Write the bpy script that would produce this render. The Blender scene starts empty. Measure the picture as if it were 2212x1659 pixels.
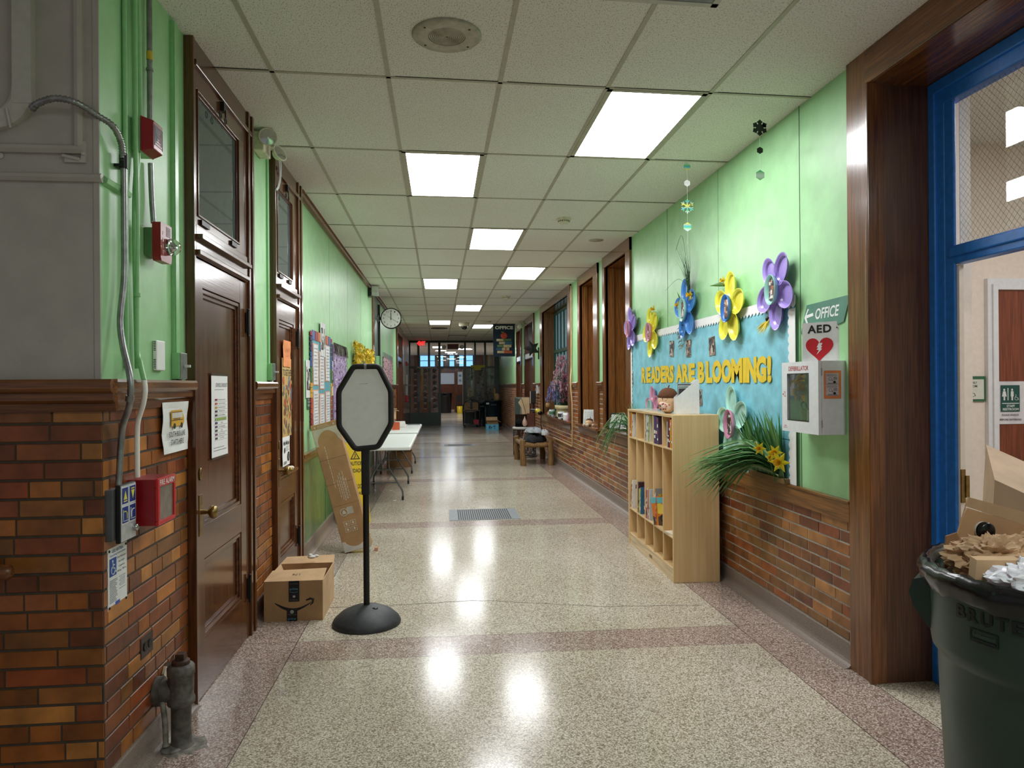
import bpy, bmesh, math, random
from mathutils import Vector, Matrix, noise
PI = math.pi
S = bpy.context.scene
COL = S.collection
RND = random.Random(7)

# ---------------------------------------------------------------- camera
H = 1.515                       # camera height
CZ = 3.189                      # ceiling height
FL, YAW, PITCH, ROLL = 1540.0, .0982, .0009, -.0074
fw = Vector((math.sin(YAW)*math.cos(PITCH), math.cos(YAW)*math.cos(PITCH), math.sin(PITCH)))
r0 = Vector((math.cos(YAW), -math.sin(YAW), 0)); u0 = r0.cross(fw)
rt = math.cos(ROLL)*r0 + math.sin(ROLL)*u0
up = -math.sin(ROLL)*r0 + math.cos(ROLL)*u0
cam = bpy.data.cameras.new('camera'); cam.sensor_width = 36.0; cam.lens = FL/2212*36.0
cam.clip_start = 0.05; cam.clip_end = 200
camo = bpy.data.objects.new('camera', cam); COL.objects.link(camo)
m = Matrix.Identity(4)
for i in range(3):
    m[i][0] = rt[i]; m[i][1] = up[i]; m[i][2] = -fw[i]
m[0][3], m[1][3], m[2][3] = 0, 0, H
camo.matrix_world = m
S.camera = camo
S.view_settings.view_transform = 'Standard'; S.view_settings.look = 'None'
S.view_settings.exposure = 0.25; S.view_settings.gamma = 1.0
S.view_settings.use_curve_mapping = False

# ---------------------------------------------------------------- world: weak neutral light from the lobby behind the camera
w = bpy.data.worlds.new('world'); S.world = w; w.use_nodes = True
w.node_tree.nodes['Background'].inputs[0].default_value = (0.95, 0.97, 1.0, 1)
w.node_tree.nodes['Background'].inputs[1].default_value = 0.18
LAMP = 18.5                      # strength of the ceiling fixtures' diffusers

# ---------------------------------------------------------------- colours and materials
def lin(c):
    return tuple((v/255/12.92) if v/255 <= .04045 else ((v/255+.055)/1.055)**2.4 for v in c)
def L4(c): return (*lin(c), 1)
MATS = {}
class NT:
    def __init__(s, name):
        s.m = bpy.data.materials.new(name); s.m.use_nodes = True
        s.t = s.m.node_tree; s.b = s.t.nodes['Principled BSDF']; MATS[name] = s.m
    def n(s, t, **k):
        x = s.t.nodes.new(t)
        for a, b in k.items():
            if a.startswith('i_'): x.inputs[a[2:].replace('_', ' ')].default_value = b
            else: setattr(x, a, b)
        return x
    def l(s, a, b): s.t.links.new(a, b)
    def coord(s, scale=(1, 1, 1), kind='Object', rot=(0, 0, 0)):
        tc = s.n('ShaderNodeTexCoord'); mp = s.n('ShaderNodeMapping')
        mp.inputs['Scale'].default_value = scale; mp.inputs['Rotation'].default_value = rot
        s.l(tc.outputs[kind], mp.inputs[0]); return mp.outputs[0]
    def ramp(s, fac, stops):
        r = s.n('ShaderNodeValToRGB'); e = r.color_ramp.elements
        while len(e) < len(stops): e.new(.5)
        for q, (p, c) in zip(e, stops): q.position = p; q.color = L4(c)
        s.l(fac, r.inputs[0]); return r.outputs[0]
    def bump(s, h, st=.2, d=.01):
        b = s.n('ShaderNodeBump'); b.inputs['Strength'].default_value = st; b.inputs['Distance'].default_value = d
        s.l(h, b.inputs['Height']); s.l(b.outputs[0], s.b.inputs['Normal'])
    def mix(s, f, a, b, mode='MIX'):
        x = s.n('ShaderNodeMix', data_type='RGBA', blend_type=mode)
        for v, i in ((f, 0), (a, 6), (b, 7)):
            if hasattr(v, 'links') or hasattr(v, 'is_linked'): s.l(v, x.inputs[i])
            elif i == 0: x.inputs[0].default_value = v
            else: x.inputs[i].default_value = L4(v)
        return x.outputs[2]
    def set(s, rough=.5, metal=0., **k):
        s.b.inputs['Roughness'].default_value = rough; s.b.inputs['Metallic'].default_value = metal
        for a, v in k.items(): s.b.inputs[a.replace('_', ' ')].default_value = v

def solid(name, c, rough=.5, metal=0., var=.08, scale=6, bump=0., bs=60, stretch=(1, 1, 1), **k):
    """one colour with a little procedural mottling"""
    t = NT(name); co = t.coord((scale*stretch[0], scale*stretch[1], scale*stretch[2]))
    nz = t.n('ShaderNodeTexNoise'); nz.inputs['Detail'].default_value = 5; t.l(co, nz.inputs[0])
    lo = tuple(max(0, v*(1-var)) for v in c); hi = tuple(min(255, v*(1+var)) for v in c)
    t.l(t.ramp(nz.outputs[0], [(.3, lo), (.7, hi)]), t.b.inputs['Base Color'])
    if bump:
        n2 = t.n('ShaderNodeTexNoise'); n2.inputs['Scale'].default_value = bs; n2.inputs['Detail'].default_value = 2
        t.l(t.coord(), n2.inputs[0]); t.bump(n2.outputs[0], bump, .003)
    t.set(rough, metal, **k); return t.m

def wood(name, c1, c2, axis=2, rough=.3, scale=1.0, coat=.0, bump=.15, fib=.55):
    """straight grain running along axis"""
    t = NT(name); sc = [14*scale]*3; sc[axis] = .9*scale
    nz = t.n('ShaderNodeTexNoise'); nz.inputs['Scale'].default_value = 1.6; nz.inputs['Detail'].default_value = 6
    nz.inputs['Distortion'].default_value = 1.2
    t.l(t.coord(tuple(sc)), nz.inputs[0])
    sc2 = [90*scale]*3; sc2[axis] = 3*scale
    n2 = t.n('ShaderNodeTexNoise'); n2.inputs['Scale'].default_value = 1.5; n2.inputs['Detail'].default_value = 2
    t.l(t.coord(tuple(sc2)), n2.inputs[0])
    a = t.ramp(nz.outputs[0], [(.32, c1), (.68, c2)])
    b = t.ramp(n2.outputs[0], [(.35, (150, 150, 150)), (.6, (255, 255, 255))])
    t.l(t.mix(fib, a, b, 'MULTIPLY'), t.b.inputs['Base Color'])
    t.bump(n2.outputs[0], bump, .002); t.set(rough, 0); t.b.inputs['Coat Weight'].default_value = coat
    t.b.inputs['Coat Roughness'].default_value = .12
    return t.m

def vcol(name, rough=.5, metal=0., bump=0., bs=40, var=.12, **k):
    """colour of each face comes from the mesh (printed or painted colour), mottled a little"""
    t = NT(name); at = t.n('ShaderNodeAttribute', attribute_name='col')
    nz = t.n('ShaderNodeTexNoise'); nz.inputs['Scale'].default_value = 9; nz.inputs['Detail'].default_value = 5
    t.l(t.coord(), nz.inputs[0])
    g = t.ramp(nz.outputs[0], [(.3, (int(255*(1-var)),)*3), (.7, (255, 255, 255))])
    t.l(t.mix(1.0, at.outputs[0], g, 'MULTIPLY'), t.b.inputs['Base Color'])
    if bump:
        n2 = t.n('ShaderNodeTexNoise'); n2.inputs['Scale'].default_value = bs; n2.inputs['Detail'].default_value = 3
        t.l(t.coord(), n2.inputs[0]); t.bump(n2.outputs[0], bump, .004)
    t.set(rough, metal, **k); return t.m

PRINT = vcol('printed_paper', .55)
PLAST = vcol('glossy_plastic', .25)
MATTE = vcol('matte_paint', .75)
METALC = vcol('painted_metal', .35, 0, .02)
BRICK = vcol('glazed_brick', .33, 0, .35, 35, .28)
LEAF = vcol('leaf', .32, var=.12)
def _thin(m, f):
    """thin petals and leaves let some light through"""
    t = m.node_tree; b = t.nodes['Principled BSDF']; o = next(n for n in t.nodes if n.type == 'OUTPUT_MATERIAL')
    tr = t.nodes.new('ShaderNodeBsdfTranslucent'); mx = t.nodes.new('ShaderNodeMixShader'); mx.inputs[0].default_value = f
    t.links.new(b.inputs['Base Color'].links[0].from_socket, tr.inputs[0])
    t.links.new(b.outputs[0], mx.inputs[1]); t.links.new(tr.outputs[0], mx.inputs[2]); t.links.new(mx.outputs[0], o.inputs[0])
_thin(LEAF, .38)
CLOTH = vcol('cloth', .9, 0, .4, 60)
CARD = vcol('cardboard', .8, 0, .08, 20, .1)
GREEN = solid('green_wall_paint', (160, 210, 155), .40, var=.035, scale=1.5, bump=.12, bs=45)
GREENP = solid('green_painted_conduit', (150, 206, 148), .3, var=.03)
DGREEN = solid('dark_green_board_paint', (84, 122, 80), .3, var=.10, scale=2, bump=.05)
GREYP = solid('grey_wall_paint', (182, 174, 168), .45, var=.03, scale=2, bump=.25, bs=55)
GREYT = solid('grey_raceway_paint', (194, 188, 182), .45, var=.03)
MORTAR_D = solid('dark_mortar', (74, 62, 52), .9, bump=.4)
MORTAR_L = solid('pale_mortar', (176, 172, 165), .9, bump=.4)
OAK = wood('varnished_oak_upright', (98, 56, 26), (144, 88, 44), 2, .22, coat=.4)
OAKH = wood('varnished_oak_along_wall', (98, 56, 26), (144, 88, 44), 1, .22, coat=.4)
OAKX = wood('varnished_oak_across', (98, 56, 26), (144, 88, 44), 0, .25, coat=.3)
OAKL = wood('golden_oak_trim', (112, 70, 30), (152, 100, 50), 1, .3, coat=.2)
OAKLV = wood('golden_oak_upright', (126, 82, 42), (162, 110, 60), 2, .26, coat=.3)
DARKW = wood('dark_door_oak', (76, 38, 18), (112, 62, 30), 2, .22, coat=.5)
DARKWH = wood('dark_door_oak_rail', (76, 38, 18), (112, 62, 30), 1, .22, coat=.5)
REVEAL = wood('dark_reveal_panel', (88, 54, 38), (108, 68, 46), 2, .35, coat=.1)
BIRCH = wood('birch_plywood', (222, 186, 132), (232, 198, 146), 2, .42, .4, .1, .03, .12)
RUSTIC = wood('rough_log_wood', (112, 80, 44), (152, 114, 66), 2, .7, bump=.5)
STEEL = solid('galvanised_steel', (150, 150, 152), .35, .85, var=.1)
CHROME = solid('chrome', (200, 200, 200), .15, 1.0, var=.03)
BRASS = solid('aged_brass', (150, 124, 78), .3, .9, var=.15)
BLACKM = solid('black_metal', (26, 26, 27), .4, .2)
BLACKR = solid('black_rubber', (30, 30, 31), .6, 0, bump=.1, bs=80)
IRON = solid('sooty_cast_iron', (96, 92, 88), .65, .3, var=.25, bump=.5, bs=40)
WHITEP = solid('white_enamel', (228, 230, 232), .35, var=.02)
CREAM = solid('cream_room_paint', (236, 222, 208), .6, var=.02)
BLUEP = solid('blue_frame_paint', (42, 120, 208), .35, var=.06)
DKGRN = solid('dark_green_partition_paint', (22, 48, 38), .35, var=.08)
REDP = solid('red_enamel', (150, 24, 34), .3, var=.05)
FOAM = solid('grey_tile_edge', (120, 116, 100), .8)
def glassm(name, tint=(235, 240, 240), rough=.0, w=1.0):
    t = NT(name); nz = t.n('ShaderNodeTexNoise'); t.l(t.coord((2, 2, 2)), nz.inputs[0])
    t.l(t.ramp(nz.outputs[0], [(.3, tint), (.7, tuple(min(255, v+6) for v in tint))]), t.b.inputs['Base Color'])
    t.set(rough, 0); t.b.inputs['Transmission Weight'].default_value = w; t.b.inputs['IOR'].default_value = 1.45
    return t.m
GLASS = glassm('clear_glass'); TGLASS = glassm('smoky_transom_glass', (120, 132, 134), .03, .6)
def emis(name, c, st):
    t = NT(name); nz = t.n('ShaderNodeTexNoise'); t.l(t.coord((3, 3, 3)), nz.inputs[0])
    o = t.ramp(nz.outputs[0], [(.2, c), (.8, tuple(min(255, v*1.04) for v in c))])
    t.l(o, t.b.inputs['Emission Color']); t.b.inputs['Emission Strength'].default_value = st
    t.l(o, t.b.inputs['Base Color']); return t.m
GLOW = emis('lit_diffuser', (247, 250, 255), LAMP)
DAY = emis('daylit_window_pane', (120, 180, 235), 1.5)
DUSK = emis('evening_window_pane', (96, 126, 140), .18)
REDGLOW = emis('lit_red_letters', (255, 40, 40), 2.2)

def terrazzo():
    t = NT('terrazzo'); tc = t.n('ShaderNodeTexCoord'); sx = t.n('ShaderNodeSeparateXYZ'); t.l(tc.outputs['Object'], sx.inputs[0])
    def math_(op, a, b=None):
        x = t.n('ShaderNodeMath', operation=op)
        for i, v in enumerate((a, b)):
            if v is None: continue
            if isinstance(v, (int, float)): x.inputs[i].default_value = v
            else: t.l(v, x.inputs[i])
        return x.outputs[0]
    x, y = sx.outputs[0], sx.outputs[1]
    ys = math_('ADD', y, math_('MULTIPLY', x, -.0098*-1))
    # cross bands every 3.63 m, 0.31 wide
    k = math_('MODULO', math_('ADD', ys, 36.3-4.01), 3.63)
    cross = math_('LESS_THAN', k, .31)
    side = math_('MAXIMUM', math_('LESS_THAN', x, -.862), math_('MULTIPLY', math_('GREATER_THAN', x, 1.818), math_('LESS_THAN', x, 2.15)))
    inhall = math_('LESS_THAN', x, 2.15)
    pink = math_('MAXIMUM', math_('MULTIPLY', cross, inhall), side)
    # thin divider strips
    def near(v, w): return math_('LESS_THAN', math_('ABSOLUTE', v), w)
    ln = near(math_('ADD', x, .862), .002)
    for q in (-1.818, -2.15): ln = math_('MAXIMUM', ln, near(math_('ADD', x, q), .002))
    for q in (0, .31): ln = math_('MAXIMUM', ln, math_('MULTIPLY', near(math_('ADD', k, -q), .002), inhall))
    vo = t.n('ShaderNodeTexVoronoi'); vo.inputs['Scale'].default_value = 150; t.l(t.coord(), vo.inputs[0])
    chip = t.n('ShaderNodeSeparateColor'); t.l(vo.outputs['Color'], chip.inputs[0])
    ca = t.ramp(chip.outputs[0], [(0., (150, 138, 120)), (.25, (198, 188, 170)), (.6, (220, 212, 195)), (1., (240, 234, 220))])
    cb = t.ramp(chip.outputs[0], [(0., (136, 112, 104)), (.3, (172, 150, 142)), (.62, (194, 174, 166)), (1., (232, 222, 212))])
    base = t.mix(pink, ca, cb)
    gap = t.ramp(vo.outputs['Distance'], [(.35, (255, 255, 255)), (.75, (168, 158, 146))])
    base = t.mix(.8, base, gap, 'MULTIPLY')
    big = t.n('ShaderNodeTexNoise'); big.inputs['Scale'].default_value = .9; big.inputs['Detail'].default_value = 6; t.l(t.coord(), big.inputs[0])
    base = t.mix(.5, base, t.ramp(big.outputs[0], [(.3, (206, 200, 186)), (.7, (255, 255, 255))]), 'MULTIPLY')
    base = t.mix(ln, base, (70, 56, 48))
    t.l(base, t.b.inputs['Base Color'])
    # worn polish: small waves blur the reflections
    wv = t.n('ShaderNodeTexNoise'); wv.inputs['Scale'].default_value = 14; wv.inputs['Detail'].default_value = 3; t.l(t.coord((1, 3, 1)), wv.inputs[0])
    t.bump(wv.outputs[0], .008, .01)
    rr = t.n('ShaderNodeMapRange'); rr.inputs['To Min'].default_value = .13; rr.inputs['To Max'].default_value = .20
    t.l(big.outputs[0], rr.inputs[0]); t.l(rr.outputs[0], t.b.inputs['Roughness'])
    t.b.inputs['Specular IOR Level'].default_value = .32
    return t.m
TERR = terrazzo()
def tile():
    t = NT('fissured_ceiling_tile')
    n1 = t.n('ShaderNodeTexNoise'); n1.inputs['Scale'].default_value = 190; n1.inputs['Detail'].default_value = 2; t.l(t.coord((1, .45, 1), rot=(0, 0, .6)), n1.inputs[0])
    n2 = t.n('ShaderNodeTexNoise'); n2.inputs['Scale'].default_value = .8; t.l(t.coord(), n2.inputs[0])
    a = t.ramp(n1.outputs[0], [(.33, (178, 173, 164)), (.45, (236, 234, 230)), (1, (242, 240, 236))])
    t.l(t.mix(.4, a, t.ramp(n2.outputs[0], [(.3, (236, 230, 222)), (.7, (255, 255, 255))]), 'MULTIPLY'), t.b.inputs['Base Color'])
    t.bump(n1.outputs[0], .25, .004); t.set(.9); return t.m
TILE = tile()
TBAR = solid('ceiling_grid_bar', (178, 172, 156), .5, var=.04)

# ---------------------------------------------------------------- mesh builder
class MB:
    def __init__(s): s.v = []; s.f = []; s.c = []; s.M = None; s.sm = []
    def add(s, vs, fs, c=(200, 200, 200), smooth=False):
        b = len(s.v); M = s.M
        s.v += [tuple(M @ Vector(q)) if M else tuple(q) for q in vs]
        for q in fs: s.f.append(tuple(b+i for i in q)); s.c.append(c); s.sm.append(smooth)
        return s
    def box(s, x0, y0, z0, x1, y1, z1, c=(200, 200, 200)):
        if x0 > x1: x0, x1 = x1, x0
        if y0 > y1: y0, y1 = y1, y0
        if z0 > z1: z0, z1 = z1, z0
        e = (len(s.v)//8 % 6)*2.5e-5           # keeps neighbouring boxes from sharing a plane
        x0 -= e; y0 -= e; z0 -= e; x1 += e; y1 += e; z1 += e
        return s.add([(x0, y0, z0), (x1, y0, z0), (x1, y1, z0), (x0, y1, z0), (x0, y0, z1), (x1, y0, z1), (x1, y1, z1), (x0, y1, z1)],
                     [(3, 2, 1, 0), (4, 5, 6, 7), (0, 1, 5, 4), (1, 2, 6, 5), (2, 3, 7, 6), (3, 0, 4, 7)], c)
    def cbox(s, cx, cy, cz, dx, dy, dz, c=(200, 200, 200)):
        return s.box(cx-dx/2, cy-dy/2, cz-dz/2, cx+dx/2, cy+dy/2, cz+dz/2, c)
    def poly(s, pts, c=(200, 200, 200)): return s.add(pts, [tuple(range(len(pts)))], c)
    def prism(s, p2, a, b, axis='y', c=(200, 200, 200), smooth=False):
        """extrude a 2-D outline: axis y -> outline in x,z ; x -> y,z ; z -> x,y"""
        n = len(p2)
        def P(u, v, d): return (u, d, v) if axis == 'y' else ((d, u, v) if axis == 'x' else (u, v, d))
        vs = [P(u, v, a) for u, v in p2]+[P(u, v, b) for u, v in p2]
        fs = [tuple(range(n)), tuple(range(2*n-1, n-1, -1))]
        s.add(vs, fs, c)
        return s.add(vs, [((i+1) % n, i, n+i, n+(i+1) % n) for i in range(n)], c, smooth)
    def tube(s, pts, r, n=10, c=(200, 200, 200), smooth=True, cap=True):
        pts = [Vector(p) for p in pts]; rs = r if isinstance(r, (list, tuple)) else [r]*len(pts)
        t0 = (pts[1]-pts[0]).normalized(); a = Vector((0, 0, 1)) if abs(t0.z) < .9 else Vector((1, 0, 0))
        u = t0.cross(a).normalized(); vs = []
        for i, p in enumerate(pts):
            t = (pts[min(i+1, len(pts)-1)]-pts[max(i-1, 0)]).normalized()
            u = (u-t*u.dot(t)).normalized(); v = t.cross(u)
            for k in range(n):
                q = 2*PI*k/n; vs.append(p+(u*math.cos(q)+v*math.sin(q))*rs[i])
        fs = [(i*n+k, i*n+(k+1) % n, (i+1)*n+(k+1) % n, (i+1)*n+k) for i in range(len(pts)-1) for k in range(n)]
        s.add(vs, fs, c, smooth)
        if cap:
            s.add(vs[:n], [tuple(range(n-1, -1, -1))], c); s.add(vs[-n:], [tuple(range(n))], c)
        return s
    def lathe(s, prof, cx=0, cy=0, cz=0, n=24, c=(200, 200, 200), axis='z', smooth=True, sx=1, sy=1, cap=True):
        vs = []
        for r, z in prof:
            for k in range(n):
                q = 2*PI*k/n; a, b = r*math.cos(q)*sx, r*math.sin(q)*sy
                vs.append((cx+a, cy+b, cz+z) if axis == 'z' else ((cx+a, cy+z, cz+b) if axis == 'y' else (cx+z, cy+a, cz+b)))
        fs = [(i*n+k, i*n+(k+1) % n, (i+1)*n+(k+1) % n, (i+1)*n+k) for i in range(len(prof)-1) for k in range(n)]
        s.add(vs, fs, c, smooth)
        if cap and prof[0][0] > 1e-4 and not (abs(prof[0][1]-prof[1][1]) < 1e-6 and prof[1][0] < prof[0][0]): s.add(vs[:n], [tuple(range(n))], c)
        if cap and prof[-1][0] > 1e-4 and not (abs(prof[-1][1]-prof[-2][1]) < 1e-6 and prof[-2][0] < prof[-1][0]): s.add(vs[-n:], [tuple(range(n))], c)
        return s
    def ell(s, cx, cy, cz, rx, ry, rz, c=(200, 200, 200), n=16):
        p = [(math.sin(PI*i/(n//2)), -math.cos(PI*i/(n//2))) for i in range(n//2+1)]
        vs = [(cx+rx*r*math.cos(2*PI*k/n), cy+ry*r*math.sin(2*PI*k/n), cz+rz*z) for r, z in p for k in range(n)]
        return s.add(vs, [(i*n+k, i*n+(k+1) % n, (i+1)*n+(k+1) % n, (i+1)*n+k) for i in range(n//2) for k in range(n)], c, True)
    def blade(s, pts, w, c=(60, 110, 60), up=(0, 0, 1), fold=.25):
        """a leaf blade along pts, w wide in the middle, slightly folded (two strips)"""
        pts = [Vector(p) for p in pts]; n = len(pts); vs = []
        for i, p in enumerate(pts):
            t = (pts[min(i+1, n-1)]-pts[max(i-1, 0)]).normalized(); d = t.cross(Vector(up))
            if d.length < 1e-4: d = Vector((1, 0, 0))
            d.normalize(); nn = d.cross(t)
            q = i/(n-1); ww = w*max(.06, min(1, 4*q+.35)*(1-q)**.6)
            vs += [p-d*ww/2+nn*ww*fold, p, p+d*ww/2+nn*ww*fold]
        fs = []
        for i in range(n-1):
            fs += [(3*i, 3*i+1, 3*i+4, 3*i+3), (3*i+1, 3*i+2, 3*i+5, 3*i+4)]
        return s.add(vs, fs, c, True)
    def sheet(s, x0, z0, x1, z1, y=0, t=.001, amp=0., c=(240, 240, 240), nx=6, nz=8, seed=0):
        """a sheet of paper standing in x,z with real thickness and gentle curl towards -y"""
        rr = random.Random(seed); ph = rr.random()*6; vs = []
        for side in (0, 1):
            for j in range(nz+1):
                for i in range(nx+1):
                    u, v = i/nx, j/nz
                    d = amp*(abs(math.sin(ph+v*5+u*1.5))*.6+abs(v-.5)*.8)
                    vs.append((x0+(x1-x0)*u, y-d-(t if side == 0 else 0), z0+(z1-z0)*v))
        N = (nx+1)*(nz+1); q = lambda i, j, o: o+j*(nx+1)+i
        fs = []
        for j in range(nz):
            for i in range(nx):
                fs += [(q(i, j, 0), q(i+1, j, 0), q(i+1, j+1, 0), q(i, j+1, 0)), (q(i, j+1, N), q(i+1, j+1, N), q(i+1, j, N), q(i, j, N))]
        for i in range(nx): fs += [(q(i, 0, N), q(i+1, 0, N), q(i+1, 0, 0), q(i, 0, 0)), (q(i, nz, 0), q(i+1, nz, 0), q(i+1, nz, N), q(i, nz, N))]
        for j in range(nz): fs += [(q(0, j, 0), q(0, j+1, 0), q(0, j+1, N), q(0, j, N)), (q(nx, j, N), q(nx, j+1, N), q(nx, j+1, 0), q(nx, j, 0))]
        return s.add(vs, fs, c, False)
    def text(s, body, cx, cz, w, h, y=0, c=(20, 20, 20), bold=0.0, t=.0006, shear=0, spacing=1.0):
        """lettering centred at cx,cz fitted to w x h, facing -y"""
        cu = bpy.data.curves.new('lettering', 'FONT'); cu.body = body; cu.size = 1; cu.align_x = 'CENTER'
        cu.offset = bold; cu.shear = shear; cu.space_character = spacing; cu.resolution_u = 3
        cu.space_line = 1.0
        o = bpy.data.objects.new('lettering', cu); me = bpy.data.meshes.new_from_object(o)
        if len(me.vertices):
            xs = [v.co.x for v in me.vertices]; ys = [v.co.y for v in me.vertices]
            ax, bx, ay, by = min(xs), max(xs), min(ys), max(ys); kx = w/max(bx-ax, 1e-5); kz = h/max(by-ay, 1e-5)
            vs = [(cx+(v.co.x-(ax+bx)/2)*kx, y-t, cz+(v.co.y-(ay+by)/2)*kz) for v in me.vertices]
            s.add(vs, [tuple(p.vertices) for p in me.polygons], c)
        bpy.data.objects.remove(o); bpy.data.meshes.remove(me); bpy.data.curves.remove(cu)
        return s
    def lines(s, x0, x1, z1, z0, n, y, c=(90, 90, 90), th=.0016, seed=0, t=.0004):
        """rows of tiny unreadable small print"""
        rr = random.Random(seed)
        for i in range(n):
            z = z1-(z1-z0)*(i+.5)/n; x = x0
            end = x1-(x1-x0)*rr.random()*.3
            while x < end:
                l = (x1-x0)*rr.uniform(.05, .16); xe = min(x+l, end)
                s.box(x, y-t, z-th/2, xe, y, z+th/2, c); x += l+(x1-x0)*.025
        return s

def mesh(name, mb, mat, inv=None):
    me = bpy.data.meshes.new(name)
    vs = mb.v if inv is None else [tuple(inv @ Vector(v)) for v in mb.v]
    me.from_pydata(vs, [], mb.f)
    at = me.attributes.new('col', 'FLOAT_COLOR', 'FACE')
    flat = []
    for c in mb.c: flat += [*lin(c), 1.0]
    at.data.foreach_set('color', flat)
    me.polygons.foreach_set('use_smooth', mb.sm)
    if mat in (GLASS, TGLASS):
        bm = bmesh.new(); bm.from_mesh(me); bmesh.ops.remove_doubles(bm, verts=bm.verts, dist=1e-6)
        bmesh.ops.recalc_face_normals(bm, faces=bm.faces); bm.to_mesh(me); bm.free()
    me.materials.append(mat); me.update(); return me
def obj(name, mb, mat, parent=None, world=False, bev=0, label=None):
    """one mesh object; world=True: the builder's coordinates are world coordinates"""
    inv = None
    if world and parent is not None: inv = wm(parent).inverted()
    o = bpy.data.objects.new(name, mesh(name, mb, mat, inv)); COL.objects.link(o)
    if parent is not None: o.parent = parent
    if bev:
        b = o.modifiers.new('bevel', 'BEVEL'); b.width = bev; b.segments = 2; b.limit_method = 'ANGLE'; b.angle_limit = .8
    if label: o['label'] = label
    return o
def wm(o):
    M = Matrix.Translation(o.location) @ o.rotation_euler.to_matrix().to_4x4()
    return wm(o.parent) @ M if o.parent else M
def tag(o, label, cat, group=None, kind=None):
    o['label'] = label; o['category'] = cat
    if group: o['group'] = group
    if kind: o['kind'] = kind
    return o
def thing(name, label, cat, loc=(0, 0, 0), rz=0, group=None, rot=None):
    o = bpy.data.objects.new(name, None); o.empty_display_size = .05; COL.objects.link(o)
    o.location = loc; o.rotation_euler = rot or (0, 0, rz); return tag(o, label, cat, group)
def one(name, mb, mat, label, cat, loc=(0, 0, 0), rz=0, group=None, bev=0, rot=None):
    """a thing that is one mesh (builder in local coordinates)"""
    o = obj(name, mb, mat, bev=bev); o.location = loc; o.rotation_euler = rot or (0, 0, rz)
    return tag(o, label, cat, group)
def struct(name, mb, mat, parent=None, bev=0):
    o = obj(name, mb, mat, parent, bev=bev)
    o['kind'] = 'structure'; return o
def dup(root, loc, rot=None, label=None, group=None):
    r = root.copy(); COL.objects.link(r); r.location = loc
    if rot is not None: r.rotation_euler = rot
    if label: r['label'] = label
    if group: r['group'] = group
    for ch in list(root.children):
        c = ch.copy(); COL.objects.link(c); c.parent = r
        for g in list(ch.children):
            d = g.copy(); COL.objects.link(d); d.parent = c
    return r
LW, RW = -1.21, 2.165            # wall faces
# local frame of wall things: x right, z up, front -y
def onleft(y, z, d=0): return dict(loc=(LW+d, y, z), rz=PI/2)
def onright(y, z, d=0): return dict(loc=(RW-d, y, z), rz=-PI/2)
# ================================================================ ROOM SHELL
struct('floor', MB().box(-4, -3, -.1, 6, 46, 0), TERR)
struct('ceiling', MB().box(-4, -3, CZ, 6, 46, CZ+.1), TILE)
GX, GY, GSK = -.868, 3.920, .035
def grid(c, r): # ceiling grid node -> x, y
    yy = GY+r*1.2192; x = GX+c*.6096-.0044*yy; return x, yy+GSK*x
g = MB()
for c in range(0, 5):
    a, b = grid(c, -5.4), grid(c, 18.8)
    g.poly([(a[0]-.012, a[1], CZ-.004), (b[0]-.012, b[1], CZ-.004), (b[0]+.012, b[1], CZ-.004), (a[0]+.012, a[1], CZ-.004)])
    for s_ in (-1, 1):
        g.poly([(a[0]+s_*.012, a[1], CZ-.004), (b[0]+s_*.012, b[1], CZ-.004), (b[0]+s_*.012, b[1], CZ+.002), (a[0]+s_*.012, a[1], CZ+.002)])
rows = []
for r in range(-5, 19):
    y = GY+r*1.2192; rows.append(y)
    for d0, d1, zz in ((-.011, .011, .004),):
        p = [(x, y+GSK*x) for x in (LW, RW)]
        g.poly([(p[0][0], p[0][1]+d0, CZ-zz), (p[1][0], p[1][1]+d0, CZ-zz), (p[1][0], p[1][1]+d1, CZ-zz), (p[0][0], p[0][1]+d1, CZ-zz)])
        for d in (d0, d1):
            g.poly([(p[0][0], p[0][1]+d, CZ-zz), (p[1][0], p[1][1]+d, CZ-zz), (p[1][0], p[1][1]+d, CZ+.002), (p[0][0], p[0][1]+d, CZ+.002)])
struct('trim_1', g, TBAR)
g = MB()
for y in rows:      # shadow of the gaps beside the cross bars, painted as dark strips
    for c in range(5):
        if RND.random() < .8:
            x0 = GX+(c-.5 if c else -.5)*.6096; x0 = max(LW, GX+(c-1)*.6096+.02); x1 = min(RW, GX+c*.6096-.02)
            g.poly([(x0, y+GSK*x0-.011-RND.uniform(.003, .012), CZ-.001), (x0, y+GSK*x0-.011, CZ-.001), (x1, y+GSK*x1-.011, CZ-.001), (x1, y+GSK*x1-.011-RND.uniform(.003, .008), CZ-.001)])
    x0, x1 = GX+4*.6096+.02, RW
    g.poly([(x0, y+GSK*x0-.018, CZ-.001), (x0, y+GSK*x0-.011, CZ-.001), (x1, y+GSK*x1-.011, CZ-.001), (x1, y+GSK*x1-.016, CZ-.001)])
struct('trim_2', g, BLACKM)

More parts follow.
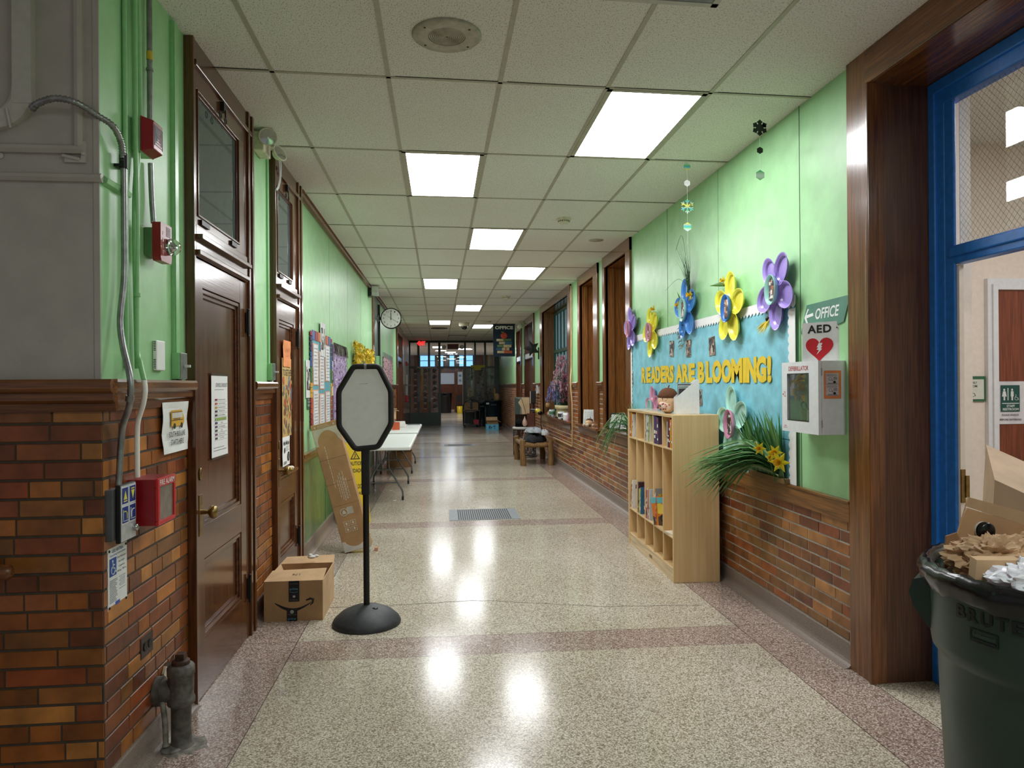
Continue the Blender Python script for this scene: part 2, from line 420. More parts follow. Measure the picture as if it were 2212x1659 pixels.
# brick facing, local frame x right, z up, front -y
PAL_L = [(186, 112, 48), (176, 100, 40), (162, 90, 42), (148, 86, 36), (160, 78, 38), (146, 76, 40), (200, 130, 62), (126, 66, 38), (168, 96, 52), (158, 98, 46)]
PAL_R = [(178, 116, 64), (166, 104, 56), (156, 92, 52), (152, 98, 54), (146, 78, 48), (188, 128, 72), (128, 74, 52), (172, 92, 48), (162, 114, 64), (150, 104, 60)]
def bricks(u0, u1, z0, z1, pal, seed, row=.0665, L=.218, gap=.008, prot=.004):
    rr = random.Random(seed); b = MB(); z = z1; i = 0
    while z > z0+.01:
        zb = max(z-row+gap, z0); u = u0-rr.random()*L; last = rr.choice(pal)
        head = (i % 6 == 4)
        while u < u1:
            l = L/2 if (head or rr.random() < .16) else L
            if rr.random() < .08: l = L*1.25
            a, e = max(u, u0), min(u+l-gap*.6, u1)
            if e-a > .006:
                c = rr.choice(pal) if rr.random() < .75 else last; last = c
                k = rr.uniform(.86, 1.08); c = tuple(min(255, v*k) for v in c); d = prot+rr.uniform(-.0012, .0012)
                y = -d; q = .0025
                b.add([(a, 0, zb), (e, 0, zb), (e, 0, z), (a, 0, z), (a+q, y, zb+q), (e-q, y, zb+q), (e-q, y, z-q), (a+q, y, z-q)],
                      [(4, 5, 6, 7), (0, 1, 5, 4), (1, 2, 6, 5), (2, 3, 7, 6), (3, 0, 4, 7)], c)
            u += l
        z -= row; i += 1
    return b
def brickpart(parent, u0, u1, z0, z1, side, seed):
    """side: L, R or F (faces the camera)"""
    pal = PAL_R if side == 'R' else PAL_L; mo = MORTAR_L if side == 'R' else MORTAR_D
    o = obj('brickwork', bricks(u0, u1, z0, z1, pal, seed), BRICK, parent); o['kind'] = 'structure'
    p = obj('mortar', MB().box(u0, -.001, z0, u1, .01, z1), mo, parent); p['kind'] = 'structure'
    for q in (o, p):
        if side == 'L': q.location = (LW, 0, 0); q.rotation_euler = (0, 0, PI/2)
        elif side == 'R': q.location = (RW, 0, 0); q.rotation_euler = (0, 0, -PI/2)
        else: q.location = (0, YC, 0)
YC = 2.677                         # the corner of the near left wall
D1 = (3.52, 3.545, 4.43, 4.63); D2 = (5.20, 5.235, 5.93, 6.20)

# ---- left wall
b = MB()
for y0, y1 in ((YC+.002, D1[0]+.01), (D1[3]-.01, D2[0]+.01), (D2[3]-.01, 12.66), (12.95, 19.2)): b.box(LW-.3, y0, 0, LW, y1, CZ+.05)
b.box(LW-.3, 12.6, 0, LW-.03, 13.0, CZ+.05)
wl = struct('wall_left', b, GREEN)
brickpart(wl, YC, D1[0], .115, 1.45, 'L', 3); brickpart(wl, D1[3], D2[0], .115, 1.45, 'L', 4); brickpart(wl, 12.95, 19.2, .115, 1.45, 'L', 14)
b = MB(); b.box(LW-.3, D1[0], 0, LW-.2, D1[3], CZ).box(LW-.3, D2[0], 0, LW-.2, D2[3], CZ)
q = obj('backing', b, GREYP, wl); q['kind'] = 'structure'
# dark green lower panels and ledge between the second door and the far pilaster
b = MB(); b.box(LW-.01, 6.20, .14, LW+.006, 12.66, .90)
for y in (7.5, 8.75, 10.0, 11.25): b.box(LW, y, .14, LW+.012, y+.03, .90)
struct('trim_15', b, DGREEN)
b = MB().box(LW, 6.20, .90, LW+.05, 12.66, .93).box(LW, 6.20, .85, LW+.022, 12.66, .90)
struct('trim_3', b, OAKL, bev=.004)
b = MB().prism([(LW, CZ), (LW, 3.13), (LW+.015, 3.13), (LW+.03, 3.15), (LW+.035, 3.175), (LW+.05, CZ)], 6.20, 19.2, 'y')
b.box(LW-.02, 12.66, 0, LW+.02, 12.95, CZ)
struct('trim_4', b, OAKH)
b = MB()
for y in (7.9, 9.4, 10.9): b.box(LW, y, .93, LW+.002, y+.008, 3.13)
q = obj('panel_seam', b, GREENP, wl); q['kind'] = 'structure'
# ---- near left wall face (grey, brick below)
b = MB().box(-4, YC, 0, LW-.0005, YC+.3, CZ+.05)
wg = struct('wall_near_left', b, GREYP)
brickpart(wg, -2.6, LW+.003, 0.0, 1.45, 'F', 5)
b = MB()
def hmould(x0, x1, z, w=.03, d=.022): b.prism([(0, z-w/2), (-d*.6, z-w/2), (-d, z-w*.1), (-d, z+w*.25), (-d*.5, z+w/2), (0, z+w/2)], x0, x1, 'x')
b.M = Matrix.Translation((0, YC, 0))
hmould(-2.6, LW+.012, 2.262); hmould(-2.6, -1.262, 2.362, .032)
b.M = None
b.prism([(-1.290, YC), (-1.285, YC-.022), (-1.272, YC-.026), (-1.262, YC-.012), (-1.260, YC)], 2.37, CZ, 'z')
b.box(-2.6, YC-.006, 2.375, -1.29, YC, CZ)
q = obj('panel_mould', b, GREYP, wg); q['kind'] = 'structure'
q = obj('raised_edge', MB().box(LW-.02, YC-.004, 1.545, LW, YC, CZ), GREYP, wg); q['kind'] = 'structure'

# ---- chair rails (outline: distance from the wall, height)
RAIL = [(0, 1.43), (.014, 1.43), (.018, 1.458), (.034, 1.47), (.036, 1.495), (.052, 1.502), (.056, 1.512), (.056, 1.535), (.050, 1.545), (0, 1.546)]
b = MB()
for y0, y1 in ((YC, D1[0]), (D1[3], D2[0]), (12.95, 19.2)): b.prism([(LW+d, z) for d, z in RAIL], y0, y1, 'y')
struct('trim_5', b, OAKH)
struct('trim_16', MB().prism([(YC-d, z) for d, z in RAIL], -2.6, LW+.0558, 'x'), OAKX)
NI = [(7.95, 9.34, .93), (9.66, 11.10, .90), (11.75, 15.42, .89)]
DR = [(16.5, 18.4), (19.1, 20.45)]
b = MB()
for y0, y1 in ((9.34, 9.66), (11.10, 11.75), (15.42, 16.5), (18.4, 19.1), (20.45, 26.85)): b.prism([(RW-d*.9, z) for d, z in RAIL], y0, y1, 'y')
struct('trim_6', b, OAKH)

# ---- right wall
b = MB()
for y0, y1 in ((3.57, 7.97), (9.32, 9.68), (11.08, 11.77), (15.40, 16.52), (18.38, 19.12), (20.43, 27.0), (-3, 1.36)): b.box(RW, y0, 0, RW+.55, y1, CZ+.05)
b.box(RW, 7.96, 0, RW+.55, 11.1, .88).box(RW, 11.0, 0, RW+.3, 16.5, .86)
b.box(RW+.28, 16.4, 0, RW+.55, 20.5, CZ+.05)
wr = struct('wall_right', b, GREEN)
b = MB()
for y in (4.12, 6.66): b.box(RW-.0015, y, .88, RW+.01, y+.006, CZ)
b.box(RW-.001, 5.40, .88, RW+.01, 5.402, CZ)
q = obj('panel_seam', b, solid('dark_seam', (50, 84, 52), .6), wr); q['kind'] = 'structure'
brickpart(wr, -7.95, -3.575, .13, .775, 'R', 21)
brickpart(wr, -11.8, -7.95, .13, .88, 'R', 22)
brickpart(wr, -15.42, -11.8, .13, .86, 'R', 28)
brickpart(wr, -9.66, -9.34, .88, 1.44, 'R', 23); brickpart(wr, -11.75, -11.10, .88, 1.44, 'R', 24)
brickpart(wr, -16.5, -15.42, .13, 1.44, 'R', 25); brickpart(wr, -19.1, -18.4, .13, 1.44, 'R', 26); brickpart(wr, -26.85, -20.45, .13, 1.44, 'R', 27)
b = MB().box(RW-.028, 3.575, .77, RW+.01, 7.95, .87).box(RW-.034, 3.575, .87, RW+.01, 7.95, .885)
struct('trim_7', b, OAKL, bev=.003)

# ---- terrazzo cove bases
def cove(x, s, y0, y1): # s=+1: grows towards +x
    p = [(x, .128), (x+s*.010, .128), (x+s*.014, .122)]
    for k in range(6): a = PI/2*k/5; p.append((x+s*(.014+.05*(1-math.cos(a))), .05*(1-math.sin(a))))
    p.append((x, 0)); return p, y0, y1
for nm, segs, s, x in (('baseboard_left', ((YC, D1[0]), (D1[3], D2[0]), (D2[3], 19.2)), 1, LW), ('baseboard_right', ((3.575, 16.5), (18.4, 19.1), (20.45, 26.85)), -1, RW)):
    b = MB()
    for y0, y1 in segs:
        p, a, c = cove(x, s, y0, y1); b.prism(p, a, c, 'y', smooth=False)
    struct(nm, b, solid('cove_terrazzo_'+nm[-4:], (128, 114, 106), .4, 0, .28, 60, .05))

# ---- left doors
def panel_frame(b, y0, y1, z0, z1, x, w=.04, d=.020):
    """moulding round a recessed panel on the left wall side"""
    for k in range(2):
        o = k*w/2; dd = d*(1-k*.5)
        b.box(x, y0+o, z0+o, x+dd, y0+o+w/2, z1-o).box(x, y1-o-w/2, z0+o, x+dd, y1-o, z1-o)
        b.box(x, y0+o, z0+o, x+dd, y1-o, z0+o+w/2).box(x, y0+o, z1-o-w/2, x+dd, y1-o, z1-o)
def left_door(n, D, upper, hook):
    a, d0, d1, e = D; F = -1.165; X = -1.175
    fr = MB(); fr.box(LW-.1, a, 0, F, d0, CZ)                      # near jamb, its dark side faces the camera
    fr.box(LW-.1, d1, 0, X-.005, e, CZ)
    t = (e-d1)/5
    for k, dd in enumerate((.004, .018, .008, .020, .010)): fr.box(X-.01, d1+k*t+.004, 0, X+dd-.002, d1+(k+1)*t, CZ)
    dr = struct('door_%d' % n, fr, DARKW, bev=.003)
    h = MB(); h.box(LW-.1, d0, 3.09, F-.004, e-.02, CZ).box(LW-.1, d0, 3.06, F+.006, e-.06, 3.09)
    h.box(LW-.1, d0, 2.145, F+.0, d1+.02, 2.30).box(F-.02, d0, 2.225, F+.03, d1+.01, 2.25).box(F-.02, d0, 2.15, F+.018, d1+.01, 2.175)
    obj('transom_bar', h, DARKWH, dr, bev=.004)
    sl = MB(); w = d1-d0; st = .115*w/.885
    zs = [(.0, .27), (.66, .83), (2.0, 2.14)]
    for z0, z1 in zs: sl.box(X-.045, d0, z0+.004, X, d1, z1)
    rails = obj('rail', sl, DARKWH, dr, bev=.002)
    sl = MB().box(X-.045, d0+.001, .004, X+.0005, d0+st, 2.139).box(X-.045, d1-st, .004, X+.0005, d1-.001, 2.139)
    obj('stile', sl, DARKW, dr, bev=.002)
    p0, p1 = d0+st, d1-st
    b = MB().box(X-.04, p0, .25, X-.024, p1, 2.02); obj('panel', b, DARKW, dr)
    b = MB(); panel_frame(b, p0, p1, .27, .66, X-.024); panel_frame(b, p0, p1, .83, 2.0, X-.024); obj('panel_mould', b, DARKWH, dr, bev=.002)
    # transom sash with glass
    b = MB(); b.box(X-.03, d0, 2.30, X, d1, 2.345).box(X-.03, d0, 2.965, X, d1, 3.07).box(X-.03, d0, 2.3, X, d0+.05, 3.07).box(X-.03, d1-.12, 2.3, X, d1, 3.07)
    panel_frame(b, d0+.05, d1-.12, 2.345, 2.965, X-.016, .02, .022)
    obj('transom_sash', b, DARKW, dr, bev=.002)
    obj('transom_glass', MB().box(X-.02, d0+.05, 2.345, X-.014, d1-.12, 2.965), TGLASS, dr)
    c = MB(); c.box(X, (d0+d1)/2-.02, 3.0, X+.02, (d0+d1)/2+.02, 3.05).tube([(X+.02, (d0+d1)/2, 3.01), (X+.022, (d0+d1)/2, 2.965)], .004)
    for dy in (-.09, .0):
        c.tube([(X+.022, (d0+d1)/2+dy+.016*math.cos(q*PI/6), 2.95+.016*math.sin(q*PI/6)) for q in range(13)], .003, 6)
    c.box(X, d0+.08, 2.31, X+.012, d0+.2, 2.335).box(X, d1-.3, 2.31, X+.012, d1-.2, 2.335)
    obj('catch', c, BLACKM, dr)
    for z in (1.90, .30):
        hb = MB().tube([(F+.006, d1+.006, z-.07), (F+.006, d1+.006, z+.07)], .009).box(F-.006, d1-.012, z-.06, F+.002, d1+.024, z+.06)
        hb.ell(F+.006, d1+.006, z+.078, .009, .009, .009).ell(F+.006, d1+.006, z-.078, .009, .009, .009)
        obj('hinge', hb, BLACKM, dr)
    ky = d0+.06
    k = MB().box(X, ky-.022, .79, X+.004, ky+.022, .99); k.lathe([(.012, 0), (.010, .03), (.012, .035), (.028, .045), (.033, .058), (.028, .072), (.0, .078)], X+.004, ky, .905, 20, axis='x')
    k.ell(X+.004, ky, 1.09, .006, .02, .032)
    obj('knob', k, BRASS, dr)
    return dr
d_one = left_door(1, D1, True, True)
d_two = left_door(2, D2, True, True)
# far left: dark wood door, then grey wall with wood dado
b = MB().box(LW-.3, 19.2, 0, LW-.06, 22.0, CZ+.05)
for y0, y1 in ((19.2, 19.42), (21.75, 22.0)): b.box(LW-.08, y0, 0, LW+.045, y1, CZ)
b.box(LW-.08, 19.2, 2.95, LW+.045, 22, CZ).box(LW-.07, 19.42, 2.2, LW+.02, 21.75, 2.32)
struct('door_3', b, DARKW, bev=.005)
struct('wall_far_left', MB().box(LW-.3, 22.0, 0, LW, 27.0, CZ+.05), GREYP)
struct('trim_8', MB().box(LW, 22.0, 0, LW+.02, 26.88, 1.5).box(LW, 22.0, 1.5, LW+.05, 26.88, 1.55), DARKWH)
# grey service door leaf behind the clock
struct('door_4', MB().box(LW-.02, 13.0, 0, LW+.012, 13.78, CZ), solid('slate_green_door', (96, 122, 106), .35))

# ---- right: niches and window, golden oak reveals
def niche(n, y0, y1, zs, near, far, depth, back=True):
    # y0 near outer, y1 far outer; near / far = trim widths
    t = MB(); T = RW-.03
    t.box(T, y0, zs, RW+.02, y0+near, CZ).box(T, y1-far, zs, RW+.02, y1, CZ)
    o = struct('trim_%d' % n, t, OAK, bev=.003)
    h = obj('header_trim', MB().box(T-.001, y0+near*.0, 3.04, RW+.02, y1, CZ), OAKH, o, bev=.003)
    r = MB(); X = RW+depth
    r.box(RW-.01, y0+near-.02, zs, X, y0+near+.0, 3.06).box(RW-.01, y1-far, zs, X, y1-far+.02, 3.06)
    r.box(RW+.06, y1-far-.018, zs, RW+.10, y1-far, 3.05)                 # window stop on the far reveal
    if back: r.box(X, y0+near-.02, zs-.05, X+.02, y1-far+.02, 3.08)
    obj('reveal', r, OAKLV, o)
    obj('soffit', MB().box(RW-.01, y0+near-.02, 3.04, X, y1-far+.02, 3.06), OAKH, o)
    s_ = MB().box(RW-.075, y0-.04, zs-.035, X, y1+.03, zs).box(RW-.03, y0+.02, zs-.14, RW+.01, y1-.03, zs-.035)
    obj('sill', s_, OAKH, o, bev=.006)
    return o
niche(9, 7.95, 9.34, .93, .19, .13, .36)
niche(10, 9.66, 11.10, .90, .27, .15, .34)
wn = niche(11, 11.75, 15.42, .89, .25, .30, .30, back=False)
# green sash window at the back of the third opening
y0, y1, X = 12.0, 15.12, RW+.26
b = MB(); fr = .06
for a, c in ((y0, y0+fr), (y1-fr, y1)): b.box(X-.03, a, .89, X+.04, c, 3.04)
b.box(X-.03, y0, .89, X+.04, y1, .96).box(X-.03, y0, 2.98, X+.04, y1, 3.04).box(X-.035, y0, 2.17, X+.03, y1, 2.24).box(X-.02, y0, 1.9, X+.03, y1, 1.93)
N = 8
for k in range(1, N):
    yy = y0+(y1-y0)*k/N; wv = .035 if k % 2 == 0 else .014
    b.box(X-.02, yy-wv/2, .96, X+.03, yy+wv/2, 2.98)
win = struct('window_1', b, solid('green_sash_paint', (30, 74, 56), .35), bev=.003)
obj('pane', MB().box(X+.005, y0+.02, .95, X+.012, y1-.02, 2.99), DUSK, win)
# two dark doors far right
for i, (a, c) in enumerate(DR):
    t = MB().box(RW-.035, a, 0, RW+.2, a+.14, CZ).box(RW-.035, c-.14, 0, RW+.2, c, CZ).box(RW-.035, a, 3.0, RW+.2, c, CZ)
    t.box(RW+.06, a+.14, 0, RW+.1, c-.14, 2.15).box(RW-.02, a+.14, 2.15, RW+.1, c-.14, 2.3).box(RW+.06, a+.14, 2.3, RW+.1, a+.26, 3).box(RW+.06, c-.26, 2.3, RW+.1, c-.14, 3)
    dd = struct('door_%d' % (5+i), t, DARKW, bev=.004)
    obj('transom_glass', MB().box(RW+.07, a+.26, 2.3, RW+.078, c-.26, 3.0), TGLASS, dd)
    obj('name_plate', MB().box(RW-.026, a+.2, 2.17, RW-.02, c-.2, 2.28), WHITEP, dd)

# ---- right doorway to the office: trim, deep reveal, blue frame
b = MB().box(RW-.028, 3.375, 0, RW+.02, 3.575, CZ).box(RW-.036, 3.375, 0, RW-.02, 3.40, CZ-.17)
dw = struct('trim_12', b, OAK, bev=.004)
q = obj('header_trim', MB().box(RW-.0285, 1.2, 3.015, RW+.02, 3.41, CZ), OAKH, dw, bev=.003)
b = MB().box(RW-.02, 3.378, 0, RW+.05, 3.40, 3.015)
obj('inner_stop', b, OAK, dw, bev=.002)
b = MB().box(RW+.045, 3.383, 0, 2.55, 3.58, 3.02).box(RW-.02, 1.15, 0, 2.55, 1.36, 3.02)
obj('reveal', b, REVEAL, dw)
obj('soffit', MB().box(RW-.02, 1.3, 3.012, 2.55, 3.4, 3.1), OAKH, dw)
obj('near_casing', MB().box(RW-.028, 1.2, 0, RW+.0, 1.38, CZ), OAK, dw)
b = MB(); X = 2.47
b.box(X, 3.285, 0, X+.04, 3.383, 3.01).box(X-.015, 3.335, 0, X+.02, 3.383, 3.01).box(X+.004, 3.225, 0, X+.018, 3.30, 3.01)
b.box(X, 1.4, 2.885, X+.07, 3.383, 3.01).box(X-.015, 1.4, 2.95, X+.02, 3.383, 3.01)
b.box(X+.005, 1.4, 2.085, X+.07, 3.25, 2.175).box(X-.008, 1.4, 2.12, X+.03, 3.25, 2.165)
b.box(X, 1.36, 0, X+.07, 1.5, 3.01)
bf = struct('door_7', b, BLUEP, bev=.006)
obj('transom_glass', MB().box(X+.034, 1.5, 2.175, X+.040, 3.225, 2.885), GLASS, bf)
g = MB(); k = .034; y = 1.5; A, B = 2.175, 2.885
for sgn in (1, -1):
    t0 = -40
    while t0 < 100:
        # line z = A + sgn*(y-y_start)*1.15
        ys = 1.5+t0*k*.9
        pts = []
        for q in range(2):
            pass
        ya, yb = ys, ys+(B-A)/1.15
        za, zb = (A, B) if sgn > 0 else (B, A)
        # clip to the pane in y
        def at(yv): return za+(zb-za)*(yv-ya)/(yb-ya)
        c0, c1 = max(ya, 1.5), min(yb, 3.225)
        if c1-c0 > .01:
            p, r_ = Vector((X+.037, c0, at(c0))), Vector((X+.037, c1, at(c1)))
            g.tube([p, r_], .00065, 3, cap=False)
        t0 += 1
obj('wire_mesh', g, BLACKM, bf)
obj('inner_jamb', MB().box(X+.019, 3.212, 0, X+.042, 3.31, 2.08), CREAM, bf)
s_ = MB().box(X+.018, 3.206, .93, X+.040, 3.213, 1.09).box(X+.038, 3.20, .955, X+.056, 3.212, 1.06)
st_ = obj('strike_plate', s_, BRASS, bf)
# office beyond
b = MB().box(2.55, 4.7, 0, 5.4, 4.9, CZ+.05).box(5.2, .2, 0, 5.4, 4.9, CZ+.05).box(2.75, 0, 0, 5.4, .2, CZ+.05).box(2.56, 3.42, 0, 2.72, 4.9, CZ+.05)
struct('wall_office', b, CREAM)
b = MB().box(3.83, 4.665, 0, 3.91, 4.71, 2.24).box(3.83, 4.665, 2.16, 5.0, 4.71, 2.24).box(3.86, 4.65, 0, 3.90, 4.69, 2.2)
of = struct('door_8', b, WHITEP, bev=.004)
obj('door_leaf', MB().box(3.91, 4.685, 0, 4.9, 4.72, 2.16), wood('cherry_office_door', (120, 58, 36), (146, 76, 48), 2, .35), of)
hb = MB().lathe([(.026, 0), (.026, -.012), (.012, -.016), (.010, -.05)], 3.96, 4.685, .95, 16, axis='y').tube([(3.955, 4.635, .95), (4.0, 4.632, .95), (4.085, 4.64, .945)], [.011, .010, .008])
obj('lever_handle', hb, BRASS, of)

# ---- far partition: dark green steel and glass screen with an open doorway
PY = 26.9
b = MB()
for x0, x1 in ((-1.28, -1.156), (-.906, -.819), (-.506, -.428), (-.124, -.037), (.848, .918), (1.222, 1.295), (1.596, 1.676), (1.971, 2.165)): b.box(x0, PY, 0, x1, PY+.08, CZ)
b.box(-1.21, PY-.01, 2.147, 2.16, PY+.09, 2.222).box(-1.21, PY-.01, 3.11, 2.16, PY+.09, CZ)
b.box(-1.28, PY, 0, -.037, PY+.07, .50).box(.918, PY, 0, 2.16, PY+.07, .50)
wp = struct('wall_glass_partition', b, DKGRN, bev=.004)
obj('glass', MB().box(-1.2, PY+.03, .5, -.1, PY+.036, 3.12).box(-.1, PY+.03, 2.2, .9, PY+.036, 3.12).box(.9, PY+.03, .5, 2.1, PY+.036, 3.12), GLASS, wp)
b = MB().box(.80, PY+.05, .02, .845, PY+.95, 2.12)
obj('open_door_leaf', b, DKGRN, wp)
obj('push_plate', MB().box(.793, PY+.1, .95, .80, PY+.2, 1.15), BRASS, wp)
# hall beyond
b = MB().box(-4, 40.0, 0, -.07, 40.3, CZ).box(.70, 40, 0, 5, 40.3, CZ).box(-.07, 40.0, 2.19, .70, 40.3, CZ)
struct('wall_beyond', b, DARKW)
b = MB().box(-2, 45, 0, 3, 45.2, CZ)
struct('wall_far_end', b, solid('pale_blue_wall', (190, 205, 220), .6))
struct('trim_13', MB().box(-2, 44.9, 0, 3, 45, 1.58), DARKWH)
b = MB().box(-2.3, 27, 0, -2.1, 45, CZ); b.box(3.4, 27, 0, 3.6, 45, CZ)
struct('wall_beyond_sides', b, CREAM)
for i, (x0, x1) in enumerate(((-1.18, -.76), (-.635, -.377), (-.07, .09), (.44, .70), (.98, 1.22), (1.37, 1.74))):
    f = struct('window_%d' % (2+i), MB().box(x0-.04, 39.93, 2.44, x0, 40.0, 3.17).box(x1, 39.93, 2.44, x1+.04, 40, 3.17).box(x0-.04, 39.93, 2.40, x1+.04, 40, 2.46).box(x0, 39.94, 2.86, x1, 39.98, 2.89), BLACKM)
    obj('pane', MB().box(x0, 39.97, 2.46, x1, 39.99, 3.16), DAY, f)
# ================================================================ CEILING FIXTURES
def fixture(x, y, lit=True, label='', sk=True, group='recessed ceiling light panels'):
    """2 x 4 ft recessed troffer; x,y = centre"""
    t = thing('ceiling_light', label, 'ceiling light', (x, y, CZ), group=group)
    w, d, z = .5936/2, 1.203/2, -.006
    def Q(u, v, z): return (u, v+GSK*u, z)
    fr = MB(); m = .03
    for a, b_, c, e in ((-w, -d, w, -d+m), (-w, d-m, w, d), (-w, -d, -w+m, d), (w-m, -d, w, d)):
        vs = [Q(a, b_, z), Q(c, b_, z), Q(c, e, z), Q(a, e, z), Q(a, b_, -.0005), Q(c, b_, -.0005), Q(c, e, -.0005), Q(a, e, -.0005)]
        fr.add(vs, [(3, 2, 1, 0), (4, 5, 6, 7), (0, 1, 5, 4), (1, 2, 6, 5), (2, 3, 7, 6), (3, 0, 4, 7)])
    obj('frame', fr, TBAR if lit else GREYT, t)
    df = MB(); w -= m; d -= m; z = -.004
    df.add([Q(-w, -d, z), Q(w, -d, z), Q(w, d, z), Q(-w, d, z)], [(3, 2, 1, 0)])
    obj('diffuser', df, GLOW if lit else solid('unlit_diffuser', (120, 118, 122), .4), t)
    return t
def cell(c, r):
    a, b_, c_, d_ = grid(c, r), grid(c+1, r), grid(c, r+1), grid(c+1, r+1)
    return sum(p[0] for p in (a, b_, c_, d_))/4, sum(p[1] for p in (a, b_, c_, d_))/4
for (c, r), lb in (((3, 0), 'largest lit ceiling panel, nearest the right green wall'), ((1, 1), 'lit ceiling panel at centre left, just beyond the round ceiling speaker'),
                   ((2, 3), 'lit ceiling panel with pale violet edges, third from the camera'), ((3, 5), 'lit ceiling panel right of the corridor line, fourth from the camera'),
                   ((1, 6), 'lit ceiling panel over the wall clock side of the corridor'), ((2, 9), 'small lit ceiling panel right of the clock, before the dome camera'),
                   ((1, 12), 'small lit ceiling panel above the exit sign'), ((3, 13), 'small lit ceiling panel beside the office banner')):
    x, y = cell(c, r); fixture(x, y, True, lb)
x, y = cell(2, -1); x, y = x, y-.10
fixture(.93, 2.45, False, 'unlit grey ceiling panel just in view at the top edge')
for x, y, lb in ((-.12, 31.6, 'long lit panel beyond the glass partition, leftmost'), (1.05, 33.1, 'long lit panel beyond the glass partition, rightmost'), (.45, 36.6, 'farthest lit panel beyond the glass partition')):
    fixture(x, y, True, lb, group='lights of the hall beyond the partition')
fixture(3.9, 2.6, True, 'lit ceiling panel inside the office beyond the blue frame', group='office ceiling lights')
for k, y in enumerate((.1,)): fixture(1.35, y, True, 'added fill light panel, unseen, above the camera', group='added fill lights')  # unseen panel added as frontal fill to brighten the foreground
fixture(.3, 42.6, True, 'added unseen light panel past the last doorway at the far end of the building', group='lights of the hall beyond the partition')  # added out of sight to brighten the end wall behind the doorway
# ================================================================ NEAR LEFT: conduits, alarms, papers
def path(pts, n=6):
    """smooth a polyline (Catmull-Rom)"""
    P = [Vector(p) for p in pts]; out = []
    for i in range(len(P)-1):
        a, b, c, d = P[max(i-1, 0)], P[i], P[i+1], P[min(i+2, len(P)-1)]
        for k in range(n):
            t = k/n; out.append(.5*((2*b)+(c-a)*t+(2*a-5*b+4*c-d)*t*t+(3*b-a-3*c+d)*t*t*t))
    out.append(P[-1]); return out
X0 = LW
# steel conduit with flexible armoured top
t = thing('steel_conduit', 'bare steel conduit with armoured flexible top feeding the lift call station', 'conduit', (X0, 2.84, 1.15))
p = path([(-1.18, 2.799, 2.35), (-1.18, 2.799, 2.134), (-1.18, 2.796, 1.926), (-1.18, 2.762, 1.77), (-1.165, 2.745, 1.672), (-1.13, 2.718, 1.56), (-1.125, 2.714, 1.501), (-1.135, 2.722, 1.443), (-1.168, 2.75, 1.374), (-1.178, 2.756, 1.305), (-1.18, 2.745, 1.2), (-1.18, 2.737, 1.15)], 6)
obj('pipe', MB().tube(p, .0115, 12), STEEL, t, True)
f = [(-1.405, YC-.06, 2.48), (-1.38, YC-.07, 2.497), (-1.32, YC-.075, 2.515), (-1.26, YC-.06, 2.508), (-1.215, YC-.01, 2.485), (-1.178, 2.705, 2.462), (-1.175, 2.76, 2.43), (-1.18, 2.79, 2.39), (-1.18, 2.799, 2.345)]
f = path(f, 12); rs = [.0112+.0022*math.sin(i*2.6) for i in range(len(f))]
obj('armoured_hose', MB().tube(f, rs, 10), STEEL, t, True)
obj('coupling', MB().tube([(-1.18, 2.799, 2.39), (-1.18, 2.799, 2.335)], .0155, 10).box(X0, 2.785, 2.34, X0+.03, 2.83, 2.35), BLACKM, t, True)
obj('strap', MB().tube([(-1.128, 2.716, 1.485), (-1.132, 2.719, 1.465)], .015, 10), STEEL, t, True)
# green conduit turning white below the rail
t = thing('painted_conduit', 'thin conduit painted green above the rail and white below it, ending on the red box', 'conduit', (X0, 2.97, 1.17))
g1 = [(-1.185, 2.919, CZ), (-1.185, 2.919, 2.487), (-1.185, 2.926, 2.127), (-1.185, 2.919, 1.69), (-1.16, 2.885, 1.608), (-1.135, 2.858, 1.541)]
g2 = [(-1.135, 2.858, 1.541), (-1.13, 2.852, 1.5), (-1.142, 2.862, 1.448), (-1.172, 2.890, 1.384), (-1.18, 2.90, 1.312), (-1.18, 2.900, 1.166)]
obj('green_length', MB().tube(path(g1), .0095, 10), GREENP, t, True)
obj('white_length', MB().tube(path(g2), .0098, 10), solid('white_conduit_paint', (250, 246, 244), .35, var=.01), t, True)
obj('clamp', MB().tube([(-1.185, 2.923, 1.885), (-1.185, 2.923, 1.87)], .014, 10), GREENP, t, True)
# other painted runs
one('painted_conduit', MB().tube(path([(0, 0, 0), (0, .02, -.55), (.0, .0, -.75), (.0, -.03, -1.0), (0, -.015, -1.6)]), .011, 10), GREENP, 'thick green-painted conduit dropping beside the upper red horn alarm', 'conduit', (X0+.018, 2.955, CZ))
one('painted_conduit', MB().tube([(0, 0, 0), (0, 0, -1.6)], .009, 10), GREENP, 'straight green-painted conduit nearest the grey corner', 'conduit', (X0+.01, 2.862, CZ))
t = thing('steel_conduit', 'bare steel conduit running from the ceiling down to the two red alarms', 'conduit', (X0, 3.125, 2.2))
obj('pipe', MB().tube(path([(-1.19, 3.073, CZ), (-1.19, 3.071, 2.60)]), .011, 12).tube(path([(-1.19, 3.075, 2.44), (-1.19, 3.085, 2.3), (-1.185, 3.089, 2.195)]), .011, 12), STEEL, t, True)
obj('yellow_tape', MB().tube([(-1.19, 3.072, 2.90), (-1.19, 3.072, 2.865)], .0125, 12, (225, 190, 60)), vcol('tape', .4), t, True)
obj('clamp', MB().tube([(-1.19, 3.072, 2.83), (-1.19, 3.072, 2.82)], .0145, 12), STEEL, t, True)
b = MB(); b.box(0, 0, 0, .014, .05, 1.5).box(.014, .006, 0, .02, .044, 1.5)
one('raceway', b, GREENP, 'flat green-painted cable raceway dropping to the toggle switch beside the first door', 'raceway', (X0, 3.345, 1.67))
b = MB(); b.box(0, 0, 0, .012, .04, 1.5)
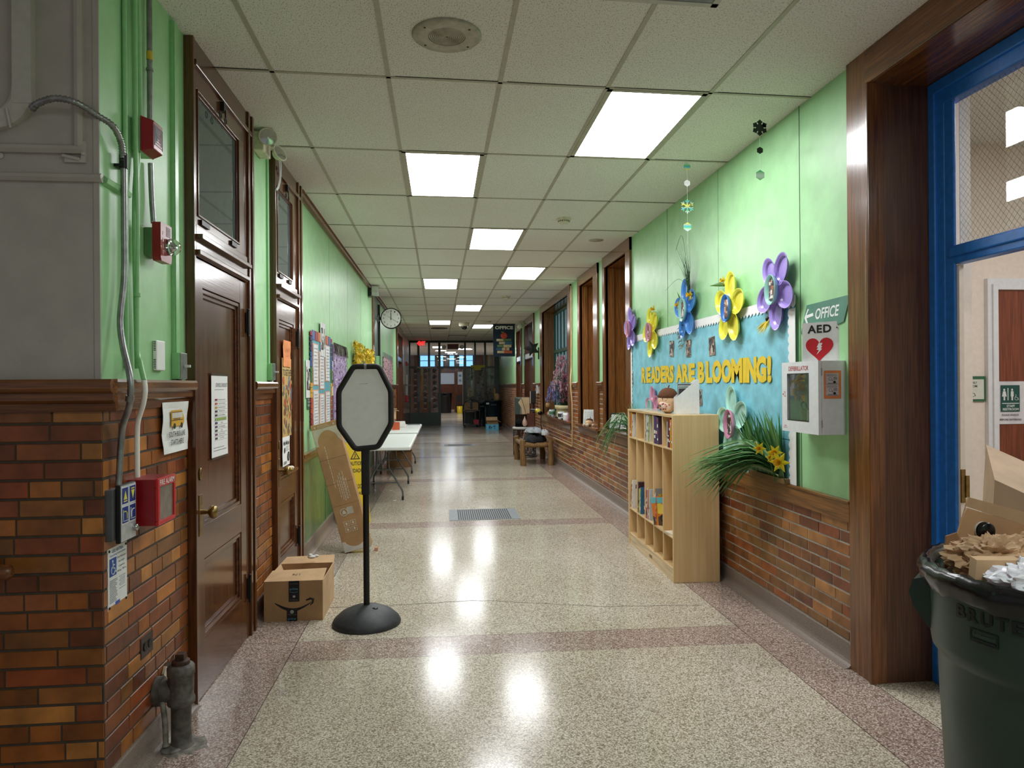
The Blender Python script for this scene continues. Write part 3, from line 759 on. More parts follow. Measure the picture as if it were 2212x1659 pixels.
one('raceway', b, GREENP, 'flat green-painted cable raceway dropping to the switch between the two brown doors', 'raceway', (X0, 5.11, 1.675))
b = MB().prism([(0, 0), (.02, .004), (.024, .02), (.012, .03), (0, .03)], 0, .20, 'y')
one('wall_moulding', b, GREENP, 'short green-painted moulding stub wrapping from the grey corner', 'moulding', (X0, YC+.01, 2.245))
# grey raceway and cable on the near wall
t = thing('raceway', 'wide grey-painted raceway with an elbow on the grey wall', 'raceway', (-1.45, YC, 2.43))
w_ = .031; arc = lambda r: [(-1.552+r*math.cos(a*PI/16), 2.55-r*math.sin(a*PI/16)) for a in range(9)]
b = MB().prism([(-1.421, CZ)]+arc(.131)+[(-2.2, 2.419), (-2.2, 2.481)]+arc(.069)[::-1]+[(-1.483, CZ)], YC-.036, YC)
obj('channel', b, GREYT, t, True)
obj('joint_cover', MB().box(-1.486, YC-.039, 2.51, -1.418, YC, 2.545), GREYT, t, True, .003)
obj('strap', MB().tube([(-1.50, YC-.04, 2.49), (-1.485, YC-.042, 2.42)], .004, 8), GREYT, t, True)
one('wall_cable', MB().tube(path([(0, 0, .72), (.012, 0, .45), (.012, 0, .18), (.004, 0, .08), (-.03, 0, .03), (-.06, 0, .01)]), .006, 8), GREYT, 'loose grey-painted cable curving down left of the raceway', 'cable', (-1.497, YC-.02, 2.46))
b = MB().box(0, -.012, 0, .014, 0, .075).box(-.055, -.012, 0, .014, 0, .014).tube([(-.06, -.014, .022), (-.005, -.014, .01)], .006).ell(.008, -.014, .03, .007, .008, .007)
one('cabinet_latch', b, GREYT, 'small painted-over corner latch on the grey wall panel', 'latch', (-1.268, YC, 2.315))
b = MB().ell(0, -.003, 0, .012, .006, .012)
one('screw_cap', b, GREYT, 'round painted screw cap at the left of the grey wall', 'screw', (-1.542, YC, 2.335))

# red horn on a green box
def fire_red(name, label, y, z, w, h):
    t = thing(name, label, 'fire alarm', **onleft(y, z)); return t
t = thing('fire_horn', 'red fire horn with square grille, upper of the two alarms', 'fire alarm', **onleft(2.993, 2.517))
obj('back_box', MB().box(-.057, -.036, -.068, .057, 0, .064), GREENP, t, bev=.003)
b = MB().box(-.060, -.042, -.070, .060, -.036, .070).add(
    [(-.058, -.042, -.068), (.058, -.042, -.068), (.058, -.042, .068), (-.058, -.042, .068), (-.046, -.082, -.056), (.046, -.082, -.056), (.046, -.082, .056), (-.046, -.082, .056)],
    [(4, 5, 6, 7), (0, 1, 5, 4), (1, 2, 6, 5), (2, 3, 7, 6), (3, 0, 4, 7)])
obj('housing', b, REDP, t, bev=.006)
b = MB()
for k in range(7):
    s_ = .006+k*.0058
    b.box(-s_, -.0832, s_-.0015, s_, -.082, s_+.0015).box(-s_-.0015, -.0832, -s_, -s_+.0015, -.082, s_)
    if k % 2: b.box(-s_, -.0832, -s_-.0015, s_, -.082, -s_+.0015)
    else: b.box(s_-.0015, -.0832, -s_, s_+.0015, -.082, s_)
obj('grille', b, BLACKM, t)
# red strobe
t = thing('fire_strobe', 'red FIRE strobe alarm with clear domed lens, lower of the two alarms', 'fire alarm', **onleft(3.108, 2.116))
obj('back_box', MB().box(-.060, -.035, -.06, .035, 0, .055).lathe([(.01, -.052), (.01, -.045)], -.03, .01, .02, axis='y').lathe([(.01, -.052), (.01, -.045)], -.03, .01, -.02, axis='y'), DGREEN, t, bev=.004)
b = MB().prism([(-.052, -.08), (.052, -.08), (.060, -.065), (.060, .08), (-.060, .08), (-.060, -.065)], -.068, -.034)
obj('housing', b, REDP, t, bev=.01)
b = MB()
for k in range(7): b.box(.0, -.0692, .03+k*.006, .045, -.068, .033+k*.006)
obj('sounder_slots', b, BLACKM, t)
b = MB()
for i, ch in enumerate('FIRE'): b.text(ch, -.035, .035-.026*i, .010,   .018, -.0683, (240, 238, 235), .01)
obj('lettering', b, PRINT, t)
b = MB().lathe([(.034, 0), (.036, -.012), (.032, -.03), (.02, -.045), (.0, -.05)], .022, -.068, -.012, 20, axis='y')
obj('lens', b, GLASS, t)
obj('reflector', MB().lathe([(.005, -.03), (.026, -.004), (.03, -.001)], .022, -.068, -.012, 16, axis='y'), CHROME, t)
# white sensor
t = thing('wall_sensor', 'white vertical plastic sensor box on the green wall left of the first door', 'sensor', **onleft(3.178, 1.65))
obj('case', MB().box(-.047, -.018, -.064, .047, 0, .064), solid('sensor_white', (250, 250, 250), .35, var=.01), t, bev=.005)
b = MB()
for z in (-.055, .02):
    b = MB()
    for k in range(6): b.box(-.0478, -.014, z+k*.007, -.0468, -.005, z+.003+k*.007)
    obj('vent', b, BLACKM, t)
# switches
for y, z, lb in ((3.385, 1.612, 'grey toggle switch on a green box just left of the first door'), (5.15, 1.618, 'toggle switch on a green box just left of the second door')):
    t = thing('light_switch', lb, 'switch', **onleft(y, z), group=None)
    obj('box', MB().box(-.043, -.036, -.062, .043, 0, .058), GREENP, t, bev=.003)
    obj('cover_plate', MB().box(-.040, -.040, -.06, .043, -.036, .058), solid('grey_cover', (140, 146, 142), .3, .6) if y < 4 else MATS['grey_cover'], t, bev=.002)
    obj('toggle', MB().box(-.004, -.068, -.008, .008, -.040, .004), WHITEP, t, bev=.002)
    obj('conduit_knockout', MB().lathe([(.012, -.075), (.012, -.062)], -.02, -.025, 0, 12), BLACKM if y < 4 else WHITEP, t)

# papers
t = thing('paper_sign', 'white curling paper with a yellow school bus on the brick beside the first door', 'sign', **onleft(3.335, 1.337), )
b = MB().sheet(-.15, -.112, .15, .112, -.012, amp=.012, seed=3); obj('sheet', b, vcol('white_paper', .7, var=.03), t)
b = MB(); Y = -.026
b.prism([(-.062, .0), (.062, .0), (.074, .012), (.074, .028), (.05, .062), (-.062, .062)], Y-.001, Y, c=(228, 176, 52))
for k in range(8): b.box(-.052+k*.0135, Y-.0016, .032, -.042+k*.0135, Y-.001, .052, (236, 238, 240))
b.box(-.062, Y-.0016, .053, .05, Y-.001, .056, (150, 100, 30)).box(-.06, Y-.0016, .022, .06, Y-.001, .0245, (90, 60, 20)).text('SCHOOL BUS', -.005, .028, .07, .006, Y-.001, (30, 25, 20), .01)
for x in (-.03, .045): b.lathe([(.011, -.002), (.011, -.0005)], x, Y, .001, 16, (30, 28, 28), 'y')
b.v = [(v[0]*1.15, v[1], v[2]*1.15+.004) for v in b.v]; b.text('SOUTH BUS LINE', .0, -.030, .195, .024, Y, (24, 24, 28), .01).text('STARTS HERE', .0, -.066, .155, .024, Y, (24, 24, 28), .01)
obj('printing', b, PRINT, t)
t = thing('checklist_paper', 'laminated white checklist taped to the first brown door', 'paper', loc=(-1.192, 3.975, 1.36), rz=PI/2)
obj('sheet', MB().sheet(-.14, -.22, .14, .22, -.0002, amp=.001, t=.001, seed=1), MATS['white_paper'], t)
b = MB(); Y = -.0028
b.text('SCHOOL CHECKLIST', .03, .165, .20, .020, Y, (60, 60, 64)).lines(-.09, .12, .145, .135, 1, Y, (140, 140, 140), .002)
for k, (s_, c) in enumerate((('Morning Announcements', (150, 40, 60)), ('Lunch Time Planning', (210, 90, 50)), ('The Problem and Steps', (220, 170, 60)), ('Tidy Read the Text', (60, 60, 60)), ('Line in Your Planner', (60, 60, 60)), ('Check Lesson Plans Today', (90, 140, 50)), ('Goals', (60, 50, 110)), ('Did I Take the Bus', (90, 50, 120)), ('Read', (60, 60, 60)), ('Clean up Yourself', (120, 60, 110)), ('Are You Ready', (70, 70, 70)))):
    z = .085-k*.0205; b.box(-.105, Y-.0004, z-.009, .125, Y, z-.0082, (170, 170, 174)); b.box(-.085, Y-.0005, z-.004, -.045, Y, z+.006, c); b.text(s_, .03, z+.001, .012*len(s_)*.5, .009, Y, (90, 90, 94))
    if k == 5: b.box(-.085, Y-.0006, z-.006, .11, Y-.0004, z+.007, (150, 180, 90))
b.lines(-.11, .11, -.16, -.19, 2, Y, (150, 150, 150), .003, 5)
obj('printing', b, PRINT, t)
for z in (-.228, .214): obj('tape', MB().box(-.142, -.003, z, .142, -.001, z+.012, (84, 70, 60)), PLAST, t)
t = thing('paper_note', 'orange paper note at the top of the second brown door', 'paper', loc=(-1.192, 5.63, 1.765), rz=PI/2)
obj('sheet', MB().sheet(-.13, -.10, .13, .10, -.004, amp=.006, c=(238, 150, 92), seed=2), vcol('orange_paper', .7), t)
obj('printing', MB().text('Room 126', 0, .03, .12, .022, -.016, (150, 60, 40)).text('Ms. Watts', 0, -.01, .12, .018, -.016, (170, 80, 50)), PRINT, t)
t = thing('poster', 'tall tan TOGETHER poster on the second brown door', 'poster', loc=(-1.192, 5.66, 1.43), rz=PI/2)
obj('sheet', MB().box(-.18, -.003, -.30, .18, -.001, .30, (206, 172, 108)), PRINT, t)
b = MB(); rr = random.Random(5); Y = -.0035
b.text('TOGETHER', .0, .19, .32, .05, Y+.0004, (70, 60, 40), .01)
for k in range(70):
    x, z = rr.uniform(-.16, .16), rr.uniform(-.26, .14); c = rr.choice([(150, 60, 50), (90, 110, 80), (110, 120, 140), (90, 70, 60), (190, 90, 50), (230, 200, 150), (120, 90, 70), (210, 110, 60)])
    b.lathe([(rr.uniform(.008, .03), -.0005), (.001, -.0006)], x, Y+rr.uniform(-.0003, .0003), z, 9, c, 'y', sx=1, sy=rr.uniform(.5, 1.8))
    b.tube([(x, Y, z), (x+rr.uniform(-.04, .04), Y, z-rr.uniform(.02, .06))], .0012, 4, (60, 50, 40), cap=False)
obj('drawing', b, PRINT, t)
t = thing('name_paper', 'white teacher name paper under the tan poster on the second door', 'paper', loc=(-1.192, 5.60, 1.02), rz=PI/2)
obj('sheet', MB().sheet(-.125, -.11, .125, .11, -.001, amp=.003, seed=4), MATS['white_paper'], t)
b = MB(); Y = -.007
b.text('Ms. Michael', .0, .065, .19, .034, Y, (30, 30, 30), .02).lathe([(.036, -.0005), (.036, 0)], .07, Y, -.045, 20, (30, 30, 32), 'y', sx=1, sy=1).text('i', .07, -.045, .012, .045, Y-.0008, (245, 245, 245), .03)
b.text('LESSON', -.05, -.085, .10, .022, Y, (30, 30, 30), .02).ell(-.06, Y, .01, .018, .001, .022, (60, 60, 60)).lines(-.02, .1, .04, .0, 4, Y, (120, 120, 120), .002, 8)
obj('printing', b, PRINT, t)
t = thing('door_bracket_shelf', 'tiny shelf with yellow ribbon below the name paper on the second door', 'shelf', (-1.17, 5.60, .87))
obj('shelf', MB().box(-.01, -.15, -.01, .04, .16, .01), OAKH, t); b = MB()
for k in range(6): b.ell(.03+RND.uniform(-.01, .01), -.12+k*.014, .025+RND.uniform(-.01, .012), .02, .018, .014, (226, 196, 70) if k % 2 else (236, 226, 200))
obj('ribbon', b, CLOTH, t)

# platform lift call station and red pull-station cover
t = thing('lift_call_station', 'grey box with four blue and white arrow keys for the wheelchair lift', 'control box', **onleft(2.768, 1.060))
obj('back_box', MB().box(-.079, -.030, -.10, .0, 0, .085), solid('dark_grey_box', (96, 96, 100), .4, .3), t, bev=.003)
obj('face_rim', MB().box(-.058, -.047, -.112, .074, -.030, .100), BLACKM, t, bev=.003)
obj('face_plate', MB().box(-.054, -.049, -.108, .070, -.047, .096), solid('brushed_plate', (196, 200, 204), .4, .4), t)
Y = -.0492
for i, (x, z) in enumerate(((-.024, .058), (.039, .058), (-.024, -.012), (.039, -.012))):
    b = MB().box(x-.029, Y-.001, z-.034, x+.029, Y, z+.034, (232, 236, 240)).box(x-.024, Y-.002, z-.029, x+.024, Y-.001, z+.029, (28, 54, 140))
    yl = (240, 226, 90)
    if i == 0: b.prism([(x-.014, z-.014), (x+.014, z-.014), (x, z+.018)], Y-.003, Y-.002, c=yl).box(x-.014, Y-.003, z-.022, x+.014, Y-.002, z-.018, yl)
    elif i == 1: b.prism([(x-.014, z+.014), (x, z-.018), (x+.014, z+.014)], Y-.003, Y-.002, c=yl).box(x-.014, Y-.003, z+.018, x+.014, Y-.002, z+.022, yl)
    else:
        s_ = 1 if i == 2 else -1
        b.tube([(x-.012*s_, Y-.0025, z+.012), (x+.004*s_, Y-.0025, z+.012), (x+.012*s_, Y-.0025, z+.004), (x+.012*s_, Y-.0025, z-.016)], .002, 6, yl if i == 2 else (236, 238, 240))
        b.tube([(x-.018, Y-.0025, z+.02), (x-.018, Y-.0025, z-.022), (x+.018, Y-.0025, z-.022)], .0015, 6, (236, 238, 240))
    obj('arrow_key', b, PRINT, t)
obj('key_switch', MB().lathe([(.014, 0), (.014, -.012), (.011, -.016), (0, -.016)], .052, -.049, -.072, 16, axis='y').box(.051, -.067, -.079, .053, -.065, -.065), CHROME, t)
t = thing('fire_alarm_cover', 'red FIRE ALARM box with a grey window on the brick', 'fire alarm', **onleft(2.961, 1.07))
R2 = REDP
obj('box', MB().box(-.089, -.106, -.091, .089, 0, .089), R2, t, bev=.004)
b = MB(); b.box(-.091, -.119, .056, .091, -.106, .091).box(-.091, -.119, -.092, .091, -.106, -.074).box(-.091, -.119, -.074, -.070, -.106, .056).box(.073, -.119, -.074, .091, -.106, .056)
obj('door', b, solid('bright_red_enamel', (196, 36, 42), .3, var=.04), t, bev=.003)
obj('window', MB().box(-.070, -.113, -.074, .073, -.109, .056), solid('hazy_grey_window', (128, 118, 108), .2), t)
obj('lettering', MB().text('FIRE ALARM', .0, .074, .150, .022, -.119, (242, 238, 235), .015), PRINT, t)
# instruction plate
t = thing('instruction_plate', 'white wheelchair lift instruction plate screwed to the brick under the call station', 'sign', **onleft(2.787, .816))
obj('plate', MB().box(-.078, -.004, -.113, .078, 0, .113), WHITEP, t)
b = MB(); Y = -.0042; bl = (50, 80, 160)
b.text('GSL ARTIRA', .0, .098, .09, .012, Y, bl).text('Operating Instructions', .0, .083, .13, .010, Y, bl).box(-.066, Y-.0008, .008, -.012, Y, .073, (40, 84, 170))
w_ = (245, 245, 248); YY = Y-.0012
b.ell(-.042, YY, .062, .005, .0006, .005, w_).tube([(-.042, YY, .056), (-.041, YY, .036), (-.028, YY, .035), (-.022, YY, .02), (-.017, YY, .021)], .0022, 5, w_).tube([(-.042, YY, .048), (-.028, YY, .047)], .002, 5, w_)
b.tube([(-.047+.0, YY, .042)]+[(-.040+.015*math.cos(a), YY, .029+.015*math.sin(a)) for a in [2.2+k*.42 for k in range(10)]], .0018, 5, w_)
for k, s_ in enumerate(('One Passenger', 'No Freight', 'Capacity', '340 kg - 750 lb.')): b.text(s_, .032, .066-k*.017, .075 if k in (0, 3) else .05, .009, Y, (50, 50, 60))
b.lines(-.066, .0, -.005, -.09, 15, Y, (120, 122, 130), .0022, 3).lines(.012, .066, .0, -.06, 4, Y, (150, 150, 156), .002, 4).box(.02, Y-.0005, -.045, .06, Y, -.012, (206, 208, 214)).box(-.02, Y-.0008, -.104, .015, Y, -.092, (60, 90, 180))
obj('printing', b, PRINT, t)
for x in (-.068, .068):
    for z in (-.103, .103): obj('screw', MB().ell(x, -.005, z, .005, .003, .005), BLACKM, t)
# outlet
t = thing('outlet', 'dark outlet plate low on the near left brick', 'outlet', **onleft(3.040, .466))
obj('plate', MB().box(-.06, -.008, -.043, .06, 0, .043), solid('brown_plate', (66, 50, 44), .35, .2), t, bev=.003)
b = MB()
for s_ in (-1, 1):
    b.lathe([(.018, -.004), (.018, 0)], s_*.022, -.008, 0, 16, axis='y')
obj('socket', b, BLACKM, t)
# cleanout pipe
t = thing('cleanout_pipe', 'sooty cast-iron pipe stub with a square plug rising from the floor', 'pipe', (-1.105, 3.135, 0))
b = MB().lathe([(.052, 0), (.044, .012), (.040, .02), (.040, .17), (.046, .175), (.054, .182), (.056, .20), (.052, .21), (.05, .215), (.052, .30), (.055, .305), (.055, .335), (.048, .345), (.02, .35)], 0, 0, 0, 24)
obj('standpipe', b, IRON, t)
obj('branch', MB().tube([(-.095, .0, .235), (-.03, 0, .235)], [.048, .043], 20).tube([(-.10, .0, .235), (-.075, 0, .235)], .06, 20), IRON, t)
obj('plug', MB().lathe([(.036, .343), (.036, .362), (.03, .366), (0, .366)], 0, 0, 0, 20).box(-.018, -.018, .36, .018, .018, .392), solid('rusty_plug', (72, 48, 40), .6, .3, .3), t, bev=.002)
obj('putty', MB().tube(path([(-.07, -.02, .21), (-.055, -.03, .12), (-.05, -.035, .02)]), [.012]*12+[.016], 8).ell(-.03, -.03, .004, .05, .045, .012), solid('grey_putty', (120, 116, 108), .8, 0, .3), t)
b = MB(); n = 22
vs = [(.09*math.cos(2*PI*k/n)*(1+.25*math.sin(3.1*k)), .08*math.sin(2*PI*k/n)*(1+.2*math.cos(2.3*k)), 0) for k in range(n)]
b.add([(x, y, .003) for x, y, _ in vs]+[(x*1.15, y*1.15, 0) for x, y, _ in vs], [tuple(range(n))]+[(k, (k+1) % n, n+(k+1) % n, n+k) for k in range(n)])
obj('floor_patch', b, MATS['grey_putty'], t)
# broken hole in the brick above it
b = MB().prism([(-.06, -.02), (-.02, -.035), (.05, -.03), (.07, .02), (.06, .05), (.02, .03), (-.03, .045), (-.065, .02)], -.0065, -.0055)
one('brick_hole', b, solid('hole_dark', (60, 48, 38), .95, 0, .4), 'ragged broken hole in the brick above the cast-iron pipe', 'hole', **onleft(3.27, .27))
b = MB().prism([(-.03, -.03), (.02, -.02), (.03, .01), (-.01, .035), (-.035, .01)], -.016, -.006)
one('plaster_flake', b, solid('pale_plaster', (214, 200, 180), .9, 0, .1), 'pale plaster flake at the edge of the broken brick', 'plaster', **onleft(3.225, .275))
# wooden handrail end
t = thing('handrail', 'round wooden handrail end at the left edge', 'handrail', (-1.53, 2.60, .885))
obj('rail', MB().tube([(-.9, 0, -.0), (.0, 0, 0), (.05, 0, 0), (.062, 0, 0)], [.027, .027, .026, .012], 16), wood('handrail_wood', (110, 62, 34), (140, 84, 48), 0, .35), t)
obj('bracket', MB().tube([(-.3, 0, -.02), (-.3, .06, -.05), (-.3, .077, -.05)], .008), BLACKM, t)
# emergency lights
def em_light(y, label, s=1.0):
    t = thing('emergency_light', label, 'emergency light', (LW, y, 3.10))
    obj('housing', MB().box(0, -.10, -.05, .07, .10, .075), solid('ivory_plastic', (214, 208, 184), .4) if 'ivory_plastic' not in MATS else MATS['ivory_plastic'], t, bev=.008)
    for dy, dx, dz in ((-.07, .115, .035), (.06, .135, -.04)):
        h = MB().lathe([(.0, 0), (.03, .006), (.05, .03), (.058, .05)], 0, 0, 0, 20); hh = MB(); hh.lathe([(.055, .049), (.03, .054), (0, .056)], 0, 0, 0, 20)
        o = obj('lamp_head', h, MATS['ivory_plastic'], t); o.location = (dx-.03, dy, dz); o.rotation_euler = (math.radians(95 if dy < 0 else 70), 0, math.radians(20 if dy < 0 else 60))
        l = obj('lens', hh, CHROME, o)
    return t
em_light(4.86, 'ivory twin-head emergency light between the two brown door tops')
one('hanging_cable', MB().tube(path([(0, 0, .08), (.015, .07, .06), (.012, .11, -.05), (.008, .07, -.14), (.006, .02, -.18)]), .005, 8).tube(path([(0, .03, .08), (.02, .10, .06), (.015, .13, -.05), (.010, .09, -.14), (.006, .04, -.18)]), .005, 8), WHITEP, 'white cable loop over the top corner of the second brown door', 'cable', (-1.165, 5.17, 3.09))
# cage work light at the end of the crown
t = thing('emergency_light', 'wire-caged emergency light under the crown moulding before the clock', 'emergency light', (LW+.035, 12.1, 3.10))
obj('housing', MB().box(-.03, -.12, -.10, .03, .10, .04), BLACKM, t, bev=.008)
b = MB()
for k in range(4): b.box(.03+k*.004, -.12+k*.055, -.08, .13, -.09+k*.055, .05, (225, 228, 224))
obj('lamp_tubes', b, PLAST, t); b = MB()
for z in (-.09, -.02, .06): b.tube([(.02, -.14, z), (.15, -.14, z), (.15, .1, z)], .004, 5, (180, 182, 178))
obj('wire_guard', b, METALC, t)
# ================================================================ THINGS ON THE FLOOR, LEFT AND MIDDLE
CB = (186, 146, 104); CBD = (150, 112, 76); CBL = (206, 170, 128)
# smiling-arrow parcel box
t = thing('cardboard_box', 'open cardboard parcel box with a black smile arrow, beside the second door', 'box', (-.965, 4.72, 0))
X1, X2, Z1, Dp = -.183, .188, .255, .48; th = .004
b = MB().box(X1, 0, 0, X2, th, Z1, CB).box(X1, Dp-th, 0, X2, Dp, Z1, CB).box(X1, 0, 0, X1+th, Dp, Z1, CB).box(X2-th, 0, 0, X2, Dp, Z1, CBL).box(X1, 0, 0, X2, Dp, th, CB)
obj('body', b, CARD, t)
def flap(name, pts, par, c=CBL, thick=.004):
    v = [Vector(p) for p in pts]; n = (v[1]-v[0]).cross(v[2]-v[0]).normalized()*thick; k = len(v)
    bb = MB().add(v+[p+n for p in v], [tuple(range(k-1, -1, -1)), tuple(range(k, 2*k))]+[(i, (i+1) % k, k+(i+1) % k, k+i) for i in range(k)], c)
    return obj(name, bb, CARD, par)
f = flap('flap', [(X1, 0, Z1), (X2, 0, Z1), (X2-.005, .20, Z1+.028), (X1+.01, .20, Z1+.02)], t)
b = MB(); M = Matrix.Translation((0.0, .10, Z1+.018)) @ Matrix.Rotation(math.radians(7), 4, 'X') @ Matrix.Rotation(-PI/2, 4, 'X') @ Matrix.Rotation(PI, 4, 'Y')
b.M = M; b.text('176', 0, 0, .05, .03, 0, (40, 34, 30)); obj('print', b, PRINT, f)
flap('flap', [(X2, Dp, Z1), (X1, Dp, Z1), (X1+.02, Dp+.12, Z1+.02), (X2-.01, Dp+.11, Z1+.03)], t)
flap('flap', [(X2, 0.02, Z1), (X2, Dp, Z1), (X2-.05, Dp-.04, Z1-.10), (X2-.05, .06, Z1-.12)], t)
flap('flap', [(X1, Dp, Z1), (X1, 0.02, Z1), (X1+.05, .06, Z1-.10), (X1+.05, Dp-.04, Z1-.10)], t)
bl = (20, 20, 24); Y = -.0006
b = MB()
arc = [(-.115+.23*k/24, -.045*math.sin(PI*k/24)-.0) for k in range(25)]
w_ = [.004+.018*math.sin(PI*(k/24)**.8)*.9 for k in range(25)]
up_ = [(x, z+.118+w_[i]*.45) for i, (x, z) in enumerate(arc)]; dn = [(x, z+.118-w_[i]*.55) for i, (x, z) in enumerate(arc)]
b.prism(dn+up_[::-1], Y-.0006, Y, c=bl)
b.tube([(.082, Y, .132), (.108, Y, .142), (.127, Y, .138), (.124, Y, .115), (.108, Y, .098)], [.004, .007, .008, .006, .002], 6, bl)
obj('smile_logo', b, PRINT, t)
b = MB().box(-.027, Y-.0012, .125, .040, Y-.0006, Z1+.004, (24, 26, 30)); q = obj('tape', b, PLAST, t)
b = MB(); Y2 = Y-.0013
b.text('prime', .006, .205, .052, .018, Y2, (90, 160, 190), .01).tube([(-.02+.052*k/8, Y2, .190-.007*math.sin(PI*k/8)) for k in range(9)], .0012, 4, (90, 160, 190)).text('free shipping', .006, .240, .05, .006, Y2, (150, 152, 150)).text('free delivery', .006, .136, .05, .006, Y2, (150, 152, 150)).ell(.006, Y2, .158, .009, .0008, .008, (190, 190, 180))
obj('print', b, PRINT, q)
b = MB().box(-.04, Y-.0012, .0, .026, Y-.0006, .082, (24, 26, 30)); q = obj('tape', b, PLAST, t)
b = MB(); b.lathe([(.011, -.0006), (.011, 0)], -.007, Y2, .06, 18, (200, 200, 196), 'y').prism([(-.010, .055), (-.010, .065), (-.002, .06)], Y2-.001, Y2-.0006, c=(24, 26, 30)).text('unlimited streaming', -.007, .042, .054, .006, Y2, (150, 152, 150)).text('prime', -.007, .013, .052, .017, Y2, (90, 160, 190), .01)
obj('print', b, PRINT, q)
one('packing_paper', MB().ell(0, 0, 0, .03, .02, .012, (235, 232, 225)).ell(.03, .01, .004, .02, .015, .01, (235, 232, 225)).ell(-.01, .0, .012, .014, .012, .012, (240, 238, 230)), CLOTH, 'crumpled white packing paper poking over the back of the parcel box', 'paper', (-.93, 5.19, .30))

# octagonal message board on a domed base
t = thing('sign_stand', 'blank white octagonal sign board in a black padded frame on a pole with domed base', 'sign stand', (-.487, 4.62, 0))
b = MB().lathe([(.213, 0), (.216, .012), (.205, .035), (.16, .075), (.10, .102), (.045, .118), (.03, .121), (0, .121)], 0, 0, 0, 48)
obj('base', b, solid('graphite_rubber_base', (52, 54, 58), .55, 0, .12, 8, .15, 90), t)
obj('base_hole', MB().lathe([(.020, -.002), (.018, .004), (0, .004)], .055, -.045, .108, 20), BLACKM, t)
obj('pole', MB().tube([(-.0, 0, .10), (0, 0, .90)], .0195, 20), BLACKM, t)
obj('pole_sleeve', MB().box(-.026, -.022, .82, .026, .03, 1.12), BLACKR, t, bev=.008)
# octagon centre and corner points
oc = [(-.070, .262), (.088, .262), (.163, .105), (.163, -.105), (.080, -.250), (-.062, -.262), (-.163, -.115), (-.163, .105)]
zc = 1.375
obj('panel', MB().prism([(x*1.0, z+zc) for x, z in oc], -.018, -.004), solid('blank_whiteboard', (246, 250, 250), .3, var=.015), t, bev=.001)
b = MB(); pts = []
for i, (x, z) in enumerate(oc):
    a = Vector((oc[i-1][0], 0, oc[i-1][1])); c = Vector((oc[(i+1) % 8][0], 0, oc[(i+1) % 8][1])); p = Vector((x, 0, z))
    e1 = p+(a-p).normalized()*.022; e2 = p+(c-p).normalized()*.022
    for k in range(5): q = k/4; pts.append((1-q)**2*e1+2*q*(1-q)*p+q*q*e2)
pts.append(pts[0]); pts = [p+Vector((0, -.012, zc)) for p in pts]
obj('frame', b.tube(pts, .0185, 14, cap=False), BLACKR, t)
obj('tape_band', MB().tube([(-.003, -.012, zc+.262), (.012, -.012, zc+.262)], .0195, 14), solid('grey_tape', (150, 150, 152), .4), t)
b = MB(); rr = random.Random(3)
for k in range(7): b.tube([(-.035+k*.007, -.0185, zc+.152+rr.uniform(-.002, .003)), (-.030+k*.007, -.0185, zc+.152+rr.uniform(-.003, .003))], .0006, 4, (90, 96, 100))
b.tube([(.006, -.0185, zc+.152), (.020, -.0185, zc+.157)], .0007, 4, (90, 96, 100))
obj('smudge', b, PRINT, t)

# tall carton leaning on the wall
t = thing('cardboard_carton', 'tall narrow cardboard carton leaning on the green wall behind the sign stand', 'box', (-.884, 6.56, 0), rot=(0, -math.radians(14.5), 0))
W_, D_, Hh = .245, .115, 1.19
obj('body', MB().box(0, 0, 0, W_, D_, Hh, (176, 136, 92)), CARD, t, bev=.004)
wp_ = (214, 204, 186); Y = -.0005
b = MB(); K = [(.03+.185*k/16, Hh-.16+.09*math.sin(PI*k/16)**.6) for k in range(17)]
b.prism([(.003, Hh-.20), (.003, Hh-.045), (W_-.003, Hh-.045), (W_-.003, Hh-.20), (K[16][0], Hh-.16)]+K[::-1][1:]+[(.03, Hh-.2)], Y-.0004, Y, c=(196, 186, 166))
K = [(.03+.185*k/16, .10-.06*math.sin(PI*k/16)**.6) for k in range(17)]
b.prism([(.003, .10), (.003, .004), (W_-.003, .004), (W_-.003, .10), (K[16][0], .10)]+K[::-1][1:], Y-.0004, Y, c=(206, 200, 190))
for x in (.035, .205): b.prism([(x-.008, Hh-.028), (x+.008, Hh-.028), (x, Hh-.014)], Y-.001, Y-.0004, c=wp_).box(x-.003, Y-.001, Hh-.038, x+.003, Y-.0004, Hh-.028, wp_)
b.lines(.06, .18, Hh-.014, Hh-.04, 2, Y-.0004, wp_, .004, 6)
for z0, z1, c in ((Hh-.33, Hh-.328, CBD), (Hh-.56, Hh-.558, CBD), (.43, .432, CBD)): b.box(.0, Y-.0003, z0, W_, Y, z1, c)
rr = random.Random(9)
for x, z0, z1 in ((.075, .62, .98), (.105, .50, .66), (.122, .48, .70), (.138, .47, .72), (.155, .48, .68), (.165, .47, .73), (.18, .49, .66)):
    z = z1
    while z > z0:
        l = rr.uniform(.012, .04); b.box(x-.0025, Y-.0005, z-l, x+.0025, Y, z, wp_); z -= l+.006
for x, z in ((.085, .20), (.145, .20), (.085, .255), (.145, .255)):
    for a in ((x-.024, z-.022, x+.024, z-.019), (x-.024, z+.019, x+.024, z+.022), (x-.024, z-.022, x-.021, z+.022), (x+.021, z-.022, x+.024, z+.022)): b.box(a[0], Y-.0006, a[1], a[2], Y, a[3], wp_)
    b.lathe([(.010, -.0005), (0, -.0006)], x, Y, z, 7, wp_, 'y', sy=1.3)
b.box(.12, Y-.0006, .335, .175, Y, .40, (190, 182, 166)); b.lathe([(.036, -.001), (.033, -.0012), (.030, -.001)], .09, Y, .362, 24, wp_, 'y', cap=False).prism([(.07, .345), (.11, .345), (.10, .375), (.085, .382)], Y-.0008, Y, c=wp_)
obj('printing', b, PRINT, t)
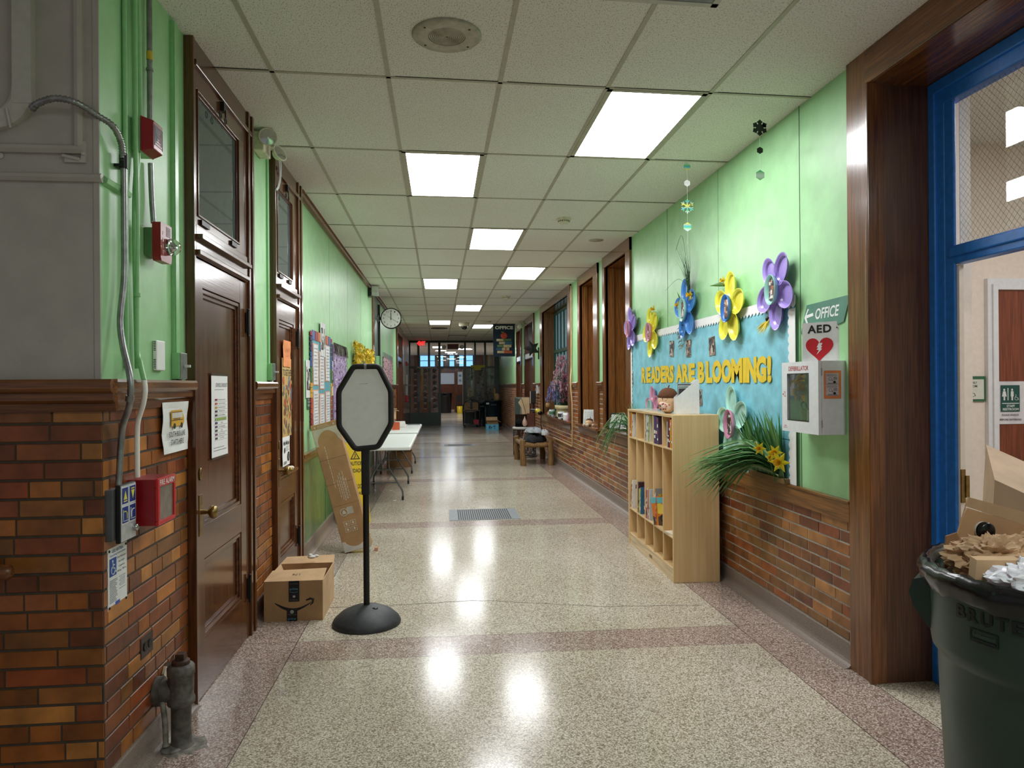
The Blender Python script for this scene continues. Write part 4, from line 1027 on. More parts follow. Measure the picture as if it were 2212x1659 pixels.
one('foam_corner', MB().box(0, 0, 0, .03, .05, .03, (206, 150, 120)), CLOTH, 'bit of pink foam at the foot of the leaning carton', 'packing foam', (-.625, 6.62, 0))

# wet floor sign
t = thing('caution_sign', 'yellow folding wet floor CAUTION sign standing behind the leaning carton', 'floor sign', (-.985, 8.15, 0), rz=math.radians(18))
ye = (232, 196, 30)
YM = vcol('yellow_plastic', .35, var=.05)
for s_ in (1, -1):
    o = obj('panel', MB().prism([(-.145, .0), (-.105, .0), (-.10, .03), (.10, .03), (.105, .0), (.145, .0), (.10, .88), (.05, .92), (-.05, .92), (-.10, .88)], -.01, .01, c=ye), YM, t, bev=.004)
    o.rotation_euler = (-s_*math.radians(9), 0, 0 if s_ == 1 else 0); o.location = (0, -s_*.15, 0)
    if s_ == 1:
        b = MB(); k_ = (30, 28, 20)
        b.prism([(-.055, .70), (.055, .70), (0, .80)], -.0106, -.010, c=k_).prism([(-.038, .710), (.038, .710), (0, .782)], -.0112, -.0106, c=ye).tube([(0, -.0114, .765), (.004, -.0114, .735), (-.012, -.0114, .715)], .004, 5, k_)
        b.text('CAUTION', 0, .655, .17, .045, -.0102, k_, .02).text('CUIDADO', 0, .575, .17, .045, -.0102, k_, .02).text('WET FLOOR', 0, .40, .17, .05, -.0102, k_, .02).text('PISO MOJADO', 0, .32, .17, .04, -.0102, k_, .02)
        obj('lettering', b, PRINT, o)
obj('side_web', MB().prism([(-.15, .03), (.15, .03), (.01, .86), (-.01, .86)], .108, .112, 'x', ye), YM, t)
b = MB()
for i, (s_, z) in enumerate((('CAUTION', .60), ('WET', .45), ('FLOOR', .36), ('PISO', .26), ('MOJADO', .16))):
    b.M = Matrix.Translation((.112, 0, z)) @ Matrix.Rotation(PI/2, 4, 'Z'); b.text(s_, 0, 0, .05+.02*(5-i)*.3+i*.02, .045, 0, (30, 28, 20), .02)
obj('side_lettering', b, PRINT, t)

# folding tables
TW = solid('speckled_white_table_plastic', (222, 226, 222), .4, var=.03, scale=60)
GM = solid('grey_tube_steel', (104, 106, 108), .4, .5)
def table(y0, label):
    t = thing('folding_table', label, 'table', (-.785, y0, 0), group='white folding tables along the left wall')
    obj('tabletop', MB().box(-.38, 0, .70, .38, 2.4, .742), TW, t, bev=.012)
    rim = MB().box(-.385, -.005, .695, .385, .02, .735).box(-.385, 2.38, .695, .385, 2.405, .735).box(-.385, 0, .695, -.365, 2.4, .735).box(.365, 0, .695, .385, 2.4, .735)
    obj('rim', rim, TW, t, bev=.008)
    obj('rail', MB().tube([(-.30, .1, .685), (-.30, 2.3, .685)], .012).tube([(.30, .1, .685), (.30, 2.3, .685)], .012), GM, t)
    for yy, d in ((.42, -1), (1.98, 1)):
        for s_ in (-1, 1):
            o = obj('leg', MB().tube(path([(s_*.075, yy-d*.05, .70), (s_*.08, yy-d*.03, .45), (s_*.12, yy-d*.02, .36), (s_*.245, yy, .15), (s_*.262, yy, .09), (s_*.262, yy, .03)], 5), .0125, 10), GM, t)
            obj('foot', MB().tube([(s_*.262, yy, 0), (s_*.262, yy, .05)], .0155, 10), BLACKR, o)
        obj('stretcher', MB().tube([(-.10, yy-d*.02, .40), (.10, yy-d*.02, .40)], .009).tube([(-.20, yy, .235), (.20, yy, .235)], .009), GM, t)
        obj('brace', MB().tube([(0, yy-d*.02, .40), (0, yy+(-d)*-.35, .68)], .008), GM, t)
    return t
table(9.1, 'nearer white plastic folding table beyond the sign stand')
table(11.95, 'farther white plastic folding table under the clock')
t = thing('paper_stack', 'papers and a dark strip lying on the farther folding table', 'papers', (-.72, 13.9, .742))
obj('sheet', MB().box(0, 0, 0, .30, .22, .006, (236, 238, 236)).box(.02, -.4, 0, .28, -.1, .004, (232, 234, 230)), PRINT, t)
obj('dark_strip', MB().box(.05, .05, .006, .29, .16, .012, (44, 44, 46)), PRINT, t)
def crate(name, label, loc, w, d, h, c=CB, rz=0, open_=True, group=None, cat='box'):
    t = thing(name, label, cat, loc, rz, group)
    b = MB().box(-w/2, -d/2, 0, w/2, -d/2+.005, h, c).box(-w/2, d/2-.005, 0, w/2, d/2, h, c).box(-w/2, -d/2, 0, -w/2+.005, d/2, h, c).box(w/2-.005, -d/2, 0, w/2, d/2, h, c).box(-w/2, -d/2, 0, w/2, d/2, .005, c)
    obj('body', b, CARD, t)
    if open_:
        flap('flap', [(-w/2, -d/2, h), (w/2, -d/2, h), (w/2, -d/2-.3*d, h+.1*d), (-w/2, -d/2-.3*d, h+.1*d)], t)
        flap('flap', [(w/2, -d/2, h), (w/2, d/2, h), (w/2+.25*w, d/2, h-.1*w), (w/2+.25*w, -d/2, h-.1*w)], t)
        flap('flap', [(w/2, d/2, h), (-w/2, d/2, h), (-w/2, d/2+.1*d, h+.35*d), (w/2, d/2+.1*d, h+.35*d)], t)
    return t
crate('cardboard_box', 'brown cardboard box standing on the farther folding table, lowest of three', (-.98, 13.0, .742), .26, .3, .16, open_=False)
crate('cardboard_box', 'small orange-marked box beside the brown box on the farther folding table', (-.80, 12.6, .742), .12, .14, .13, (206, 96, 60), open_=False)
crate('cardboard_box', 'open-flapped box perched on top of the boxes on the farther table', (-.97, 13.02, .912), .24, .24, .17, CBL, rz=.3)
one('paper_sheet', MB().sheet(-.12, 0, .12, .16, 0, .002, .01, (226, 224, 216)), PRINT, 'loose white sheet leaning out beside the boxes on the farther table', 'paper', (-.77, 13.3, .742), rz=.3, rot=(-.9, 0, .3))
crate('cardboard_box', 'dark brown cardboard box on the floor under the farther folding table', (-.80, 13.6, 0), .45, .5, .28, CBD, open_=False)
one('paper_scrap', MB().prism([(-.02, -.01), (.015, -.016), (.022, .012), (-.012, .016)], .0, .003, 'z', c=(235, 235, 230)), PRINT, 'tiny white paper scrap on the terrazzo near the table leg', 'scrap', (-.63, 9.5, 0))
one('paper_scrap', MB().prism([(-.02, -.01), (.015, -.016), (.022, .012), (-.012, .016)], .0, .003, 'z', c=(235, 235, 230)), PRINT, 'white paper scrap on the terrazzo behind the nearer scrap', 'scrap', (-.74, 10.4, 0))
# floor grates
def grate(loc, w, d, label, rz=0):
    t = thing('floor_grate', label, 'floor grate', loc, rz, 'steel floor grates')
    b = MB().box(0, 0, 0, w, .02, .004).box(0, d-.02, 0, w, d, .004).box(0, 0, 0, .09, d, .004).box(w-.09, 0, 0, w, d, .004)
    obj('pit', MB().box(.01, .01, -.001, w-.01, d-.01, .001), BLACKR, t)
    obj('frame', b, solid('dull_grate_steel', (120, 126, 130), .5, .2), t) if 'dull_grate_steel' not in MATS else obj('frame', b, MATS['dull_grate_steel'], t)
    b = MB(); n = 26
    for k in range(n):
        x = .095+(w-.19)*k/(n-1); b.box(x-.005, .02, .001, x+.005, d-.02, .0045)
    obj('bars', b, MATS['dull_grate_steel'], t)
grate((.075, 7.99, 0), .80, .69, 'nearer ribbed steel grate set in the floor')
grate((.05, 17.75, 0), .78, .55, 'farther ribbed steel grate set in the floor')
# hairline crack in the terrazzo
b = MB(); pts = [(-.9, 4.98), (-.3, 4.97), (.2, 5.02), (.45, 4.96), (.75, 4.86), (1.1, 4.77), (1.45, 4.74), (1.82, 4.71)]; rr = random.Random(4); P = []
for i in range(len(pts)-1):
    for k in range(6):
        q = k/6; P.append((pts[i][0]*(1-q)+pts[i+1][0]*q, pts[i][1]*(1-q)+pts[i+1][1]*q+rr.uniform(-.008, .008)))
for i in range(len(P)-1): b.add([(P[i][0], P[i][1]-.003, .0006), (P[i+1][0], P[i+1][1]-.003, .0006), (P[i+1][0], P[i+1][1]+.003, .0006), (P[i][0], P[i][1]+.003, .0006)], [(0, 1, 2, 3)])
struct('trim_14', b, solid('floor_crack', (70, 60, 50), .9))

# ---------------------------------------------------------------- left wall posters
def jumble(b, x0, z0, x1, z1, n, cols, s0, s1, Y, seed):
    rr = random.Random(seed)
    for k in range(n):
        x, z = rr.uniform(x0, x1), rr.uniform(z0, z1); w, h = rr.uniform(s0, s1), rr.uniform(s0, s1); y = Y-.0004-.0006*rr.random()
        b.box(max(x-w, x0), y, max(z-h, z0), min(x+w, x1), Y, min(z+h, z1), rr.choice(cols))
t = thing('class_display', 'blue paper display of white strips with a rainbow edge, first on the green wall', 'display', **onleft(7.33, 1.58, .007))
obj('backing', MB().box(-.58, -.004, -.44, .56, 0, .40, (104, 176, 190)), PRINT, t)
b = MB(); rc = [(150, 40, 50), (190, 70, 40), (220, 170, 60), (60, 120, 60), (50, 90, 150), (60, 40, 90)]
for side in (-1, 1):
    for k in range(19): b.box(side*.60-.05, -.009, -.46+k*.048, side*.60+.05, -.004, -.418+k*.048, rc[(k//3) % 6])
for k in range(7): b.box(-.55+k*.16, -.009, .37, -.42+k*.16, -.004, .46, [(90, 110, 170), (160, 70, 80), (210, 120, 70)][k % 3])
obj('rainbow_border', b, PRINT, t)
for k, (x, z0, z1) in enumerate(((-.38, -.46, -.10), (-.38, -.06, .34), (-.03, -.46, -.14), (-.03, -.1, .28), (.33, -.46, -.12), (.33, -.02, .36))):
    b = MB().box(x-.16, -.007, z0, x+.15, -.004, z1, (244, 176, 138)).sheet(x-.14, z0+.01, x+.11, z1-.01, -.008, amp=.004, c=(238, 238, 240), seed=k); b.lines(x-.11, x+.09, z1-.03, z0+.03, 10, -.0165, (130, 130, 150), .004, k)
    obj('strip', b, PRINT, t)
for (x, z, w, h), lb in (((-.70, -.0, .14, .17), 'black and white photo page at the left of the blue display'), ((.74, .02, .14, .19), 'photo page on the right edge of the blue display'), ((.02, .40, .14, .17), 'grey photo page at the top of the blue display')):
    o = thing('photo_page', lb, 'photo', **onleft(7.33+x, 1.58+z, .017 if abs(x) < .1 else .006)); obj('sheet', MB().box(-w, -.003, -h, w, 0, h, (232, 232, 232)), PRINT, o)
    b = MB(); jumble(b, -w*.8, -h*.6, w*.8, h*.7, 26, [(40, 38, 38), (90, 80, 76), (150, 140, 134), (200, 196, 190), (120, 60, 40)], .01, .045, -.003, int(x*50)+3); obj('picture', b, PRINT, o)
t = thing('room_sign', 'small dark green room sign on the wall beside the second door', 'sign', **onleft(6.66, 1.36))
obj('plate', MB().box(-.11, -.006, -.055, .11, 0, .055, (50, 92, 70)), PRINT, t); obj('lettering', MB().text('ACCESS TO', 0, .012, .15, .02, -.006, (226, 232, 228), .01).text('ELEVATOR', 0, -.02, .15, .02, -.006, (226, 232, 228), .01).box(-.08, -.007, .034, .04, -.006, .037, (226, 232, 228)), PRINT, t)
def scribbled(name, label, y, z, w, h, base, cols, seed, border):
    t = thing(name, label, 'poster', **onleft(y, z, .006)); obj('sheet', MB().box(-w, -.006, -h, w, 0, h, base), PRINT, t)
    b = MB(); rr = random.Random(seed)
    for k in range(420):
        x, zz = rr.uniform(-w*.92, w*.92), rr.uniform(-h*.95, h*.9); a = rr.uniform(0, PI); l = rr.uniform(.01, .035)
        b.tube([(x, -.0066, zz), (x+l*.6*math.cos(a), -.0066, zz+l*math.sin(a))], rr.uniform(.002, .006), 4, rr.choice(cols), cap=False)
    obj('handwriting', b, PRINT, t); b = MB()
    if border == 'fringe':
        for k in range(90):
            x = -w+2*w*k/90; b.blade([(x, -.008, h+.02), (x+rr.uniform(-.02, .02), -.02, h-.05), (x+rr.uniform(-.03, .03), -.03, h-.12)], .02, rr.choice([(90, 86, 70), (60, 56, 50), (120, 116, 96), (40, 38, 34)]))
        for k in range(60):
            for s_ in (-1, 1):
                zz = -h+2*h*k/60; b.blade([(s_*w, -.008, zz), (s_*w+rr.uniform(-.02, .02), -.015, zz-.03)], .012, rr.choice([(60, 56, 50), (90, 86, 70)]))
    else:
        for k in range(16): x = -w+2*w*k/16; b.box(x, -.012, h-.02, x+.06, -.006, h+.09, [(200, 200, 200), (60, 60, 64)][k % 2])
        for k in range(18):
            for s_ in (-1, 1): b.box(s_*w-.03, -.012, -h+2*h*k/18, s_*w+.03, -.006, -h+2*h*k/18+.03, [(200, 200, 200), (60, 60, 64)][k % 2])
    obj('fringe' if border == 'fringe' else 'film_border', b, PRINT, t); return t
scribbled('poster', 'tall lavender signed poster with a dark fringe, second on the green wall', 8.64, 1.50, .55, .48, (186, 158, 208), [(40, 30, 44), (60, 50, 70), (200, 190, 210), (240, 236, 240)], 2, 'fringe')
scribbled('poster', 'pink poster with dark drawings on the green wall beyond the clock', 16.3, 1.72, 1.4, .40, (222, 176, 186), [(60, 40, 44), (100, 60, 60), (236, 210, 214)], 6, 'film')
t = thing('display', 'small blue display framed by crumpled yellow tissue, behind the octagonal sign', 'display', **onleft(10.95, 1.72, .006))
obj('backing', MB().box(-1.0, -.006, -.45, 1.0, 0, .25, (110, 180, 200)), PRINT, t)
b = MB(); rr = random.Random(8)
for k in range(420):
    q = rr.random()
    if q < .5: x, z = rr.uniform(-1.2, 1.2), rr.uniform(.10, .36)
    else: x, z = rr.choice((-1, 1))*rr.uniform(.85, 1.2), rr.uniform(-.45, .36)
    s_ = rr.uniform(.03, .08); c = rr.choice([(238, 204, 44), (226, 188, 30), (246, 220, 80), (206, 166, 24)]); v = [Vector((x, -.02-rr.random()*.07, z))+Vector((rr.uniform(-s_, s_), rr.uniform(-.02, .02), rr.uniform(-s_, s_))) for _ in range(4)]
    b.add(v, [(0, 1, 2, 3)], c)
o = obj('yellow_tissue', b, vcol('tissue', .7), t); sm = o.modifiers.new('thick', 'SOLIDIFY'); sm.thickness = .002
b = MB()
for k in range(4): b.box(-.8+k*.42, -.012, -.4, -.5+k*.42, -.006, .02, (236, 240, 244)).box(-.72+k*.42, -.014, -.2, -.62+k*.42, -.012, -.02, (150, 160, 180))
obj('notes', b, PRINT, t)

# clock on a black bracket
t = thing('wall_clock', 'round black-rimmed double-sided clock on a bracket showing noon', 'clock', (-.94, 13.6, 2.778))
R_ = .190
obj('case', MB().lathe([(R_, -.05), (R_+.006, -.045), (R_+.006, .045), (R_, .05)], 0, 0, 0, 48, axis='y'), BLACKM, t)
obj('dial', MB().lathe([(R_-.012, -.0525), (0, -.0525)], 0, 0, 0, 48, (232, 236, 226), 'y'), vcol('clock_dial', .4, var=.03), t)
b = MB()
for k in range(1, 13):
    a = PI/2-k*PI/6; b.text(str(k), .140*math.cos(a), .140*math.sin(a), .036 if k > 9 else .020, .034, -.0526, (20, 20, 22), .01)
for k in range(60):
    a = k*PI/30; b.tube([(.168*math.cos(a), -.053, .168*math.sin(a)), (.175*math.cos(a), -.053, .175*math.sin(a))], .0012, 4, (40, 40, 40), cap=False)
b.lines(-.025, .03, -.06, -.07, 1, -.0526, (90, 90, 90), .004, 2)
obj('numerals', b, PRINT, t)
obj('hour_hand', MB().prism([(-.007, -.03), (.007, -.03), (.006, .095), (-.006, .095)], -.0555, -.0545), BLACKM, t)
obj('minute_hand', MB().prism([(-.005, -.035), (.005, -.035), (.003, .140), (-.003, .140)], -.058, -.057), BLACKM, t)
obj('second_hand', MB().tube([(-.07, -.060, .045), (.12, -.060, -.075)], .0016, 5).lathe([(.008, -.062), (0, -.063)], 0, 0, 0, 12, axis='y'), BLACKM, t)
obj('bracket', MB().box(-.27, -.025, -.03, -.18, .025, .03), BLACKM, t, bev=.004)
obj('wall_mount', MB().lathe([(.075, -.27), (.07, -.235), (.045, -.225)], 0, 0, 0, 24, axis='x'), solid('grey_mount', (90, 96, 94), .4), t)
one('dark_conduit', MB().tube([(0, 0, 0), (0, 0, -1.35)], .022, 10), BLACKM, 'thick dark conduit on the slate door behind the clock', 'conduit', (LW+.036, 13.7, 3.05))
t = thing('light_switch', 'green electrical box low under the dark conduit beyond the yellow display', 'switch', (LW, 13.35, 1.92)); obj('box', MB().box(.012, -.09, -.14, .07, .09, .14), GREENP, t, bev=.004); obj('cover', MB().box(.07, -.08, -.13, .075, .08, .13), DGREEN, t)
t = thing('fire_pull_station', 'small red fire pull box on the far left grey wall before the glass screen', 'fire alarm', (LW, 24.3, 1.07)); obj('box', MB().box(0.02, -.30, -.11, .09, .30, .11), REDP, t, bev=.01); obj('conduit', MB().tube([(.04, 0, .11), (.04, 0, .8)], .015, 8), WHITEP, t)
t = thing('fire_strobe', 'tiny red strobe with a clear lens high on the far left grey wall', 'fire alarm', (LW, 24.5, 2.25)); obj('box', MB().box(0, -.2, -.07, .07, .2, .07), REDP, t, bev=.01); obj('lens', MB().ell(.09, 0, -.02, .03, .1, .04), GLASS, t)
# ================================================================ BULLETIN BOARD on the right wall
BY, BZ = 6.05, 1.46              # board centre; local x = BY - y
t = thing('bulletin_board', 'long blue paper bulletin board with a white scalloped border', 'bulletin board', **onright(BY, BZ, .006))
x0, x1, z0, z1 = -1.90, 1.90, -.575, .59
BLUEPAP = vcol('crinkled_blue_paper', .5, bump=.9, bs=7, var=.16)
b = MB(); nx, nz = 60, 18; rr = random.Random(11); vs = []
for j in range(nz+1):
    for i in range(nx+1): vs.append((x0+.02+(x1-x0-.05)*i/nx, -.006-rr.random()*.006, z0+(z1-z0)*j/nz))
b.add(vs, [(j*(nx+1)+i, j*(nx+1)+i+1, (j+1)*(nx+1)+i+1, (j+1)*(nx+1)+i) for j in range(nz) for i in range(nx)], (138, 210, 228), True)
b.box(x0+.02, -.003, z0, x1-.03, 0, z1, (138, 210, 228))
obj('blue_paper', b, BLUEPAP, t)
b = MB(); wh = (236, 236, 234); Y = -.016
def scal(p0, p1, inward, w, n, tooth, saw):
    """border strip from p0 to p1 with a scalloped or sawtooth inner edge"""
    p0, p1 = Vector(p0), Vector(p1); d = (p1-p0); nrm = Vector(inward); top = [p0+d*(i/n) for i in range(n+1)]
    for i in range(n):
        a, c = top[i], top[i+1]; pts = [a, c]
        if saw: pts += [c+nrm*w, (a+c)/2+nrm*(w+tooth), a+nrm*w]
        else:
            for k in range(5):
                q = 1-k/4; m_ = a+(c-a)*q; pts.append(m_+nrm*(w+tooth*math.sin(PI*q)))
        pts2 = [(p[0], p[1]) for p in pts]
        b.prism(pts2, Y, Y+.003, c=wh)
scal((x0, z1), (x1, z1), (0, -1), .055, 70, .022, True); scal((x0, z0+.05), (x1-.6, z0+.05), (0, 1), .03, 60, .03, True)
scal((x1, z0+.002), (x1, z1-.08), (-1, 0), .075, 20, .018, False); scal((x0, z0+.09), (x0, z1-.08), (1, 0), .05, 20, .014, False)
obj('border', b, vcol('white_border_paper', .6, var=.03), t)
b = MB().box(x0, -.0135, -.30, x1, -.0125, -.297, (70, 130, 150)); obj('paper_joint', b, PRINT, t)
# yellow letters, each cut out separately
def letter(ch, y, z, w, h, n):
    b = MB(); b.text(ch, 0, 0, w, h, -.004, (236, 202, 40), .055, .0); top = [tuple(v) for v in b.v]
    k = len(top); b.v += [(v[0], v[1]+.004, v[2]) for v in top]
    f0 = list(b.f)
    from collections import Counter
    ed = Counter()
    for f in f0:
        for i in range(len(f)): ed[(f[i], f[(i+1) % len(f)])] += 1
    for (a, c) in list(ed):
        if (c, a) not in ed: b.f.append((c, a, a+k, c+k)); b.c.append((206, 170, 30)); b.sm.append(False)
    nth = {'READERS': '', }
    return one('paper_letter', b, vcol('yellow_letter_paper', .6, bump=.5, bs=12, var=.10) if 'yellow_letter_paper' not in MATS else MATS['yellow_letter_paper'], n, 'letter',
        group='yellow letters spelling the board heading', **onright(y, z, .018))
row = 'READERS ARE BLOOMING!'
px = [7.44, 7.22, 7.06, 6.91, 6.74, 6.60, 6.47, None, 6.28, 6.10, 5.93, None, 5.70, 5.54, 5.40, 5.20, 5.00, 4.86, 4.76, 4.64, 4.53]
px = [7.43, 7.25, 7.08, 6.92, 6.76, 6.61, 6.50, None, 6.29, 6.12, 5.96, None, 5.74, 5.56, 5.40, 5.21, 5.02, 4.88, 4.77, 4.62, 4.50]
wd = {'M': .17, 'O': .165, 'N': .14, 'G': .135, 'I': .055, '!': .05, 'S': .10, 'L': .12, 'A': .16, 'R': .14, 'E': .13, 'B': .13, 'D': .14}
seen = {}
order = ['first', 'second', 'third', 'fourth', 'fifth', 'sixth', 'seventh', 'eighth', 'last']
i = 0
for wrd in row.split(' '):
    for k, ch in enumerate(wrd):
        while px[i] is None: i += 1
        nm = 'exclamation mark' if ch == '!' else 'letter '+ch
        hh = .152 if wrd != 'BLOOMING!' else .165
        letter(ch, px[i], 1.605, wd[ch]*1.14, hh*1.08, 'yellow paper %s, %s character of the word %s' % (nm, order[k] if k < len(wrd)-1 else 'last', wrd.strip('!'))); i += 1
# small photographs
def snap(y, z, label, tilt=0, w=.06, h=.075, seed=1):
    t = thing('photo', label, 'photo', **onright(y, z, .018), group='small photographs pinned on the blue board')
    t.rotation_euler = (0, tilt, -PI/2)
    obj('print', MB().box(-w, -.002, -h, w, 0, h, (150, 134, 124)), PRINT, t)
    b = MB(); jumble(b, -w*.92, -h*.95, w*.92, h*.95, 26, [(44, 38, 34), (84, 62, 50), (150, 110, 88), (196, 186, 174), (70, 80, 96), (24, 22, 22)], .006, .026, -.002, seed); obj('picture', b, PRINT, t)
snap(6.50, 1.84, 'small photo above the second E of READERS', .05, seed=1); snap(6.045, 1.82, 'small photo above the word ARE', 0, seed=2); snap(5.50, 1.81, 'small photo above the middle of BLOOMING', -.06, w=.065, seed=3)
snap(5.79, 1.395, 'small photo under the first B of BLOOMING, right of the white file', -.03, h=.068, seed=4); snap(7.90, 1.58, 'narrow dark photo at the far left end of the blue board', 0, w=.04, seed=5)
snap(6.13, 1.39, 'photo half hidden behind the white magazine file', .1, seed=6)

# paper-plate flowers
def flower(y, z, R, col, ccol, label, rot=0, seed=1, photo=True):
    t = thing('plate_flower', label, 'flower', **onright(y, z, .03), group='paper-plate flowers on the right wall')
    rim = tuple(min(255, v*1.12) for v in col)
    for k in range(5):
        a = PI/2+rot+k*2*PI/5; ca, sa = math.cos(a), math.sin(a); cx, cz = .58*R*ca, .60*R*sa
        prof = [(0, 0), (.68, 0), (.78, -.012), (.93, -.022), (1.0, -.024), (1.0, -.021), (.93, -.018), (.78, -.008), (.68, .003), (0, .003)]
        rl, rs = .45*R, .345*R; n = 28; vs = []
        for r_, yy in prof:
            for q in range(n):
                g_ = 2*PI*q/n; u, v = r_*rl*math.cos(g_), r_*rs*math.sin(g_)
                vs.append((cx+u*ca-v*sa, yy-.008*(k % 2)-(.006 if k == 4 else 0), cz+u*sa+v*ca))
        b = MB(); m_ = len(prof)
        for i in range(m_-1):
            c = rim if 2 <= i <= 6 else col
            b.add([vs[i*n+q] for q in range(n)]+[vs[(i+1)*n+q] for q in range(n)], [(q, (q+1) % n, n+(q+1) % n, n+q) for q in range(n)], c, True)
        obj('petal', b, PLAST, t)
    b = MB().lathe([(0, -.018), (.9, -.018), (1.0, -.040), (1.03, -.038), (.93, -.012), (0, -.012)], 0, -.022, 0, 28, ccol, 'y')
    b.v = [(v[0]*.20*R/.62*.9, v[1], v[2]*.27*R/.62*.9) if True else v for v in b.v]
    c_ = obj('centre_plate', b, PLAST, t)
    if photo:
        b = MB(); w, h = .15*R, .26*R; b.box(-w, -.046, -h, w, -.041, h, (110, 96, 88)); jumble(b, -w*.9, -h*.95, w*.9, h*.95, 24, [(40, 34, 32), (110, 70, 50), (196, 150, 116), (226, 220, 214), (60, 66, 76), (150, 90, 70)], .006, R*.09, -.046, seed)
        obj('photo', b, PRINT, t)
    return t
PU = (162, 140, 214); YE = (238, 228, 76); BL = (70, 132, 206); TE = (172, 222, 204); PK = (216, 150, 180); MI = (160, 214, 204)
fl = [flower(4.345, 2.105, .245, PU, MI, 'largest purple plate flower with a mint centre, nearest the camera', .63, 1), flower(5.07, 2.065, .26, YE, (60, 120, 200), 'yellow plate flower with a blue centre', -.08, 2),
      flower(6.02, 2.155, .26, BL, MI, 'blue plate flower with a mint centre', .1, 3), flower(7.05, 2.035, .25, YE, PK, 'farther yellow plate flower with a pink centre', .35, 4),
      flower(7.84, 2.13, .24, PU, PK, 'small far purple plate flower at the end of the board', .15, 5), flower(5.03, 1.215, .27, TE, PK, 'pale teal plate flower with a pink centre low on the board', .15, 6),
      flower(7.02, 1.27, .21, PK, MI, 'pink plate flower half hidden behind the wooden shelf', .1, 7, False)]
def daffodil(loc, label, s=1.0, rz=-PI/2, tilt=0, group='yellow artificial daffodils', stem=None):
    t = thing('daffodil', label, 'flower', loc, rot=(tilt, 0, rz), group=group); ye = (244, 220, 50)
    b = MB()
    for k in range(6):
        a = k*PI/3; b.blade([(0, 0, 0), (.02*s*math.cos(a), -.006*s, .02*s*math.sin(a)), (.045*s*math.cos(a), -.004*s, .045*s*math.sin(a))], .030*s, ye, up=(0, 1, 0))
    obj('petals', b, LEAF, t); obj('trumpet', MB().lathe([(.006*s, 0), (.010*s, -.012*s), (.017*s, -.026*s), (.016*s, -.026*s), (.006*s, -.004*s)], 0, 0, 0, 14, (240, 196, 30), 'y'), LEAF, t)
    if stem: obj('stem', MB().tube(path([(0, .004, 0)]+stem, 4), .003, 6, (70, 120, 50)), LEAF, t)
    return t
t = thing('yellow_bloom', 'yellow brush-like artificial bloom under the large purple flower', 'flower', **onright(4.50, 1.905, .02))
b = MB(); rr = random.Random(4)
for k in range(60):
    a = rr.uniform(-2.9, .2); l = rr.uniform(.05, .085); b.blade([(.03, -.01, .02), (.03+l*.5*math.cos(a)-.0, -.035, .02+l*.5*math.sin(a)), (.0+l*math.cos(a), -.04-rr.random()*.03, .0+l*math.sin(a))], .012, rr.choice([(240, 220, 60), (226, 200, 40), (250, 236, 110)]), up=(0, 1, 0))
obj('petals', b, LEAF, t); obj('heart', MB().ell(.04, -.03, .025, .016, .012, .016, (40, 36, 24)), LEAF, t)
daffodil((RW-.05, 5.90, 2.27), 'yellow daffodil head on the right of the blue plate flower', 1.3); daffodil((RW-.05, 6.22, 2.22), 'yellow daffodil head with a leaf left of the blue plate flower', 1.0)
daffodil((RW-.05, 6.95, 2.26), 'yellow daffodil head on top of the farther yellow flower', 1.2); daffodil((RW-.04, 5.20, 2.29), 'yellow daffodil head at the upper left of the yellow flower', 1.0)
one('leaf', MB().blade([(0, 0, 0), (-.10, -.02, .02), (-.26, -.03, .03)], .05, (96, 140, 60), up=(0, 1, 0)), LEAF, 'long green leaf sticking out left of the nearer yellow flower', 'leaf', **onright(5.17, 2.25, .03))
one('leaf', MB().blade([(0, 0, 0), (-.03, -.03, .06), (-.08, -.03, .12)], .04, (96, 140, 60), up=(0, 1, 0)), LEAF, 'small green leaf left of the blue flower', 'leaf', **onright(6.14, 2.22, .03))
t = thing('dried_sprig', 'dry brown leaf sprig hanging under the blue plate flower', 'sprig', **onright(6.17, 1.93, .02)); b = MB(); rr = random.Random(14)
for k in range(26): x, z = rr.uniform(-.03, .04), rr.uniform(-.09, .10); b.blade([(x, -.01, z), (x+rr.uniform(-.03, .03), -.03, z+rr.uniform(-.03, .01)), (x+rr.uniform(-.05, .05), -.04, z+rr.uniform(-.05, .0))], .02, rr.choice([(120, 110, 80), (80, 80, 56), (150, 140, 110)]), up=(0, 1, 0))
obj('leaves', b, LEAF, t)
# grass above the blue flower
t = thing('grass_tuft', 'tuft of dark artificial grass sticking up behind the blue flower', 'grass', **onright(5.93, 2.28, .03)); b = MB(); rr = random.Random(31)
for k in range(46):
    a = rr.uniform(-.45, .45); l = rr.uniform(.14, .44) if k > 8 else rr.uniform(.4, .56)
    b.blade([(rr.uniform(-.02, .02), -.01-rr.random()*.03, 0), (math.sin(a)*l*.35, -.03, l*.45), (math.sin(a)*l*.8+rr.uniform(-.03, .03), -.05-rr.random()*.05, l*.95)], .010, rr.choice([(50, 92, 60), (66, 112, 72), (40, 76, 52)]), up=(0, 1, 0))
for l in ((-.55, .10), (-.25, .42)): b.tube(path([(0, -.02, .05), (l[0]*.4, -.04, l[1]*1.1+.05), (l[0], -.05, l[1])]), .0015, 4, (60, 90, 60))
obj('blades', b, LEAF, t)
